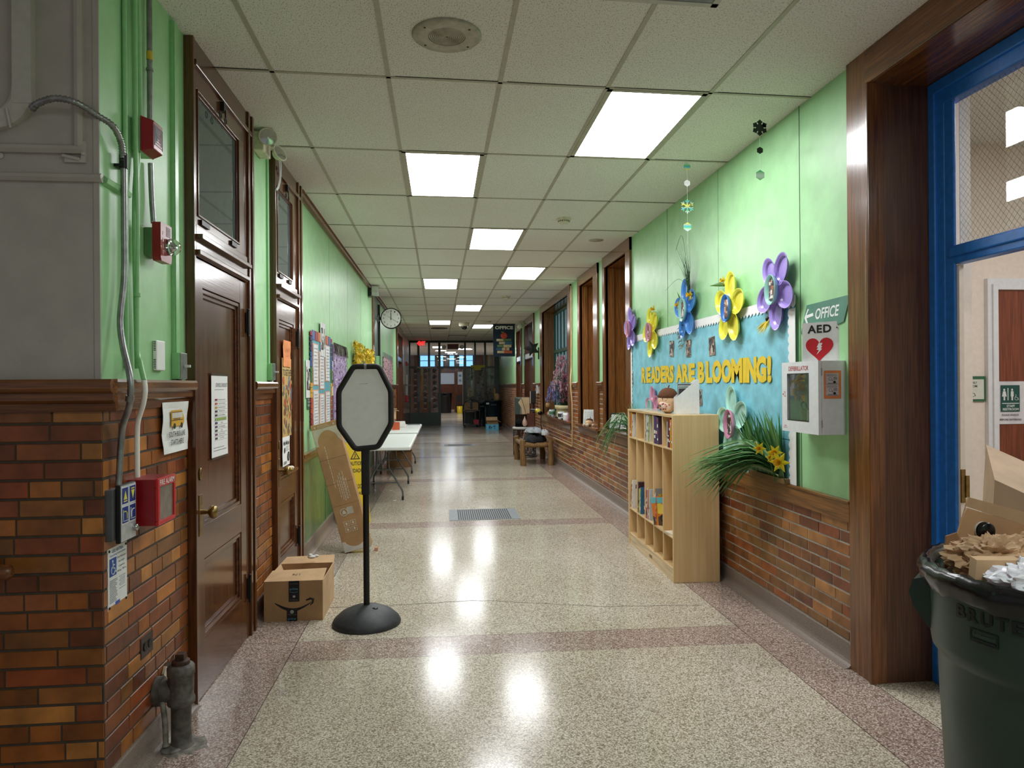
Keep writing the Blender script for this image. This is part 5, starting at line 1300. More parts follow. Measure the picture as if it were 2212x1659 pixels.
# reeds and palm fronds at the foot of the board
def tuft(name, label, y, z, n, seed, spread, hmin, hmax, w, cols, lean=0., dep=.12):
    t = thing(name, label, 'artificial grass', **onright(y, z, .02)); b = MB(); rr = random.Random(seed)
    for k in range(n):
        x = rr.uniform(-spread, spread); h = rr.uniform(hmin, hmax); dx = rr.uniform(-.05, .05)+lean*h; d = rr.uniform(.01, dep)
        b.blade([(x, -.015, 0), (x+dx*.4, -.015-d*.3, h*.45), (x+dx, -.015-d*.7, h*.8), (x+dx*1.4+rr.uniform(-.03, .03), -.015-d, h)], w, rr.choice(cols), up=(0, 1, 0))
    obj('blades', b, LEAF, t); return t
G_ = [(90, 148, 84), (112, 170, 96), (140, 192, 116), (66, 118, 70)]
tuft('reed_tuft', 'upright green artificial reeds at the right foot of the blue board', 4.52, .885, 110, 41, .25, .22, .46, .036, G_)
tuft('reed_tuft', 'tiny green artificial tuft at the far left foot of the board', 7.75, 1.0, 30, 42, .12, .15, .34, .02, G_)
t = thing('palm_frond', 'arching palm frond sweeping left from the reeds over the oak ledge', 'palm frond', **onright(4.30, .93, .05)); b = MB(); rr = random.Random(77)
for k in range(120):
    q = rr.random(); sx_ = -.02-.15*q; L_ = rr.uniform(.45, .95); dz = rr.uniform(-.02, .16)*L_
    dr = rr.uniform(.02, .26); out = rr.uniform(.05, .30)
    b.blade(path([(.02, -.01, rr.uniform(0, .04)), (-.25*L_, -.04-out*.3, dz+.06), (-.62*L_, -.06-out*.7, dz+.02-dr*.25), (-1.0*L_, -.07-out, dz-dr)], 3), .026, rr.choice([(104, 158, 96), (150, 192, 136), (80, 134, 80), (190, 216, 168), (120, 172, 112)]))
b.tube(path([(.02, -.02, 0), (-.25, -.06, .10), (-.55, -.12, .08)], 5), [.006]*6+[.004]*5, 6, (110, 140, 80))
obj('leaflets', b, LEAF, t)
t = thing('palm_frond', 'palm frond spilling over the sill left of the wooden shelf', 'palm frond', **onright(7.75, .98, .05)); b = MB(); rr = random.Random(78)
for k in range(40):
    L_ = rr.uniform(.4, 1.1); dz = rr.uniform(-.05, .30); dr = rr.uniform(.05, .5); out = rr.uniform(.05, .22)
    b.blade(path([(.0, -.0, 0), (-.3*L_, -.03-out*.4, dz*.7), (-.65*L_, -.05-out*.7, dz*.5-dr*.3), (-1.0*L_, -.06-out, dz*.3-dr)], 3), .014, rr.choice([(90, 146, 88), (136, 180, 124), (70, 124, 74), (170, 200, 148)]))
obj('leaflets', b, LEAF, t)
t = thing('dried_sprig', 'dry brown leaves beside the teal flower', 'sprig', **onright(4.72, 1.13, .03)); b = MB(); rr = random.Random(15)
for k in range(26): x, z = rr.uniform(-.04, .04), rr.uniform(-.07, .09); b.blade([(x, -.01, z), (x+rr.uniform(-.03, .03), -.03, z+rr.uniform(-.03, .02)), (x+rr.uniform(-.06, .06), -.04, z+rr.uniform(-.04, .03))], .022, rr.choice([(140, 112, 60), (90, 76, 40), (110, 130, 70)]), up=(0, 1, 0))
obj('leaves', b, LEAF, t)
daffodil((1.995, 4.33, 1.10), 'daffodil left of the reeds, near the dry leaves', 1.0, rz=-.7, stem=[(.02, .06, -.06), (.08, .16, -.20)]); daffodil((1.995, 4.12, 1.095), 'pale daffodil in the middle of the reeds', 1.1, rz=-.7, stem=[(.0, .06, -.06), (.02, .16, -.20)])
daffodil((1.985, 4.04, 1.045), 'brightest daffodil, lowest in the reeds', 1.45, rz=-.9, stem=[(-.02, .06, -.05), (-.10, .14, -.15)]); daffodil((1.995, 4.18, 1.06), 'small pale daffodil just under the middle one', .7, rz=-.5, stem=[(.0, .06, -.05), (.02, .16, -.17)])
# small ledge for the reeds
one('planter_strip', MB().box(-.30, -.045, 0, .22, 0, .03, (120, 92, 52)), PRINT, 'narrow wooden strip holding the reeds on the oak ledge', 'planter', **onright(4.45, .886, .012))

# ================================================================ SIGNS AND AED on the right wall
t = thing('office_sign', 'green slanted sign with a white left arrow and the word OFFICE', 'sign', **onright(3.85, 1.905))
obj('plate', MB().prism([(-.19, .068), (.262, .075), (.20, -.062), (.13, -.075), (-.262, -.098)], -.006, 0, c=(86, 140, 118)), PRINT, t)
b = MB().text('OFFICE', .035, .005, .25, .062, -.0062, (244, 246, 244), .02, shear=.25)
b.prism([(-.215, -.005), (-.175, .045), (-.163, .040), (-.190, .008), (-.115, .016), (-.112, -.002), (-.190, -.010), (-.170, -.048), (-.184, -.055)], -.0072, -.006, c=(244, 246, 244))
obj('lettering', b, PRINT, t)
t = thing('aed_sign', 'white projecting AED sign with a red heart and lightning bolt', 'sign', (2.165, 3.71, 1.731)); t.rotation_euler = (0, 0, math.atan2(.16, -.115)+PI)
Lg = .205
# local frame: x from apex side to the wall; built in the XZ plane, facing -y
b = MB().box(-Lg, -.002, -.125, 0, .001, .12, (236, 236, 234)); obj('face', b, PRINT, t)
b = MB(); Y = -.0022
b.text('AED', -Lg*.52, .083, .135, .045, Y, (16, 16, 18), .03, spacing=1.1)
hp = []
for k in range(40):
    a = 2*PI*k/40; hp.append((-Lg*.52+.0049*16*math.sin(a)**3, -.025+.0048*(13*math.cos(a)-5*math.cos(2*a)-2*math.cos(3*a)-math.cos(4*a))))
b.prism(hp, Y-.0008, Y, c=(200, 26, 40))
cx, cz = -Lg*.52, -.028; hs = .8
bolt = [(cx-.004, cz+.040), (cx+.024, cz+.040), (cx+.012, cz+.018), (cx+.022, cz+.016), (cx+.010, cz+.002), (cx+.020, cz-.001), (cx-.020, cz-.042), (cx-.002, cz-.010), (cx-.020, cz-.006), (cx-.006, cz+.008), (cx-.018, cz+.010)][::-1]; bolt = [(cx+(x-cx)*hs, cz+(z-cz)*hs) for x, z in bolt]; b.prism(bolt, Y-.0016, Y-.0008, c=(238, 236, 234))
obj('heart_symbol', b, PRINT, t)
back = obj('return_face', MB().box(0, -.002, -.125, .22, .001, .12, (226, 226, 224)), PRINT, t); back.location = (-Lg, 0, 0); back.rotation_euler = (0, 0, math.radians(70))
obj('flange', MB().box(0, -.002, -.125, .02, .001, .12, (230, 228, 226)), PRINT, t)
for z in (.085, -.10): obj('screw', MB().ell(-.008, -.004, z, .004, .003, .004, (40, 40, 40)), PRINT, t)
# defibrillator cabinet
t = thing('defibrillator_cabinet', 'white wall cabinet lettered DEFIBRILLATOR with a window', 'cabinet', **onright(3.85, 1.432))
W2, H2, D2_ = .205, .20, .155
b = MB().box(-W2, -D2_+.018, -H2, W2, -D2_+.022, H2)
c = MB().box(-W2, -D2_+.02, -H2, -W2+.004, 0, H2).box(W2-.004, -D2_+.02, -H2, W2, 0, H2).box(-W2, -D2_+.02, H2-.004, W2, 0, H2).box(-W2, -D2_+.02, -H2, W2, 0, -H2+.004).box(-W2, -.004, -H2, W2, 0, H2)
obj('body', c, WHITEP, t, bev=.002)
dr = MB(); wx0, wx1, wz0, wz1 = -.140, .105, -.135, .135
F_, B_ = -D2_, -D2_+.018
dr.box(-W2, F_, wz1, W2, B_, H2).box(-W2, F_, -H2, W2, B_, wz0).box(-W2, F_, wz0, wx0, B_, wz1).box(wx1, F_, wz0, W2, B_, wz1)
d = obj('door', dr, WHITEP, t)
fr_ = MB()
for s_ in ((wx0, wx1),):
    fr_.box(wx0, F_-.001, wz0, wx0+.004, F_, wz1, (20, 20, 20)).box(wx1-.004, F_-.001, wz0, wx1, F_, wz1, (20, 20, 20)).box(wx0, F_-.001, wz1-.004, wx1, F_, wz1, (20, 20, 20)).box(wx0, F_-.001, wz0, wx1, F_, wz0+.004, (20, 20, 20))
obj('gasket', fr_, PRINT, t)
obj('window', MB().box(wx0, F_+.006, wz0, wx1, F_+.009, wz1), GLASS, t)
b = MB().text('DEFIBRILLATOR', -.01, .163, .225, .026, F_, (190, 50, 56), .01)
for k, s_ in enumerate(('PULL', 'TO', 'OPEN')): b.text(s_, -.168, .028-k*.012, .022 if k != 1 else .012, .008, F_, (190, 60, 64), .01)
b.lathe([(.006, -.0006), (.0, -.0006)], -.19, F_, .015, 12, (190, 50, 56), 'y').text('WARNING', -.165, -.168, .035, .006, F_, (190, 60, 64)).text('ALARM WILL SOUND', -.165, -.178, .05, .006, F_, (190, 60, 64))
obj('lettering', b, PRINT, t)
for z in (.14, -.14): obj('hinge', MB().tube([(W2+.001, B_, z-.02), (W2+.001, B_, z+.02)], .004, 8), CHROME, t)
# notice on its side, facing the camera
t = thing('notice', 'small black and white instruction notice with an orange border taped on the cabinet side', 'notice', (2.085, 3.643, 1.50)); q = MB()
obj('orange_backing', MB().box(-.044, -.002, -.072, .052, 0, .078, (240, 142, 84)), PRINT, t)
b = MB().box(-.034, -.003, -.058, .038, -.002, .064, (206, 196, 198)); Y = -.003
for z0 in (.004, -.056):
    b.box(-.034, Y-.0005, z0, .038, Y, z0+.001, (50, 50, 54)).lines(-.028, .03, z0+.055, z0+.042, 2, Y, (80, 80, 84), .002, 3).lathe([(.009, -.0006), (.0075, -.0006)], -.010, Y, z0+.030, 14, (60, 60, 64), 'y', cap=False).ell(.014, Y, z0+.012, .008, .0006, .007, (20, 20, 22)).ell(.002, Y, z0+.022, .002, .0006, .004, (20, 20, 22)).lines(.008, .03, z0+.04, z0+.024, 4, Y, (90, 90, 94), .0018, 5).lines(-.024, .03, z0+.008, z0+.002, 2, Y, (80, 80, 84), .0016, 7)
obj('printing', b, PRINT, t)
# what stands inside
t = thing('defibrillator', 'lime green and grey defibrillator unit standing inside the white cabinet', 'defibrillator', **onright(3.775, 1.30, .05))
t.location.z = 1.238
obj('case', MB().prism([(-.04, 0), (.10, 0), (.10, .15), (.03, .17)], -.055, -.015, c=(90, 100, 100)), PLAST, t, bev=.006)
b = MB().prism([(-.062, 0), (-.005, .17), (.028, .17), (-.012, .05), (.0, .045), (.0, .03), (.10, .03), (.10, 0)], -.062, -.052, c=(206, 226, 60)); obj('lime_handle', b, PLAST, t, bev=.003)
obj('lettering', MB().text('AED', .03, .014, .07, .022, -.0622, (20, 24, 20), .02), PRINT, t)
t = thing('spare_pads_pouch', 'clear pouch of spare pads with a red packet inside the white cabinet', 'pouch', **onright(3.93, 1.238, .05)); 
b = MB().prism([(-.045, 0), (.04, 0), (.06, .12), (-.055, .12)], -.02, -.005, c=(150, 92, 84)); obj('packet', b, PLAST, t)
obj('pads', MB().prism([(-.05, .0), (-.03, .0), (-.05, .12), (-.07, .12)], -.025, -.02, c=(206, 206, 190)).prism([(.01, .0), (.03, .0), (.045, .12), (.02, .12)], -.025, -.02, c=(196, 200, 170)), PRINT, t)
obj('cable', MB().tube(path([(-.04, -.02, .12), (-.035, -.03, .15), (-.01, -.03, .165), (.015, -.03, .15), (.02, -.02, .12)]), .004, 6, (60, 62, 60)), PLAST, t)
t = thing('care_label', 'small white printed label behind the cabinet window', 'label', **onright(3.855, 1.262, .118)); obj('label', MB().box(-.028, -.002, -.024, .028, 0, .024, (236, 232, 228)).lines(-.022, .022, .018, -.018, 4, -.002, (60, 60, 64), .003, 3), PRINT, t)

# ================================================================ WOODEN CUBBY SHELF
SX, SY = 1.738, 5.26; SR = math.radians(1.2)
t = thing('cubby_shelf', 'tall birch cubby shelf with five narrow columns of books', 'bookcase', (SX, SY, 0), rz=-SR)
DPT, LEN, HT = .362, 1.42, 1.275                 # local: x into the wall side (depth), y along the corridor
b = MB().box(0, 0, 0, DPT, .022, HT); obj('side_panel', b, BIRCH, t, bev=.004)
obj('side_panel', MB().box(0, LEN-.022, 0, DPT, LEN, HT), BIRCH, t, bev=.004)
obj('back_panel', MB().box(DPT-.012, .022, .06, DPT, LEN-.022, HT), BIRCH, t)
BH = wood('birch_plywood_flat', (224, 188, 134), (236, 204, 152), 1, .3, .5, .3, .03)
obj('top', MB().box(.004, .022, HT-.022, DPT, LEN-.022, HT-.001), BH, t, bev=.003)
obj('kickboard', MB().box(.006, .022, .0, .03, LEN-.022, .085), BH, t)
obj('bottom', MB().box(.006, .022, .085, DPT-.012, LEN-.022, .105), BH, t, bev=.003)
cw = (LEN-.044)/5
for k in range(1, 5): obj('divider', MB().box(.008, .022+cw*k-.008, .105, DPT-.012, .022+cw*k+.008, HT-.022), BIRCH, t, bev=.002)
for k in range(5):
    ya, yb = .022+cw*k+(.008 if k else 0), .022+cw*(k+1)-(.008 if k < 4 else 0)
    for z in (1.0, .325): obj('shelf', MB().box(.008, ya, z, DPT-.012, yb, z+.016), BH, t, bev=.004)
obj('label_slot', MB().box(.0045, .62, .035, .0062, .70, .06), solid('small_maker_plate', (130, 104, 60), .4, .5), t)
obj('glossy_sheet', MB().box(.10, .30, HT-.001, .36, 1.30, HT+.0006, (206, 214, 216)), vcol('laminated_sheet', .12), t)
Ms = Matrix.Translation((SX, SY, 0)) @ Matrix.Rotation(-SR, 4, 'Z')
BOOKCOL = [(200, 60, 40), (40, 70, 130), (236, 230, 214), (226, 176, 40), (60, 120, 70), (110, 60, 130), (230, 120, 50), (40, 40, 44), (170, 200, 210), (190, 190, 60), (236, 236, 236), (150, 40, 50)]
def book(k, z, off, th_, dep, h, c, c2, tilt, label, grp, front=.03, face=False):
    """k column from the camera (0 nearest); off = distance from the column's near side"""
    y = .022+cw*k+.012+off; p = Ms @ Vector((front, y, z))
    o = thing('book', label, 'book', p, rot=(tilt, 0, -SR), group=grp)
    if face:    # leaning out with its cover turned to the camera side
        o.rotation_euler = (0, math.radians(-12), -SR-math.radians(58))
    bb = MB().box(0, 0, 0, dep, .002, h, c).box(0, th_-.002, 0, dep, th_, h, c).box(-.001, 0, 0, .002, th_, h, c2)
    obj('cover', bb, PLAST, o); obj('pages', MB().box(.002, .002, .003, dep-.003, th_-.002, h-.003, (234, 228, 212)), PRINT, o)
    b2 = MB(); rr = random.Random(int(off*9999)+k*7+int(z*10))
    sc = rr.choice(BOOKCOL)
    for q in range(rr.randint(2, 4)):
        zz = h*(.12+.22*q)+rr.random()*.02; b2.box(-.0016, th_*.15, zz, -.001, th_*.85, zz+rr.uniform(.008, .035), rr.choice([(240, 236, 226), (30, 30, 34), sc]))
    for q in range(5):
        x, zz = rr.uniform(.02, dep*.7), rr.uniform(.02, h*.75); b2.box(x, -.0008, zz, x+dep*.25, 0, zz+h*.14, rr.choice(BOOKCOL))
    obj('artwork', b2, PRINT, o)
    return o
gT, gL = 'books on the top shelf of the cubby case', 'books on the lower shelf of the cubby case'
nm = {0: 'nearest', 1: 'second', 2: 'third', 3: 'fourth', 4: 'farthest'}
top = {0: [((200, 60, 40), (210, 70, 46), .022, .225, 0, 'red-spined'), ((230, 190, 60), (236, 200, 70), .02, .22, 0, 'yellow-spined'), ((160, 30, 36), (150, 30, 36), .03, .23, 0, 'dark red'), ((60, 40, 60), (70, 40, 60), .03, .22, 0, 'plum-coloured'), ((210, 200, 190), (220, 210, 196), .016, .2, 0, 'pale thin')],
       1: [((86, 66, 96), (90, 80, 110), .035, .22, 0, 'grey-violet picture'), ((110, 84, 60), (80, 60, 100), .03, .225, .02, 'brown and yellow'), ((60, 50, 110), (70, 60, 120), .05, .23, 0, 'indigo thick')],
       2: [((226, 230, 214), (150, 180, 60), .016, .225, .12, 'lime-edged thin'), ((236, 236, 230), (236, 236, 230), .014, .215, .11, 'white paperback'), ((220, 214, 190), (226, 220, 200), .018, .23, .09, 'cream paperback'), ((240, 240, 236), (240, 240, 236), .014, .22, .07, 'whitest thin'), ((206, 210, 200), (170, 180, 190), .02, .235, .05, 'leaning grey-spined')],
       4: [((236, 232, 224), (226, 230, 226), .02, .215, .06, 'white-spined'), ((216, 130, 30), (226, 150, 40), .04, .225, .0, 'orange'), ((150, 40, 30), (180, 50, 36), .03, .19, 0, 'small red')]}
low = {1: [((230, 150, 60), (216, 60, 40), .012, .24, .0, 'orange sun cover'), ((150, 150, 150), (120, 120, 120), .012, .30, 0, 'tall grey magazine'), ((200, 210, 214), (226, 226, 226), .02, .25, 0, 'pale blue')],
       2: [((206, 216, 226), (236, 236, 236), .014, .27, .10, 'white magazine'), ((170, 190, 210), (180, 60, 60), .014, .26, .08, 'red-striped'), ((216, 180, 120), (230, 206, 150), .016, .27, .05, 'tan'), ((110, 50, 120), (120, 60, 130), .018, .25, .03, 'purple'), ((226, 226, 226), (210, 90, 60), .02, .25, .0, 'coral-edged')],
       3: [((60, 110, 150), (60, 150, 190), .014, .24, .06, 'sky blue'), ((236, 206, 90), (226, 190, 80), .016, .23, .05, 'straw yellow'), ((236, 236, 226), (200, 214, 90), .014, .22, .03, 'lime-striped'), ((70, 40, 50), (80, 50, 60), .03, .28, 0, 'dark maroon tall')],
       4: [((240, 240, 236), (236, 236, 230), .014, .27, .12, 'black and white'), ((236, 226, 200), (240, 230, 206), .014, .25, .12, 'ivory'), ((60, 90, 120), (200, 90, 60), .016, .22, .10, 'blue and orange')]}
for lv, z, grp, nmz in ((top, 1.0165, gT, 'top shelf'), (low, .3415, gL, 'lower shelf')):
    for k, L_ in lv.items():
        tot = sum(q[2]+.004+abs(q[4])*.03 for q in L_); off = cw-.03-tot if k else .015
        for (c, c2, th_, h, ti, ds) in L_:
            book(k, z, off, th_, .17, h, c, c2, ti, '%s book on the %s, %s column from the camera' % (ds, nmz, nm[k]), grp, front=.012); off += th_+.004+abs(ti)*.03
# cover leaning out of the second column
t = thing('book', 'picture book with an orange sun cover leaning out of the lower shelf, second column', 'book', Ms @ Vector((.055, .475, .3425)), rot=(math.radians(4), math.radians(-6), -PI/2+math.radians(38)), group=gL)
obj('cover', MB().box(-.08, 0, 0, .08, .008, .235, (232, 130, 50)), PLAST, t)
b = MB().box(-.08, -.001, .185, .08, 0, .235, (110, 190, 200)).lathe([(.045, -.0016), (0, -.0016)], 0, 0, .14, 24, (246, 214, 80), 'y').prism([(-.08, 0), (.08, 0), (.08, .07), (.03, .10), (-.05, .06), (-.08, .08)], -.002, -.0005, c=(90, 70, 60)).lathe([(.03, -.003), (.018, -.003)], .02, 0, .06, 14, (30, 26, 26), 'y', cap=False)
obj('artwork', b, PRINT, t)
t = thing('open_booklet', 'small open booklet lying on the lowest shelf of the nearest column', 'booklet', Ms @ Vector((.06, .14, .3415)), rz=.1); obj('pages', MB().box(-.05, -.09, 0, .08, .09, .012, (226, 216, 190)), PRINT, t)
# things on top
t = thing('plush_acorn', 'round tan plush acorn with a brown cap and floral belly on top of the shelf', 'plush toy', (1.825, 5.63, HT), rz=-.3)
tan = (232, 192, 152)
obj('body', MB().ell(0, 0, .095, .082, .078, .098, tan, 28), CLOTH, t)
b = MB().lathe([(.072, .122), (.078, .126), (.079, .142), (.070, .170), (.048, .194), (.02, .205), (0, .207)], 0, 0, 0, 28, (104, 62, 36)); rr = random.Random(2)
for k in range(46):
    a = rr.uniform(0, 6.28); q = rr.uniform(.3, 1); z = .135+.06*(1-q*q); b.tube([(.084*q*math.cos(a), .084*q*math.sin(a), z+.004), (.086*q*math.cos(a+.1), .086*q*math.sin(a+.1), z-.006)], .003, 5, (84, 48, 28))
obj('cap', b, CLOTH, t); obj('stem', MB().tube(path([(0, 0, .19), (.006, 0, .215), (.014, 0, .225)]), .005, 8, (96, 70, 46)), CLOTH, t)
obj('loop', MB().tube(path([(-.01, 0, .2), (-.018, 0, .225), (-.008, 0, .245), (-.002, 0, .225), (-.008, 0, .2)]), .0012, 5, (230, 230, 226)), PRINT, t)
obj('belly_patch', MB().ell(-.018, -.030, .062, .060, .052, .052, (240, 214, 196), 20), CLOTH, t)
b = MB()
for k in range(22):
    a, e = rr.uniform(-2.9, -1.0), rr.uniform(-.7, .6); d = Vector((math.cos(a)*math.cos(e)*.060, math.sin(a)*math.cos(e)*.052, math.sin(e)*.052)); p = Vector((-.018, -.030, .062))+d
    b.ell(p.x, p.y, p.z, .006, .005, .006, rr.choice([(206, 110, 100), (226, 150, 130), (60, 50, 46), (150, 70, 60), (226, 190, 110)]), 8)
obj('floral_print', b, CLOTH, t)
for s_ in (-.045, .01): obj('eye', MB().ell(s_, -.070, .118, .0045, .004, .005, (24, 20, 20), 8), PLAST, t)
obj('smile', MB().tube([(-.024, -.075, .108), (-.018, -.077, .105), (-.012, -.076, .108)], .001, 5, (60, 40, 30)), PLAST, t)
t = thing('magazine_file', 'white slanted magazine file with thin papers on top of the shelf', 'magazine file', (1.915, 5.42, HT), rz=math.radians(-8)); t.scale = (.72, 1, 1)
pr = [(-.125, 0), (.125, 0), (.125, .27), (.10, .27), (-.125, .13)]
b = MB().prism([(x, z) for x, z in pr], -.004, .0).prism(pr, .096, .10).box(-.125, 0, 0, .125, .10, .004).box(.121, 0, 0, .125, .10, .27).box(-.125, 0, 0, -.121, .10, .13)
obj('body', b, WHITEP, t, bev=.002)
b = MB()
for k in range(6): b.box(-.09, .02+k*.011, .006, .118, .023+k*.011, .20+.008*k, [(60, 60, 64), (206, 206, 200), (90, 130, 120), (236, 236, 230), (40, 44, 50), (180, 190, 196)][k])
obj('papers', b, PRINT, t)
obj('label_holder', MB().box(.125, .03, .10, .127, .07, .16), BLACKM, t)
# ================================================================ NICHE SILLS
def frame(y, x, z, label, tilt, rz):
    t = thing('framed_certificate', label, 'picture frame', (x, y, z), rot=(math.radians(-14), 0, rz), group='black framed certificates on the near niche sill')
    w, h = .125, .215
    obj('frame', MB().box(-w, -.012, 0, w, 0, .018).box(-w, -.012, h-.018, w, 0, h).box(-w, -.012, 0, -w+.018, 0, h).box(w-.018, -.012, 0, w, 0, h), BLACKM, t, bev=.002)
    b = MB().box(-w+.01, -.005, .01, w-.01, 0, h-.01, (236, 236, 232)).box(-w+.03, -.006, .075, w-.03, -.005, .10, (60, 120, 90)).lines(-w+.04, w-.04, .07, .03, 4, -.005, (110, 110, 116), .004, 3)
    b.tube([(-.04, -.006, .13), (.01, -.006, .165), (.05, -.006, .145)], .002, 4, (40, 40, 44)).ell(.0, -.006, .155, .02, .001, .015, (40, 40, 44))
    obj('certificate', b, PRINT, t); return t
frame(8.95, 2.20, .93, 'left black framed certificate in the near niche', 0, math.radians(-62)); frame(8.62, 2.25, .93, 'right black framed certificate in the near niche, half behind the palm frond', 0, math.radians(-66))
t = thing('sign_holder', 'clear upright holder with a printed white sheet in the middle niche', 'sign holder', (2.20, 10.42, .90), rot=(math.radians(-6), 0, math.radians(-45)))
obj('sheet', MB().box(-.14, -.003, .005, .14, 0, .235, (232, 234, 234)), PRINT, t); obj('printing', MB().lines(-.12, .12, .22, .03, 12, -.003, (120, 120, 126), .004, 6), PRINT, t)
obj('base', MB().box(-.145, -.06, 0, .145, .03, .004), GLASS, t)
t = thing('plush_acorn', 'tiny tan plush acorn with a brown cap lying before the printed sheet', 'plush toy', (2.135, 10.22, .90), rz=.4)
obj('body', MB().ell(0, 0, .05, .065, .055, .05, tan, 20).ell(-.06, -.04, .025, .028, .025, .022, (236, 214, 186), 12).ell(.02, -.06, .02, .022, .02, .02, (236, 214, 186), 12).ell(-.10, -.0, .02, .02, .018, .02, (216, 180, 150), 12), CLOTH, t)
obj('cap', MB().ell(.01, .01, .082, .055, .05, .034, (92, 56, 36), 18), CLOTH, t); obj('stem', MB().tube([(.02, .01, .11), (.035, .015, .135)], .005, 6, (80, 60, 44)), CLOTH, t)

# third opening: flower pot and bits on the sill
t = thing('flower_pot', 'cream rimmed tub of pink and lavender artificial flowers on the window sill', 'potted plant', (2.27, 13.05, .89))
obj('pot', MB().lathe([(.10, 0), (.14, .02), (.155, .10), (.165, .17), (.185, .175), (.19, .235), (.175, .24), (.165, .225), (.14, .21)], 0, 0, 0, 30, (214, 198, 150), sx=1.0, sy=1.5), vcol('cream_ceramic', .5), t)
b = MB(); rr = random.Random(61)
for k in range(130):
    a = rr.uniform(0, 6.28); q = rr.random(); x, y = .15*q*math.cos(a), .24*q*math.sin(a)
    b.tube([(x*.5, y*.5, .2), (x, y, .2+rr.uniform(.1, .6)*(1-.6*q))], .004, 4, (70, 96, 60))
for k in range(220):
    a = rr.uniform(0, 6.28); q = rr.random(); x, y, z = .13*q*math.cos(a), .30*q*math.sin(a), rr.uniform(.22, .75)
    b.blade([(x, y, z), (x+rr.uniform(-.04, .04), y+rr.uniform(-.05, .05), z+.03), (x+rr.uniform(-.07, .07), y+rr.uniform(-.09, .09), z+rr.uniform(0, .07))], .025, rr.choice([(80, 110, 66), (110, 134, 80), (60, 86, 56)]))
obj('foliage', b, LEAF, t)
def blossoms(nm, n, cols, cx, cy, z0, z1, rx, ry, s0, s1, seed, lbl):
    b = MB(); rr = random.Random(seed)
    for k in range(n):
        a = rr.uniform(0, 6.28); q = math.sqrt(rr.random()); z = rr.uniform(z0, z1); f_ = 1-.6*(z-z0)/(z1-z0)
        x, y = cx+rx*f_*q*math.cos(a), cy+ry*f_*q*math.sin(a); s_ = rr.uniform(s0, s1); c = rr.choice(cols)
        for p in range(5):
            an = p*1.257+rr.random(); b.add([(x, y, z), (x-s_*.4, y+s_*math.cos(an), z+s_*math.sin(an)), (x-s_*.6, y+s_*1.2*math.cos(an+.5), z+s_*1.2*math.sin(an+.5)), (x-s_*.3, y+s_*math.cos(an+1), z+s_*math.sin(an+1))], [(0, 1, 2, 3)], c, True)
    o = obj(nm, b, LEAF, t, label=lbl); sm = o.modifiers.new('thick', 'SOLIDIFY'); sm.thickness = .0015; return o
blossoms('pink_blossoms', 330, [(244, 176, 200), (250, 206, 220), (226, 140, 170), (246, 226, 228)], -.04, .05, .50, 1.15, .20, .55, .016, .036, 62, 'tall pink blossom spray')
blossoms('lavender_blossoms', 330, [(150, 146, 216), (176, 172, 230), (120, 118, 190), (196, 188, 236)], -.12, .36, .28, .66, .20, .60, .014, .028, 63, 'lavender spikes leaning left')
blossoms('dark_pink_blossoms', 150, [(190, 100, 130), (210, 130, 150), (150, 80, 104)], -.04, -.3, .3, .8, .12, .16, .012, .026, 64, 'dark pink blossoms at the right')
blossoms('pale_blossoms', 36, [(236, 230, 214), (220, 214, 150), (240, 236, 230)], -.06, .1, .5, .85, .14, .3, .02, .034, 65, 'cream roses')
def mug(x, y, c, label, h=.10, r=.04, bandc=(60, 60, 66)):
    t = thing('mug', label, 'cup', (x, y, .89), rz=2.5)
    obj('body', MB().lathe([(r*.9, 0), (r, .01), (r, h), (r-.004, h), (r-.004, .012), (0, .012)], 0, 0, 0, 22, c), PLAST, t); obj('handle', MB().tube(path([(r-.003, 0, h*.8), (r+.024, 0, h*.72), (r+.024, 0, h*.35), (r-.003, 0, h*.22)], 4), .005, 8, c), PLAST, t)
    obj('print', MB().lathe([(r+.0008, h*.25), (r+.0008, h*.75)], 0, 0, 0, 22, bandc, cap=False), PRINT, t); return t
mug(2.15, 12.75, (232, 232, 232), 'white printed mug in front of the flower tub', .13, .06); mug(2.15, 12.22, (236, 236, 234), 'white mug at the right end of the window sill', .13, .06, (220, 220, 220)); mug(2.15, 13.85, (226, 232, 230), 'white can with green print left of the flower tub', .13, .055, (90, 140, 110))
mug(2.16, 14.25, (214, 130, 96), 'small orange candle cup at the left of the window sill', .07, .04, (240, 200, 170))
for k, (y, c, lb) in enumerate(((13.35, (90, 110, 60), 'green printed packet leaning on the flower tub'), (13.15, (150, 110, 70), 'brown printed packet leaning on the flower tub'), (12.5, (130, 40, 50), 'dark red trinket beside the white mugs'), (12.05, (232, 120, 150), 'pink card at the right end of the sill'))):
    t = thing('card', lb, 'card', (2.16, y, .89), rot=(-.15, 0, math.radians(-60)))
    obj('card', MB().box(-.05, 0, 0, .05, .01, (.12, .12, .06, .3)[k], c), PRINT, t); bb = MB(); jumble(bb, -.045, .01, .045, (.11, .11, .05, .28)[k], 14, [(230, 220, 190), (60, 70, 50), (200, 140, 90)], .004, .015, 0, k+90); obj('print', bb, PRINT, t)
for k in range(7): one('trinket', MB().ell(0, 0, .012, .03, .022, .012, [(60, 60, 66), (90, 40, 50), (40, 60, 44), (120, 120, 124), (50, 46, 60), (150, 120, 80), (30, 30, 34)][k]), PLAST, 'tiny dark trinket scattered along the window sill edge', 'trinket', (2.12+.02*(k % 2), 12.5+.33*k, .89), group='tiny trinkets on the window sill')
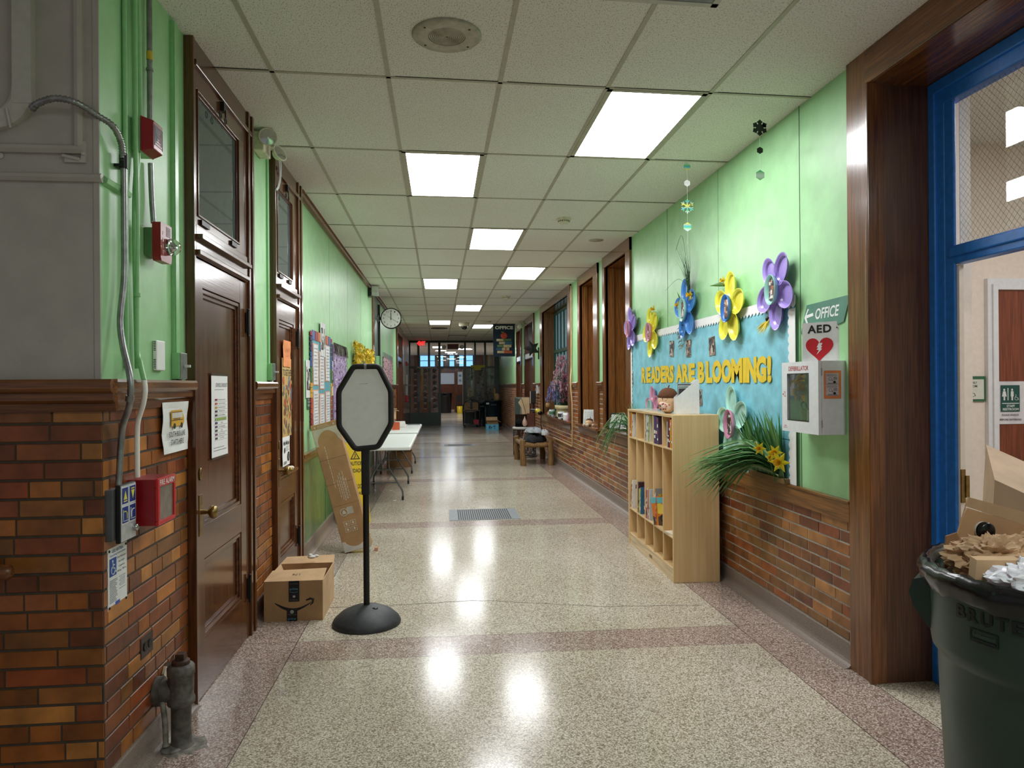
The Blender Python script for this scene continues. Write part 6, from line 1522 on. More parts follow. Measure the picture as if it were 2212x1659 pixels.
t = thing('ball_ornament', 'small tan ball ornament on a dark stand at the left of the window sill', 'ornament', (2.16, 14.45, .89)); obj('ball', MB().ell(0, 0, .20, .05, .05, .055, (196, 150, 90)), PLAST, t); obj('stand', MB().tube([(0, 0, 0), (0, 0, .16)], .01).lathe([(.05, 0), (.05, .01), (0, .012)]), BLACKM, t)
t = thing('clamp_tool', 'yellow and black hand tool on the sill corner with its cord hanging down', 'tool', (2.07, 14.95, .915), rz=math.radians(20))
obj('body', MB().tube([(-.03, -.05, .0), (-.02, .06, .04), (0, .16, .05)], [.05, .055, .04], 12, (222, 196, 50)), PLAST, t); obj('nozzle', MB().tube([(-.035, -.10, -.01), (-.03, -.04, .0)], [.04, .052], 12), BLACKM, t); obj('grip', MB().tube([(0, .15, .05), (.04, .5, .04)], [.035, .03], 10), BLACKM, t)
obj('cord', MB().tube(path([(-.035, -.1, -.04), (-.06, -.15, -.2), (-.02, -.3, -.45), (-.08, -.55, -.58)], 5), .008, 6, (200, 150, 120)), PRINT, t)
obj('cord', MB().tube(path([(-.035, -.1, -.04), (-.09, -.2, -.25), (-.12, -.4, -.5), (-.14, -.6, -.56)], 5), .009, 6, (40, 36, 36)), PLAST, t)
# beige surface raceway below the third opening
b = MB().tube(path([(RW-.02, 11.66, 3.15), (RW-.02, 11.68, 2.2), (RW-.02, 11.70, 1.8), (RW-.045, 11.62, 1.62), (RW-.05, 11.58, 1.45), (RW-.03, 11.58, 1.2)])+[Vector((RW-.03, 11.58, .52)), Vector((RW-.03, 11.62, .49)), Vector((RW-.03, 13.6, .49))], .014, 8, (212, 180, 136))
t = thing('surface_conduit', 'thin beige conduit dropping past the window and turning left under the sill', 'conduit', (RW, 11.58, .49)); obj('pipe', b, PLAST, t, True)
t = thing('wall_phone_box', 'white card holder box on the brick beside the far dark doors', 'box', **onright(15.9, 1.42)); obj('box', MB().box(-.12, -.04, -.10, .12, 0, .10, (226, 230, 232)), PRINT, t); obj('window', MB().box(-.05, -.042, -.06, .05, -.04, .06, (120, 140, 150)), PRINT, t)
t = thing('pinwheel_ornament', 'black star-shaped ornament hung on the green wall beyond the window', 'ornament', (2.0, 15.75, 2.32)); b = MB()
for k in range(5):
    a = PI/2+k*2*PI/5+.35; p = Vector((math.cos(a), 0, math.sin(a))); n_ = Vector((-math.sin(a), 0, math.cos(a)))
    b.add([Vector((0, -.06, 0)), p*.07+n_*.055+Vector((0, -.03, 0)), p*.19+Vector((0, -.02, 0)), p*.07-n_*.055+Vector((0, -.03, 0)), Vector((0, 0, 0))], [(0, 1, 2), (0, 2, 3), (4, 2, 1), (4, 3, 2)])
obj('star', b, BLACKM, t)
obj('cross_bar', MB().box(.02, -.01, -.10, .162, .02, -.05).box(.14, -.02, -.24, .162, .03, .02), BLACKM, t)

# log bench, clothes, wire table, screen, canvas, speaker
t = thing('log_bench', 'rustic log bench with four post legs against the right brick wall', 'bench', (1.76, 13.15, 0))
rr = random.Random(6)
for x, y in ((-.26, .06), (.26, .06), (-.26, 1.20), (.26, 1.20)):
    P = [(x+rr.uniform(-.012, .012), y+rr.uniform(-.01, .01), z) for z in (0, .12, .25, .38, .475)]
    obj('leg', MB().tube(P, [.056, .060, .050, .056, .052], 12), RUSTIC, t)
for x in (-.26, .26): obj('side_rail', MB().tube([(x, .06, .385), (x+.01, .6, .39), (x, 1.2, .385)], .042, 10), RUSTIC, t)
for y in (.06, 1.2): obj('end_rail', MB().tube([(-.26, y, .385), (0, y+.01, .378), (.26, y, .385)], .045, 10), RUSTIC, t)
obj('seat', MB().box(-.22, .06, .395, .22, 1.2, .425), RUSTIC, t, bev=.008)
def pile(name, label, loc, rx, ry, h, c, seed, grp=None):
    rr = random.Random(seed); b = MB(); n, m_ = 34, 14; vs = []
    for j in range(m_+1):
        for i in range(n):
            a = 2*PI*i/n; q = j/m_; r_ = math.cos(q*PI/2)**.55; k_ = 1+.10*math.sin(3*a+seed)+.07*math.sin(7*a+q*9+seed)
            vs.append((rx*r_*k_*math.cos(a), ry*r_*k_*math.sin(a), h*math.sin(q*PI/2)*(1+.16*math.sin(4*a+6*q)+.10*math.sin(9*a-seed))))
    b.add(vs, [(j*n+i, j*n+(i+1) % n, (j+1)*n+(i+1) % n, (j+1)*n+i) for j in range(m_) for i in range(n)]+[tuple(range(n-1, -1, -1))], c, True)
    return one(name, b, CLOTH, label, 'clothes', loc, group=grp)
pile('folded_jacket', 'heap of black jackets lying on the log bench', (1.76, 13.62, .43), .205, .42, .14, (30, 31, 36), 2)
pile('grey_cloth', 'crumpled pale grey cloth on top of the black jackets', (1.76, 13.55, .60), .17, .22, .08, (176, 182, 190), 5)
pile('striped_cloth', 'white and black cloth at the right end of the bench heap', (1.93, 13.34, .56), .07, .12, .09, (206, 206, 208), 8)
t = thing('side_table', 'round white-topped side table on a black wire drum base', 'table', (1.76, 15.2, 0))
obj('tabletop', MB().lathe([(.25, .565), (.262, .575), (.262, .60), (.255, .607), (0, .607)], 0, 0, 0, 36, (206, 206, 202)), PLAST, t)
b = MB()
for z in (.02, .56): b.tube([(.24*math.cos(k*PI/18), .24*math.sin(k*PI/18), z) for k in range(37)], .008, 6)
for k in range(14):
    for s_ in (-1, 1):
        a = k*2*PI/14; b.tube([(.24*math.cos(a+s_*.42*math.sin(PI*q/8)), .24*math.sin(a+s_*.42*math.sin(PI*q/8)), .02+.54*q/8) for q in range(9)], .005, 5)
obj('wire_base', b, BLACKM, t)
one('power_cable', MB().tube(path([(0, 0, 0), (.1, -.1, 0), (.25, -.05, 0), (.3, .05, 0), (.15, .12, 0), (.35, .2, 0)], 6), .006, 6), BLACKM, 'black cable looping on the floor behind the log bench', 'cable', (1.65, 14.75, .007))
t = thing('glossy_display', 'dark glossy screen mirroring lights standing on the wire side table', 'screen', (1.76, 15.2, .608))
obj('screen', MB().box(-.20, -.02, 0, .05, .02, .27), solid('black_mirror_glass', (14, 12, 12), .05), t, bev=.003); obj('brown_board', MB().box(.05, -.01, 0, .21, .01, .29, (110, 60, 44)), PRINT, t)
obj('tapered_vase', MB().lathe([(.03, 0), (.055, .04), (.05, .10), (.018, .17), (.004, .21), (0, .215)], .0, -.07, .02, 16, (226, 186, 170)), PLAST, t, label='pale pear-shaped vase')
t = thing('canvas_print', 'framed canvas with dark green and cream folded shapes leaning by the far doors', 'picture', (1.82, 16.15, .55), rot=(-.08, 0, 0))
obj('canvas', MB().box(-.17, -.02, 0, .17, .01, .68, (120, 128, 118)), PRINT, t)
b = MB().prism([(-.17, 0), (-.05, 0), (-.06, .3), (-.02, .62), (-.17, .67)], -.024, -.02, c=(64, 76, 70)).prism([(.0, .05), (.17, .10), (.17, .67), (.0, .67), (-.09, .56), (-.01, .42)], -.026, -.022, c=(214, 186, 146)).prism([(-.05, .0), (.08, .0), (.17, .14), (.10, .3), (.04, .16)], -.028, -.024, c=(226, 206, 166)).tube([(-.02, -.03, .66), (.06, -.03, .4), (.10, -.03, .1)], .006, 5, (130, 96, 60))
obj('artwork', b, PRINT, t)
obj('easel', MB().tube([(-.12, .03, -.55), (-.05, .02, .3)], .012).tube([(.12, .03, -.55), (.05, .02, .3)], .012), DARKW, t)
t = thing('loudspeaker', 'small black loudspeaker on a pole beside the far brick pier', 'speaker', (2.06, 16.05, 0)); obj('cabinet', MB().box(-.06, -.05, 1.08, .06, .06, 1.37), BLACKM, t, bev=.02); obj('grille', MB().box(-.05, -.055, 1.10, .05, -.05, 1.35), BLACKR, t, bev=.004)
obj('pole', MB().tube([(0, 0, .0), (0, 0, 1.10)], .014), BLACKM, t); obj('foot', MB().lathe([(.05, 0), (.05, .015), (0, .02)], 0, 0, 0, 20), BLACKM, t)
obj('side_trim', MB().box(-.064, -.05, 1.09, -.06, .05, 1.36), GREYT, t)

# ================================================================ CEILING DEVICES
t = thing('ceiling_speaker', 'large round perforated speaker in the ceiling tiles above', 'ceiling speaker', (.036, 3.42, CZ))
obj('rim', MB().lathe([(.165, 0), (.166, -.006), (.158, -.012), (.10, -.013), (.088, -.010)], 0, 0, 0, 48, cap=False), solid('tan_grey_metal', (168, 162, 148), .45, .2), t)
b = MB()
for k in range(9): b.lathe([(.086-k*.009, -.0085), (.082-k*.009, -.0115), (.079-k*.009, -.0085)], 0, 0, 0, 40, cap=False)
obj('grille', b, MATS['tan_grey_metal'], t); obj('grille_backing', MB().lathe([(.09, -.008), (0, -.008)], 0, 0, 0, 32), solid('dark_grille', (92, 86, 76), .7), t)
for a in (.7, 2.45, 3.85, 5.6):
    obj('screw', MB().ell(.135*math.cos(a), .135*math.sin(a), -.0135, .006, .006, .002, (60, 56, 50)), PRINT, t)
def detector(x, y, label, s=1.0):
    t = thing('smoke_detector', label, 'smoke detector', (x, y, CZ), group='smoke detectors')
    obj('base', MB().lathe([(.075*s, 0), (.073*s, -.016), (.06*s, -.02)], 0, 0, 0, 28), MATS['ivory_plastic'], t); obj('head', MB().lathe([(.056*s, -.018), (.055*s, -.04), (.04*s, -.052), (0, -.054)], 0, 0, 0, 28), MATS['ivory_plastic'], t)
    b = MB()
    for k in range(16): a = k*PI/8; b.cbox(.0555*s*math.cos(a), .0555*s*math.sin(a), -.032, .008, .008, .008)
    obj('slots', b, BLACKM, t)
detector(1.239, 7.11, 'ivory smoke detector right of the third lit panel'); detector(1.222, 13.44, 'ivory smoke detector midway down the corridor ceiling', 1.1); detector(1.226, 18.6, 'far ivory smoke detector near the office banner', 1.2)
one('ceiling_disc', MB().lathe([(.085, 0), (.085, -.003), (0, -.004)], 0, 0, 0, 30), TBAR, 'flat painted disc in the ceiling near the first niche', 'cover plate', (1.80, 8.16, CZ))
t = thing('dome_camera', 'small security dome camera before the far ceiling lights', 'camera', (.615, 19.18, CZ)); obj('housing', MB().lathe([(.15, 0), (.15, -.08), (.12, -.10)], 0, 0, 0, 24), MATS['ivory_plastic'], t); obj('dome', MB().ell(0, 0, -.11, .085, .085, .08, (20, 20, 24)), PLAST, t)
t = thing('ceiling_speaker', 'dark round speaker ring near the far end of the ceiling', 'ceiling speaker', (-.06, 20.95, CZ)); obj('ring', MB().lathe([(.24, 0), (.24, -.02), (.20, -.02), (0, -.018)], 0, 0, 0, 30), MATS['dark_grille'], t)
t = thing('ceiling_vent', 'grey rectangular vent in the ceiling just before the glass screen', 'vent', (.54, 24.2, CZ)); obj('frame', MB().box(-.30, -.28, -.012, .30, .28, 0), MATS['dark_grille'], t); b = MB()
for k in range(8): b.box(-.27, -.25+k*.065, -.018, .27, -.22+k*.065, -.012)
obj('louvres', b, GREYT, t)
t = thing('exit_sign', 'red lit EXIT sign with a left arrow hanging before the glass screen', 'exit sign', (-.74, 26.3, 3.05)); obj('housing', MB().box(-.17, -.02, -.10, .17, .04, .10), GLASS, t)
obj('mount', MB().box(-.12, -.02, .10, .12, .03, .139), METALC, t)
obj('lettering', MB().text('EXIT', .025, 0, .25, .15, -.022, (255, 60, 60), .04).prism([(-.155, 0), (-.115, .045), (-.115, -.045)], -.024, -.022), REDGLOW, t)
t = thing('exit_sign', 'dark red back of an exit box with two lamp heads behind the screen', 'exit sign', (.45, 28.2, 3.03)); obj('housing', MB().box(-.22, -.05, -.10, .22, .05, .10, (120, 40, 44)), PRINT, t)
for s_ in (-1, 1): obj('lamp_head', MB().lathe([(.09, 0), (.07, .05), (.02, .08)], s_*.35, -.05, -.02, 16, (236, 236, 230), 'y'), PLAST, t)
# office banner
t = thing('office_banner', 'navy hanging banner reading OFFICE with an apple on a stack of books', 'banner', (1.71, 19.5, 3.17)); w, h = .30, .88
obj('cloth', MB().sheet(-w, -h, w, 0, 0, .004, .012, (30, 52, 74), seed=5), vcol('navy_banner_cloth', .8), t); obj('rod', MB().tube([(-w-.01, -.004, .005), (w+.01, -.004, .005)], .01), BLACKM, t)
b = MB(); Y = -.024; b.text('OFFICE', 0, -.09, .50, .095, Y, (255, 255, 252), .05)
b.ell(-.0, Y, -.31, .095, .012, .085, (206, 70, 50), 24).ell(.03, Y-.004, -.29, .045, .01, .05, (226, 96, 66), 16).tube([(-.01, Y-.012, -.24), (.0, Y-.012, -.20)], .006, 5, (96, 70, 40)).ell(-.04, Y-.006, -.215, .045, .004, .014, (120, 150, 90), 12)
for k, (c1, c2, x0_, x1_, fl_) in enumerate((((226, 210, 170), (100, 130, 90), -.21, .20, 0), ((220, 206, 166), (56, 110, 140), -.14, .22, 0), ((110, 140, 96), (226, 210, 170), -.19, .20, 1), ((56, 104, 140), (226, 210, 170), -.22, .14, 1), ((226, 206, 166), (206, 96, 66), -.19, .22, 0))):
    z = -.43-k*.082; m_ = (x0_+x1_)/2-.02
    b.box(x0_, Y-.004, z-.032, m_, Y, z+.032, c1).box(m_, Y-.005, z-.036, x1_, Y, z+.036, c2)
    if fl_ == 0: b.box(x0_+.01, Y-.006, z-.006, m_, Y-.004, z+.004, (196, 176, 130))
    else: b.box(m_, Y-.008, z-.006, x1_-.01, Y-.005, z+.004, (196, 176, 130))
b.prism([(.03, -.64), (.06, -.64), (.06, -.72), (.045, -.70), (.03, -.72)], Y-.012, Y-.008, c=(196, 60, 60))
obj('artwork', b, PRINT, t); obj('tassel', MB().tube([(-.1, -.006, -h), (-.11, -.006, -h-.08)], .012), BLACKM, t)
t = thing('emergency_light', 'small twin-head emergency light over the far right doors', 'emergency light', (RW, 18.75, 3.08)); obj('housing', MB().box(-.08, -.15, -.06, 0, .15, .06), MATS['ivory_plastic'], t); 
for s_ in (-1, 1): obj('lamp_head', MB().lathe([(.03, 0), (.07, -.06), (0, -.065)], -.10, s_*.12, -.02, 14, (236, 236, 226), 'y'), PLAST, t)
# hanging snowflake mobiles
def irid(name, a, c):
    tt = NT(name); g = tt.n('ShaderNodeTexGradient'); tt.l(tt.coord((14, 14, 14), rot=(0, .9, 0)), g.inputs[0]); w2 = tt.n('ShaderNodeTexWave', bands_direction='Z'); w2.inputs['Scale'].default_value = 2.4; tt.l(tt.coord((1, 1, 1)), w2.inputs[0])
    tt.l(tt.ramp(w2.outputs[0], [(0, a), (.35, c), (.65, (90, 190, 230)), (1, (236, 220, 110))]), tt.b.inputs['Base Color']); tt.set(.25, .3); return tt.m
IR = irid('iridescent_foil', (240, 240, 250), (120, 210, 150)); DKF = solid('dark_foil', (60, 66, 62), .2, .6)
def hexa(b, z, r, c=(220, 220, 220)): b.prism([(r*math.cos(PI/6+k*PI/3), z+r*math.sin(PI/6+k*PI/3)) for k in range(6)], -.0008, .0008, c=c)
def flake(b, z, r, fat):
    for k in range(6):
        a = k*PI/3+PI/6; d = Vector((math.cos(a), 0, math.sin(a))); n_ = Vector((-math.sin(a), 0, math.cos(a))); w_ = r*(.20 if fat else .09)
        q = [Vector((0, 0, z))-n_*w_, Vector((0, 0, z))+d*r*.8-n_*w_, Vector((0, 0, z))+d*r, Vector((0, 0, z))+d*r*.8+n_*w_, Vector((0, 0, z))+n_*w_]
        b.prism([(v.x, v.z) for v in q], -.0009-k*.00005, .0009+k*.00005)
        for s_ in (-1, 1):
            p0 = Vector((0, 0, z))+d*r*.5; dd = (d+n_*s_*1.1).normalized(); p1 = p0+dd*r*.38; m_ = Vector((-dd.z, 0, dd.x))*w_*.6
            b.prism([(v.x, v.z) for v in (p0-m_, p1-m_, p1+m_, p0+m_)], -.0009-k*.00007, .0009+k*.00007)
t = thing('hanging_mobile', 'foil mobile with a dark snowflake, dark hexagon and rainbow hexagon, nearest the doorway', 'mobile', (1.971, 4.24, CZ))
obj('thread', MB().tube([(0, 0, 0), (0, 0, -.46)], .0006, 4, (220, 220, 220)), PRINT, t); b = MB(); flake(b, -.095, .052, True); hexa(b, -.095, .028); obj('snowflake', b, DKF, t)
b = MB(); hexa(b, -.235, .022); obj('small_hexagon', b, DKF, t); b = MB(); hexa(b, -.388, .032); obj('large_hexagon', b, IR, t)
t = thing('hanging_mobile', 'foil mobile with blue disc, white hexagon, cut snowflake and striped hexagon, farther left', 'mobile', (1.858, 5.234, CZ))
obj('thread', MB().tube([(0, 0, 0), (0, 0, -.62)], .0007, 4, (220, 220, 220)), PRINT, t); obj('blue_disc', MB().lathe([(.027, -.001), (.027, .001), (0, .001)], 0, 0, -.035, 18, (110, 130, 200), 'y'), IR, t)
b = MB(); hexa(b, -.16, .026); obj('small_hexagon', b, solid('white_foil', (236, 232, 240), .2, .2), t); b = MB(); flake(b, -.335, .058, False); obj('snowflake', b, IR, t); b = MB(); hexa(b, -.49, .034); obj('large_hexagon', b, IR, t)

# ================================================================ FAR END, in front of the screen
t = thing('trolley', 'dark hand trolley carrying a parcel box before the glass screen', 'trolley', (1.05, 25.5, 0))
obj('frame', MB().tube(path([(-.28, 0, .05), (-.30, 0, .7), (-.22, 0, .92), (0, 0, 1.0), (.22, 0, .92), (.30, 0, .7), (.28, 0, .05)]), .02, 8), BLACKM, t)
for z in (.08, .58): obj('tray', MB().box(-.30, -.02, z, .30, .45, z+.03), BLACKM, t)
for x in (-.24, .24): obj('wheel', MB().lathe([(.05, -.02), (.05, .02)], x, .0, .05, 16, axis='x'), BLACKR, t)
t = crate('cardboard_box', 'brown smile-arrow parcel box on the far trolley', (1.05, 25.72, .615), .50, .3, .27, (130, 108, 76), open_=False)
b = MB().tube([(-.14+.28*k/10, -.152, .12-.04*math.sin(PI*k/10)) for k in range(11)], .007, 5, (20, 20, 22)).box(-.04, -.153, .03, .04, -.15, .27, (24, 24, 28)); obj('smile_logo', b, PRINT, t)
one('red_packet', MB().box(-.09, -.05, 0, .09, .1, .16, (170, 40, 54)), PRINT, 'small red packet on the lower tray of the trolley', 'packet', (1.22, 25.6, .112))
def bin_(name, label, loc, r0, r1, h, c):
    t = thing(name, label, 'bin', loc); obj('body', MB().lathe([(r0, 0), (r1, h*.96), (r1+.03, h*.97), (r1+.03, h), (r1-.01, h), (r0-.01, .02), (0, .02)], 0, 0, 0, 30, c), PLAST, t)
    obj('handle', MB().box(-.1, -r1-.05, h*.82, .1, -r1, h*.88, c), PLAST, t); return t
bin_('trash_bin', 'tall dark teal bin beside the far trolley', (1.82, 25.6, 0), .27, .31, .95, (20, 44, 54)); bin_('trash_bin', 'second dark bin behind the far trolley', (1.45, 26.25, 0), .24, .28, .86, (18, 40, 44))
one('label_sticker', MB().box(-.06, -.002, -.03, .06, 0, .03, (226, 230, 230)), PRINT, 'white sticker on the far teal bin', 'sticker', (1.62, 25.33, .85), rz=-.6)
t = thing('shovel_handle', 'black D-handle tool sticking out of the far bin', 'tool', (1.75, 25.55, .03)); obj('shaft', MB().tube([(0, 0, 0), (-.12, 0, 1.12)], .014), BLACKM, t); obj('grip', MB().tube([(-.12+.07*math.cos(k*PI/6), 0, 1.19+.07*math.sin(k*PI/6)) for k in range(13)], .014), BLACKM, t)
one('tan_bag', MB().ell(0, 0, .12, .09, .09, .14, (176, 146, 110)), CLOTH, 'tan stuffed bag on top of the far teal bin', 'bag', (1.97, 25.5, .955)); one('yellow_pole', MB().tube([(0, 0, 0), (.0, 0, .45)], .018, 8, (206, 160, 50)), PLAST, 'short yellow broom pole above the far bin', 'pole', (1.90, 25.65, .93))
t = crate('produce_box', 'open light blue produce box on the floor at the far right', (1.67, 23.95, 0), .42, .38, .20, (96, 176, 206), open_=False); b = MB(); jumble(b, -.12, .05, .10, .15, 12, [(30, 60, 100), (40, 90, 130)], .01, .03, -.19, 9); obj('print', b, PRINT, t)
t2 = crate('cardboard_box', 'open brown box stacked in the light blue produce box', (1.68, 23.95, .205), .38, .34, .10, (150, 120, 84))
b = MB()
def garland(x, label, seed, c_):
    t = thing('paper_garland', label, 'garland', (x, PY-.03, 2.14), group='mitten garlands on the glass screen'); rr = random.Random(seed)
    obj('string', MB().tube([(0, 0, 0), (0, 0, -1.6)], .004, 4, (150, 150, 150)), PRINT, t)
    for k in range(7):
        z = -.12-.22*k; b = MB(); c = rr.choice(c_); a = rr.uniform(-.5, .5)
        pts = [(-.055, -.09), (.055, -.09), (.06, .02), (.11, .04), (.10, .08), (.05, .07), (.04, .10), (-.03, .11), (-.06, .06)]
        b.prism([(x_*math.cos(a)-z_*math.sin(a), z+x_*math.sin(a)+z_*math.cos(a)) for x_, z_ in pts], -.012, -.006, c=c); b.box(-.04, -.014, z-.08, .04, -.012, z-.05, (200, 200, 196)); obj('mitten', b, PRINT, t)
for x, lb, sd in ((-.98, 'left mitten garland on the dark screen', 1), (-.62, 'middle mitten garland on the dark screen', 2), (-.28, 'right mitten garland on the dark screen', 3)): garland(x, lb, sd, [(96, 84, 84), (70, 60, 70), (110, 100, 96), (100, 56, 54), (60, 60, 64), (130, 120, 110)])
for k, (x0_, x1_) in enumerate(((.93, 1.21), (1.31, 1.58), (1.69, 1.96))):
    t = thing('drawing_panel', ['left', 'middle', 'right'][k]+' pale grey landscape drawing behind the right screen panes', 'drawing', ((x0_+x1_)/2, PY+.06, 1.32)); w = (x1_-x0_)/2
    obj('sheet', MB().box(-w, 0, -.8, w, .004, .82, (150, 152, 146)), PRINT, t); b = MB(); jumble(b, -w, -.78, w, .75, 60, [(130, 134, 130), (110, 116, 116), (170, 172, 164), (80, 96, 110), (150, 148, 140)], .01, .07, 0, 50+k); obj('drawing', b, PRINT, t)
t = thing('paper_banner', 'yellow strip sign with a drooping middle on the screen rail', 'sign', (1.36, PY-.03, 2.19)); obj('strip', MB().prism([(-.27, .07), (.27, .07), (.27, -.02), (.12, -.03), (.10, -.12), (-.12, -.12), (-.14, -.03), (-.27, -.02)], -.006, 0, c=(196, 186, 50)), PRINT, t)
t = thing('paper_banner', 'pale grey paper strip along the left of the screen rail', 'sign', (-.55, PY-.03, 2.185)); obj('strip', MB().box(-.36, -.006, -.035, .36, 0, .035, (170, 174, 176)), PRINT, t)
for x, z in ((-.86, 1.35), (-.47, 1.35)): one('vertical_sign', MB().box(-.05, -.006, -.55, .05, 0, .55, (120, 124, 124)), PRINT, 'grey vertical strip sign on a screen mullion, %s' % ('left one' if x < -.6 else 'right one'), 'sign', (x, PY-.02, z+.1))
one('poster', MB().box(-.13, -.006, -.36, .13, 0, .36, (206, 220, 230)).box(-.08, -.008, .08, .08, -.006, .2, (90, 150, 190)).box(-.07, -.008, -.2, .07, -.006, -.06, (110, 160, 196)), PRINT, 'pale blue notice on the brown wall beyond the doorway', 'poster', (1.02, 39.98, 1.9))
bin_('trash_bin', 'dark bin beyond the open doorway at the end of the corridor', (.15, 39.0, 0), .35, .4, 1.1, (22, 24, 28))
t = thing('mop_bucket', 'yellow bucket beyond the open doorway', 'bucket', (.95, 38.3, 0)); obj('bucket', MB().lathe([(.14, 0), (.16, .38), (.15, .38), (.13, .02), (0, .02)], 0, 0, 0, 24, (216, 186, 30)), PLAST, t)
t = thing('stacking_chair', 'dark chair beyond the open doorway behind the yellow bucket', 'chair', (.98, 39.2, 0)); obj('seat', MB().box(-.22, -.2, .43, .22, .2, .47), BLACKM, t); obj('backrest', MB().box(-.2, .18, .6, .2, .22, .95), BLACKM, t)
for x in (-.2, .2):
    for y in (-.18, .18): obj('leg', MB().tube([(x, y, 0), (x, y, .44)], .014), BLACKM, t)

# ================================================================ OFFICE SIGNS
t = thing('restroom_sign', 'green framed ADULT ONLY RESTROOM sign on the cream office wall', 'sign', (3.70, 4.70, 1.46)); gr = (56, 110, 76)
obj('back_plate', MB().box(-.13, -.006, -.135, .03, 0, .135, (46, 92, 70)), PRINT, t); obj('frame', MB().box(-.13, -.012, -.088, .125, -.006, .09, gr), PRINT, t)
b = MB().box(-.12, -.014, -.072, .112, -.012, .068, (226, 228, 214)); Y = -.0142; b.text('ADULT ONLY', .0, .045, .12, .016, Y, (60, 70, 60), .015).text('RESTROOM', .0, .020, .12, .016, Y, (60, 70, 60), .015)
for x in (-.04, -.008): b.ell(x, Y, -.010, .006, .0006, .006, (90, 96, 90)).prism([(x-.008, -.018), (x+.008, -.018), (x+.005, -.05), (x-.005, -.05)], Y-.0006, Y, c=(90, 96, 90))
b.tube([(.024, Y, -.008), (.026, Y, -.03), (.04, Y, -.032), (.048, Y, -.05)], .0022, 5, (90, 96, 90)).tube([(.030+.015*math.cos(q), Y, -.04+.013*math.sin(q)) for q in [1.9+k*.5 for k in range(9)]], .0016, 5, (90, 96, 90)).ell(.024, Y, -.002, .004, .0006, .004, (90, 96, 90))
obj('printing', b, PRINT, t)
t = thing('restroom_sign', 'white STAFF RESTROOM paper with a dark green pictogram on the cherry door', 'sign', (4.01, 4.685, 1.36)); obj('sheet', MB().sheet(-.115, -.15, .11, .152, -.001, .002, .003, (232, 230, 232), seed=8), PRINT, t)
b = MB(); Y = -.0085; b.box(-.078, Y-.0006, -.062, .066, Y, .125, (28, 84, 76)); w_ = (236, 240, 238); YY = Y-.0007
for x, sk in ((-.052, 1), (.008, 0)):
    b.ell(x, YY, .092, .0075, .0006, .0085, w_).prism([(x-.010, .082), (x+.010, .082), (x+(.018 if sk else .011), .045), (x+.006, .045), (x+.006, .018), (x-.006, .018), (x-.006, .045), (x-(.018 if sk else .011), .045)], YY-.0006, YY, c=w_)
b.box(-.027, YY-.0006, .018, -.021, YY, .105, w_).box(-.070, YY-.0006, -.006, .060, YY, -.001, w_).text('STAFF', -.004, -.022, .062, .017, YY, w_, .02).text('RESTROOM', -.004, -.045, .12, .017, YY, w_, .02).text('PLEASE KNOCK', -.004, -.085, .13, .013, Y, (60, 60, 66), .015).text('BEFORE ENTERING', -.004, -.118, .165, .013, Y, (60, 60, 66), .015)
b.tube([(.036, YY, .060), (.038, YY, .038), (.050, YY, .036), (.058, YY, .022)], .002, 5, w_).tube([(.040+.013*math.cos(q), YY, .032+.013*math.sin(q)) for q in [1.9+k*.5 for k in range(9)]], .0016, 5, w_)
obj('printing', b, PRINT, t)
b = MB(); rr = random.Random(3)
for k in range(5): b.prism([(rr.uniform(-.05, .03)+.02*math.cos(a), .03*rr.random()+.02*math.sin(a)) for a in (0, 1.2, 2.6, 4, 5.2)], -.001, 0, c=(214, 180, 160))
one('peeled_patch', b, PRINT, 'peeled paint patch on the cream wall above the restroom sign', 'paint patch', (3.64, 4.70, 1.64))

# ================================================================ TRASH CAN with rubbish, foreground right
cx_, cy_ = 1.82, 2.02
t = thing('trash_can', 'big dark green round trash can with a black liner, foreground right', 'trash can', (cx_, cy_, 0))
GC = vcol('green_can_plastic', .42, bump=.06, bs=90, var=.08); gcol = (34, 62, 52)
obj('body', MB().lathe([(.262, .14), (.268, .15), (.284, .55), (.287, .665), (.290, .675), (.300, .685), (.303, .71), (.307, .885), (.308, .90)], 0, 0, 0, 72, gcol), GC, t)
obj('rim', MB().lathe([(.298, .885), (.318, .888), (.325, .90), (.325, .915), (.315, .93), (.300, .93), (.292, .915)], 0, 0, 0, 72, (28, 46, 42), cap=False), GC, t)
b = MB(); n = 72; rr = random.Random(12); prof = [(.320, .865), (.330, .895), (.331, .915), (.318, .938), (.304, .936), (.298, .90), (.290, .78), (.28, .69)]; vs = []
for i, (r_, z) in enumerate(prof):
    for k in range(n):
        a = 2*PI*k/n; wv = .0035*math.sin(k*2.9+i)+.003*math.sin(k*1.1+i*2)+rr.uniform(-.002, .002); wz = (.005*math.sin(k*.9)+.004*math.sin(k*2.3)) if i == 0 else .002*math.sin(k*3.1)
        vs.append(((r_+wv)*math.cos(a), (r_+wv)*math.sin(a), z+wz))
b.add(vs, [(i*n+k, i*n+(k+1) % n, (i+1)*n+(k+1) % n, (i+1)*n+k) for i in range(len(prof)-1) for k in range(n)], (18, 18, 20), True)
obj('liner', b, vcol('black_bin_liner', .22, bump=.5, bs=22, var=.1), t)
hb = MB(); 
for s_ in (1,):
    a = math.atan2(.235, -.235); M = Matrix.Rotation(a, 4, 'Z'); hb.M = M
    hb.prism([(.285, .88), (.335, .86), (.345, .82), (.335, .78), (.30, .72), (.29, .72)], -.07, .07, 'y', gcol)
obj('handle', hb, GC, t, bev=.006)
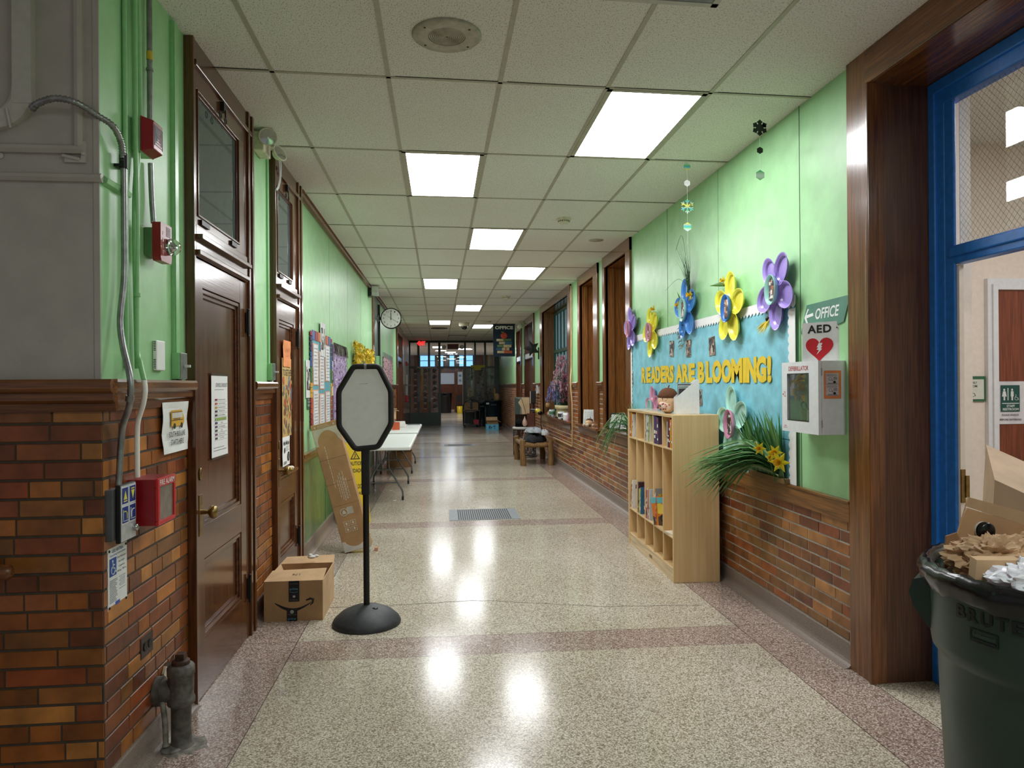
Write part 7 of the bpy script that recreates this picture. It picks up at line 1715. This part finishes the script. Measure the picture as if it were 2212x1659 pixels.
# lettering on the curved side: the BRUTE wordmark and the badge, facing the camera
b = MB(); fa = math.atan2(-cy_+.0, -cx_)      # towards the camera
def onbody(bb, r_, z0):
    out = []
    for v in bb.v:
        a = fa-.60+v[0]/r_; out.append(((r_+.0008-v[1])*math.cos(a), (r_+.0008-v[1])*math.sin(a), v[2]+z0))
    bb.v = out; return bb
bb = MB()
for k, ch in enumerate('BRUTE'): bb.text(ch, -.060+.034*k, 0, .028, .036, 0, (14, 24, 22), .03)
obj('wordmark', onbody(bb, .3065, .835), GC, t)
bb = MB(); 
for k in range(8): bb.box(-.045+k*.01125, -.001, -.022, -.045+(k+1)*.01125+.0002, 0, -.018, (16, 28, 26)).box(-.045+k*.01125, -.001, .018, -.045+(k+1)*.01125+.0002, 0, .022, (16, 28, 26))
bb.box(-.047, -.001, -.022, -.043, 0, .022, (16, 28, 26)).box(.042, -.001, -.022, .046, 0, .022, (16, 28, 26)).text('Rubbermaid', 0, .004, .075, .014, 0, (60, 84, 74), .01)
for k in range(8): bb.box(-.04+k*.01, -.001, -.016, -.03+k*.01, 0, -.010, (20, 32, 30))
bb.v = [(v[0]*.72+.0, v[1], v[2]*.8) for v in bb.v]; obj('badge', onbody(bb, .3055, .785), GC, t)
obj('dolly', MB().lathe([(.27, .10), (.27, .145), (.22, .15)], 0, 0, 0, 40), BLACKM, t)
for a in (.6, 2.2, 3.8, 5.4): obj('caster', MB().lathe([(.045, -.015), (.045, .015)], .2*math.cos(a), .2*math.sin(a), .045, 18, axis='x').box(.2*math.cos(a)-.01, .2*math.sin(a)-.02, .05, .2*math.cos(a)+.01, .2*math.sin(a)+.02, .105), BLACKR, t)
t.location = (1.825, 1.90, 0); t.scale = (1.20, 1.20, 1.035)
KR = (190, 150, 108)
t = thing('rubbish_carton', 'open brown carton with a round black lid poking from the trash can', 'box', (1.595, 2.07, .89))
b = MB().prism([(0, .09), (.045, .21), (.055, .225), (.30, .15), (.30, .03), (.09, .075)], .03, .036, c=KR).prism([(.135, .21), (.145, .24), (.40, .17), (.38, .13)], .14, .146, c=CBL).add([(0, .03, .09), (.045, .03, .21), (.14, .14, .235), (.10, .14, .12)], [(0, 1, 2, 3)], CBD)
b.prism([(0, .085), (.0, -.03), (.10, -.03), (.10, .07)], .036, .042, c=(70, 50, 36))
obj('panels', b, CARD, t)
o = obj('flap', MB().prism([(-.035, .01), (-.025, .14), (.01, .15), (.02, .13), (-.005, .12), (-.012, .03)], .02, .026, c=(150, 112, 74)), CARD, t)
o = obj('round_lid', MB().lathe([(.026, .0), (.026, -.022), (.022, -.025), (0, -.025)], .105, .03, .155, 24, (18, 18, 20), 'y').lathe([(.0275, .001), (.0275, -.008)], .103, .03, .154, 24, (220, 220, 216), 'y', cap=False), PLAST, t)
obj('slot', MB().box(.018, .029, .118, .05, .031, .122, (40, 30, 24)), PRINT, t)
def crumple(name, label, loc, rx, ry, rz_, c, seed, cat, mt, amp=.3, n=64, m_=36):
    """a crumpled lump: sphere folded by ridged noise, left faceted"""
    vs = []; o = Vector((seed*7.3, seed*3.1, seed*1.7))
    for j in range(m_+1):
        for i in range(n):
            a = 2*PI*i/n; e = -PI/2+PI*j/m_; p = Vector((math.cos(e)*math.cos(a), math.cos(e)*math.sin(a), math.sin(e)))
            q = p+.35*noise.noise_vector(p*2.1+o)
            d = .72+amp*(.55*(1-2*abs(noise.noise(q*2.2+o)))+.28*(1-2*abs(noise.noise(q*5+o)))+.14*(1-2*abs(noise.noise(q*11+o))))
            vs.append((rx*d*p.x, ry*d*p.y, rz_*d*p.z))
    b = MB().add(vs, [(j*n+i, j*n+(i+1) % n, (j+1)*n+(i+1) % n, (j+1)*n+i) for j in range(m_) for i in range(n)], c, False)
    return one(name, b, mt, label, cat, loc)
KP = vcol('kraft_paper', .7, bump=1, bs=16, var=.2)
crumple('kraft_paper', 'crumpled brown kraft paper heaped in the middle of the trash can', (1.655, 1.99, .985), .135, .07, .055, (206, 170, 130), 4, 'paper', KP, .75)
crumple('kraft_paper', 'second twist of crumpled kraft paper at the right of the trash can', (1.83, 1.98, .975), .11, .08, .07, (196, 158, 116), 9, 'paper', KP, .8)
t = thing('small_carton', 'small tan carton with a red letter W beside the plastic bag in the trash can', 'box', (1.475, 1.86, .915), rz=-.35)
obj('body', MB().prism([(.0, -.02), (.01, .10), (.12, .105), (.12, -.02)], 0, .05, c=(206, 172, 132)), CARD, t); obj('lettering', MB().text('W', .052, .058, .028, .024, -.0004, (206, 70, 60), .03).text('E', .085, .056, .018, .022, -.0004, (206, 70, 60), .03), PRINT, t)
PB = vcol('white_plastic_bag', .28, bump=.8, bs=26, var=.06); PB.node_tree.nodes['Principled BSDF'].inputs['Subsurface Weight'].default_value = .15
crumple('plastic_bag', 'crumpled white plastic bag at the front of the trash can', (1.625, 1.79, .955), .135, .085, .065, (240, 240, 246), 21, 'bag', PB, .7)
t = thing('large_carton', 'large tilted cardboard box sticking up at the back of the trash can', 'box', (1.9, 2.2, .9))
A_, B_2, C_, D__, E_ = Vector((1.84, 2.30, 1.08)), Vector((1.868, 2.30, 1.195)), Vector((2.04, 2.16, 1.262)), Vector((2.06, 2.16, 1.13)), Vector((2.02, 2.22, .98))
F2 = Vector((1.82, 2.36, .95)); up2 = Vector((.20, .06, .085))
b = MB(); P1, P2, P3, P4 = Vector((1.80, 2.26, .94)), Vector((1.852, 2.30, 1.205)), Vector((2.12, 2.10, 1.04)), Vector((2.05, 2.06, .80)); n_ = (P3-P2).cross(P1-P2).normalized(); bk = Vector((.18, .26, .10))
b.add([P1, P2, P3, P4], [(0, 1, 2, 3)], (176, 146, 116)).add([P2, P2+bk, P3+bk, P3], [(0, 1, 2, 3)], (214, 186, 156)).add([P1, P1+bk, P2+bk, P2], [(0, 1, 2, 3)], (190, 160, 128)).add([P1+bk, P2+bk, P3+bk, P4+bk], [(0, 1, 2, 3)], KR).add([P4, P3, P3+bk, P4+bk], [(0, 1, 2, 3)], KR)
b.v = [(v[0]+.098, v[1]+.05, v[2]-.04) for v in b.v]
obj('body', b, CARD, t, True)
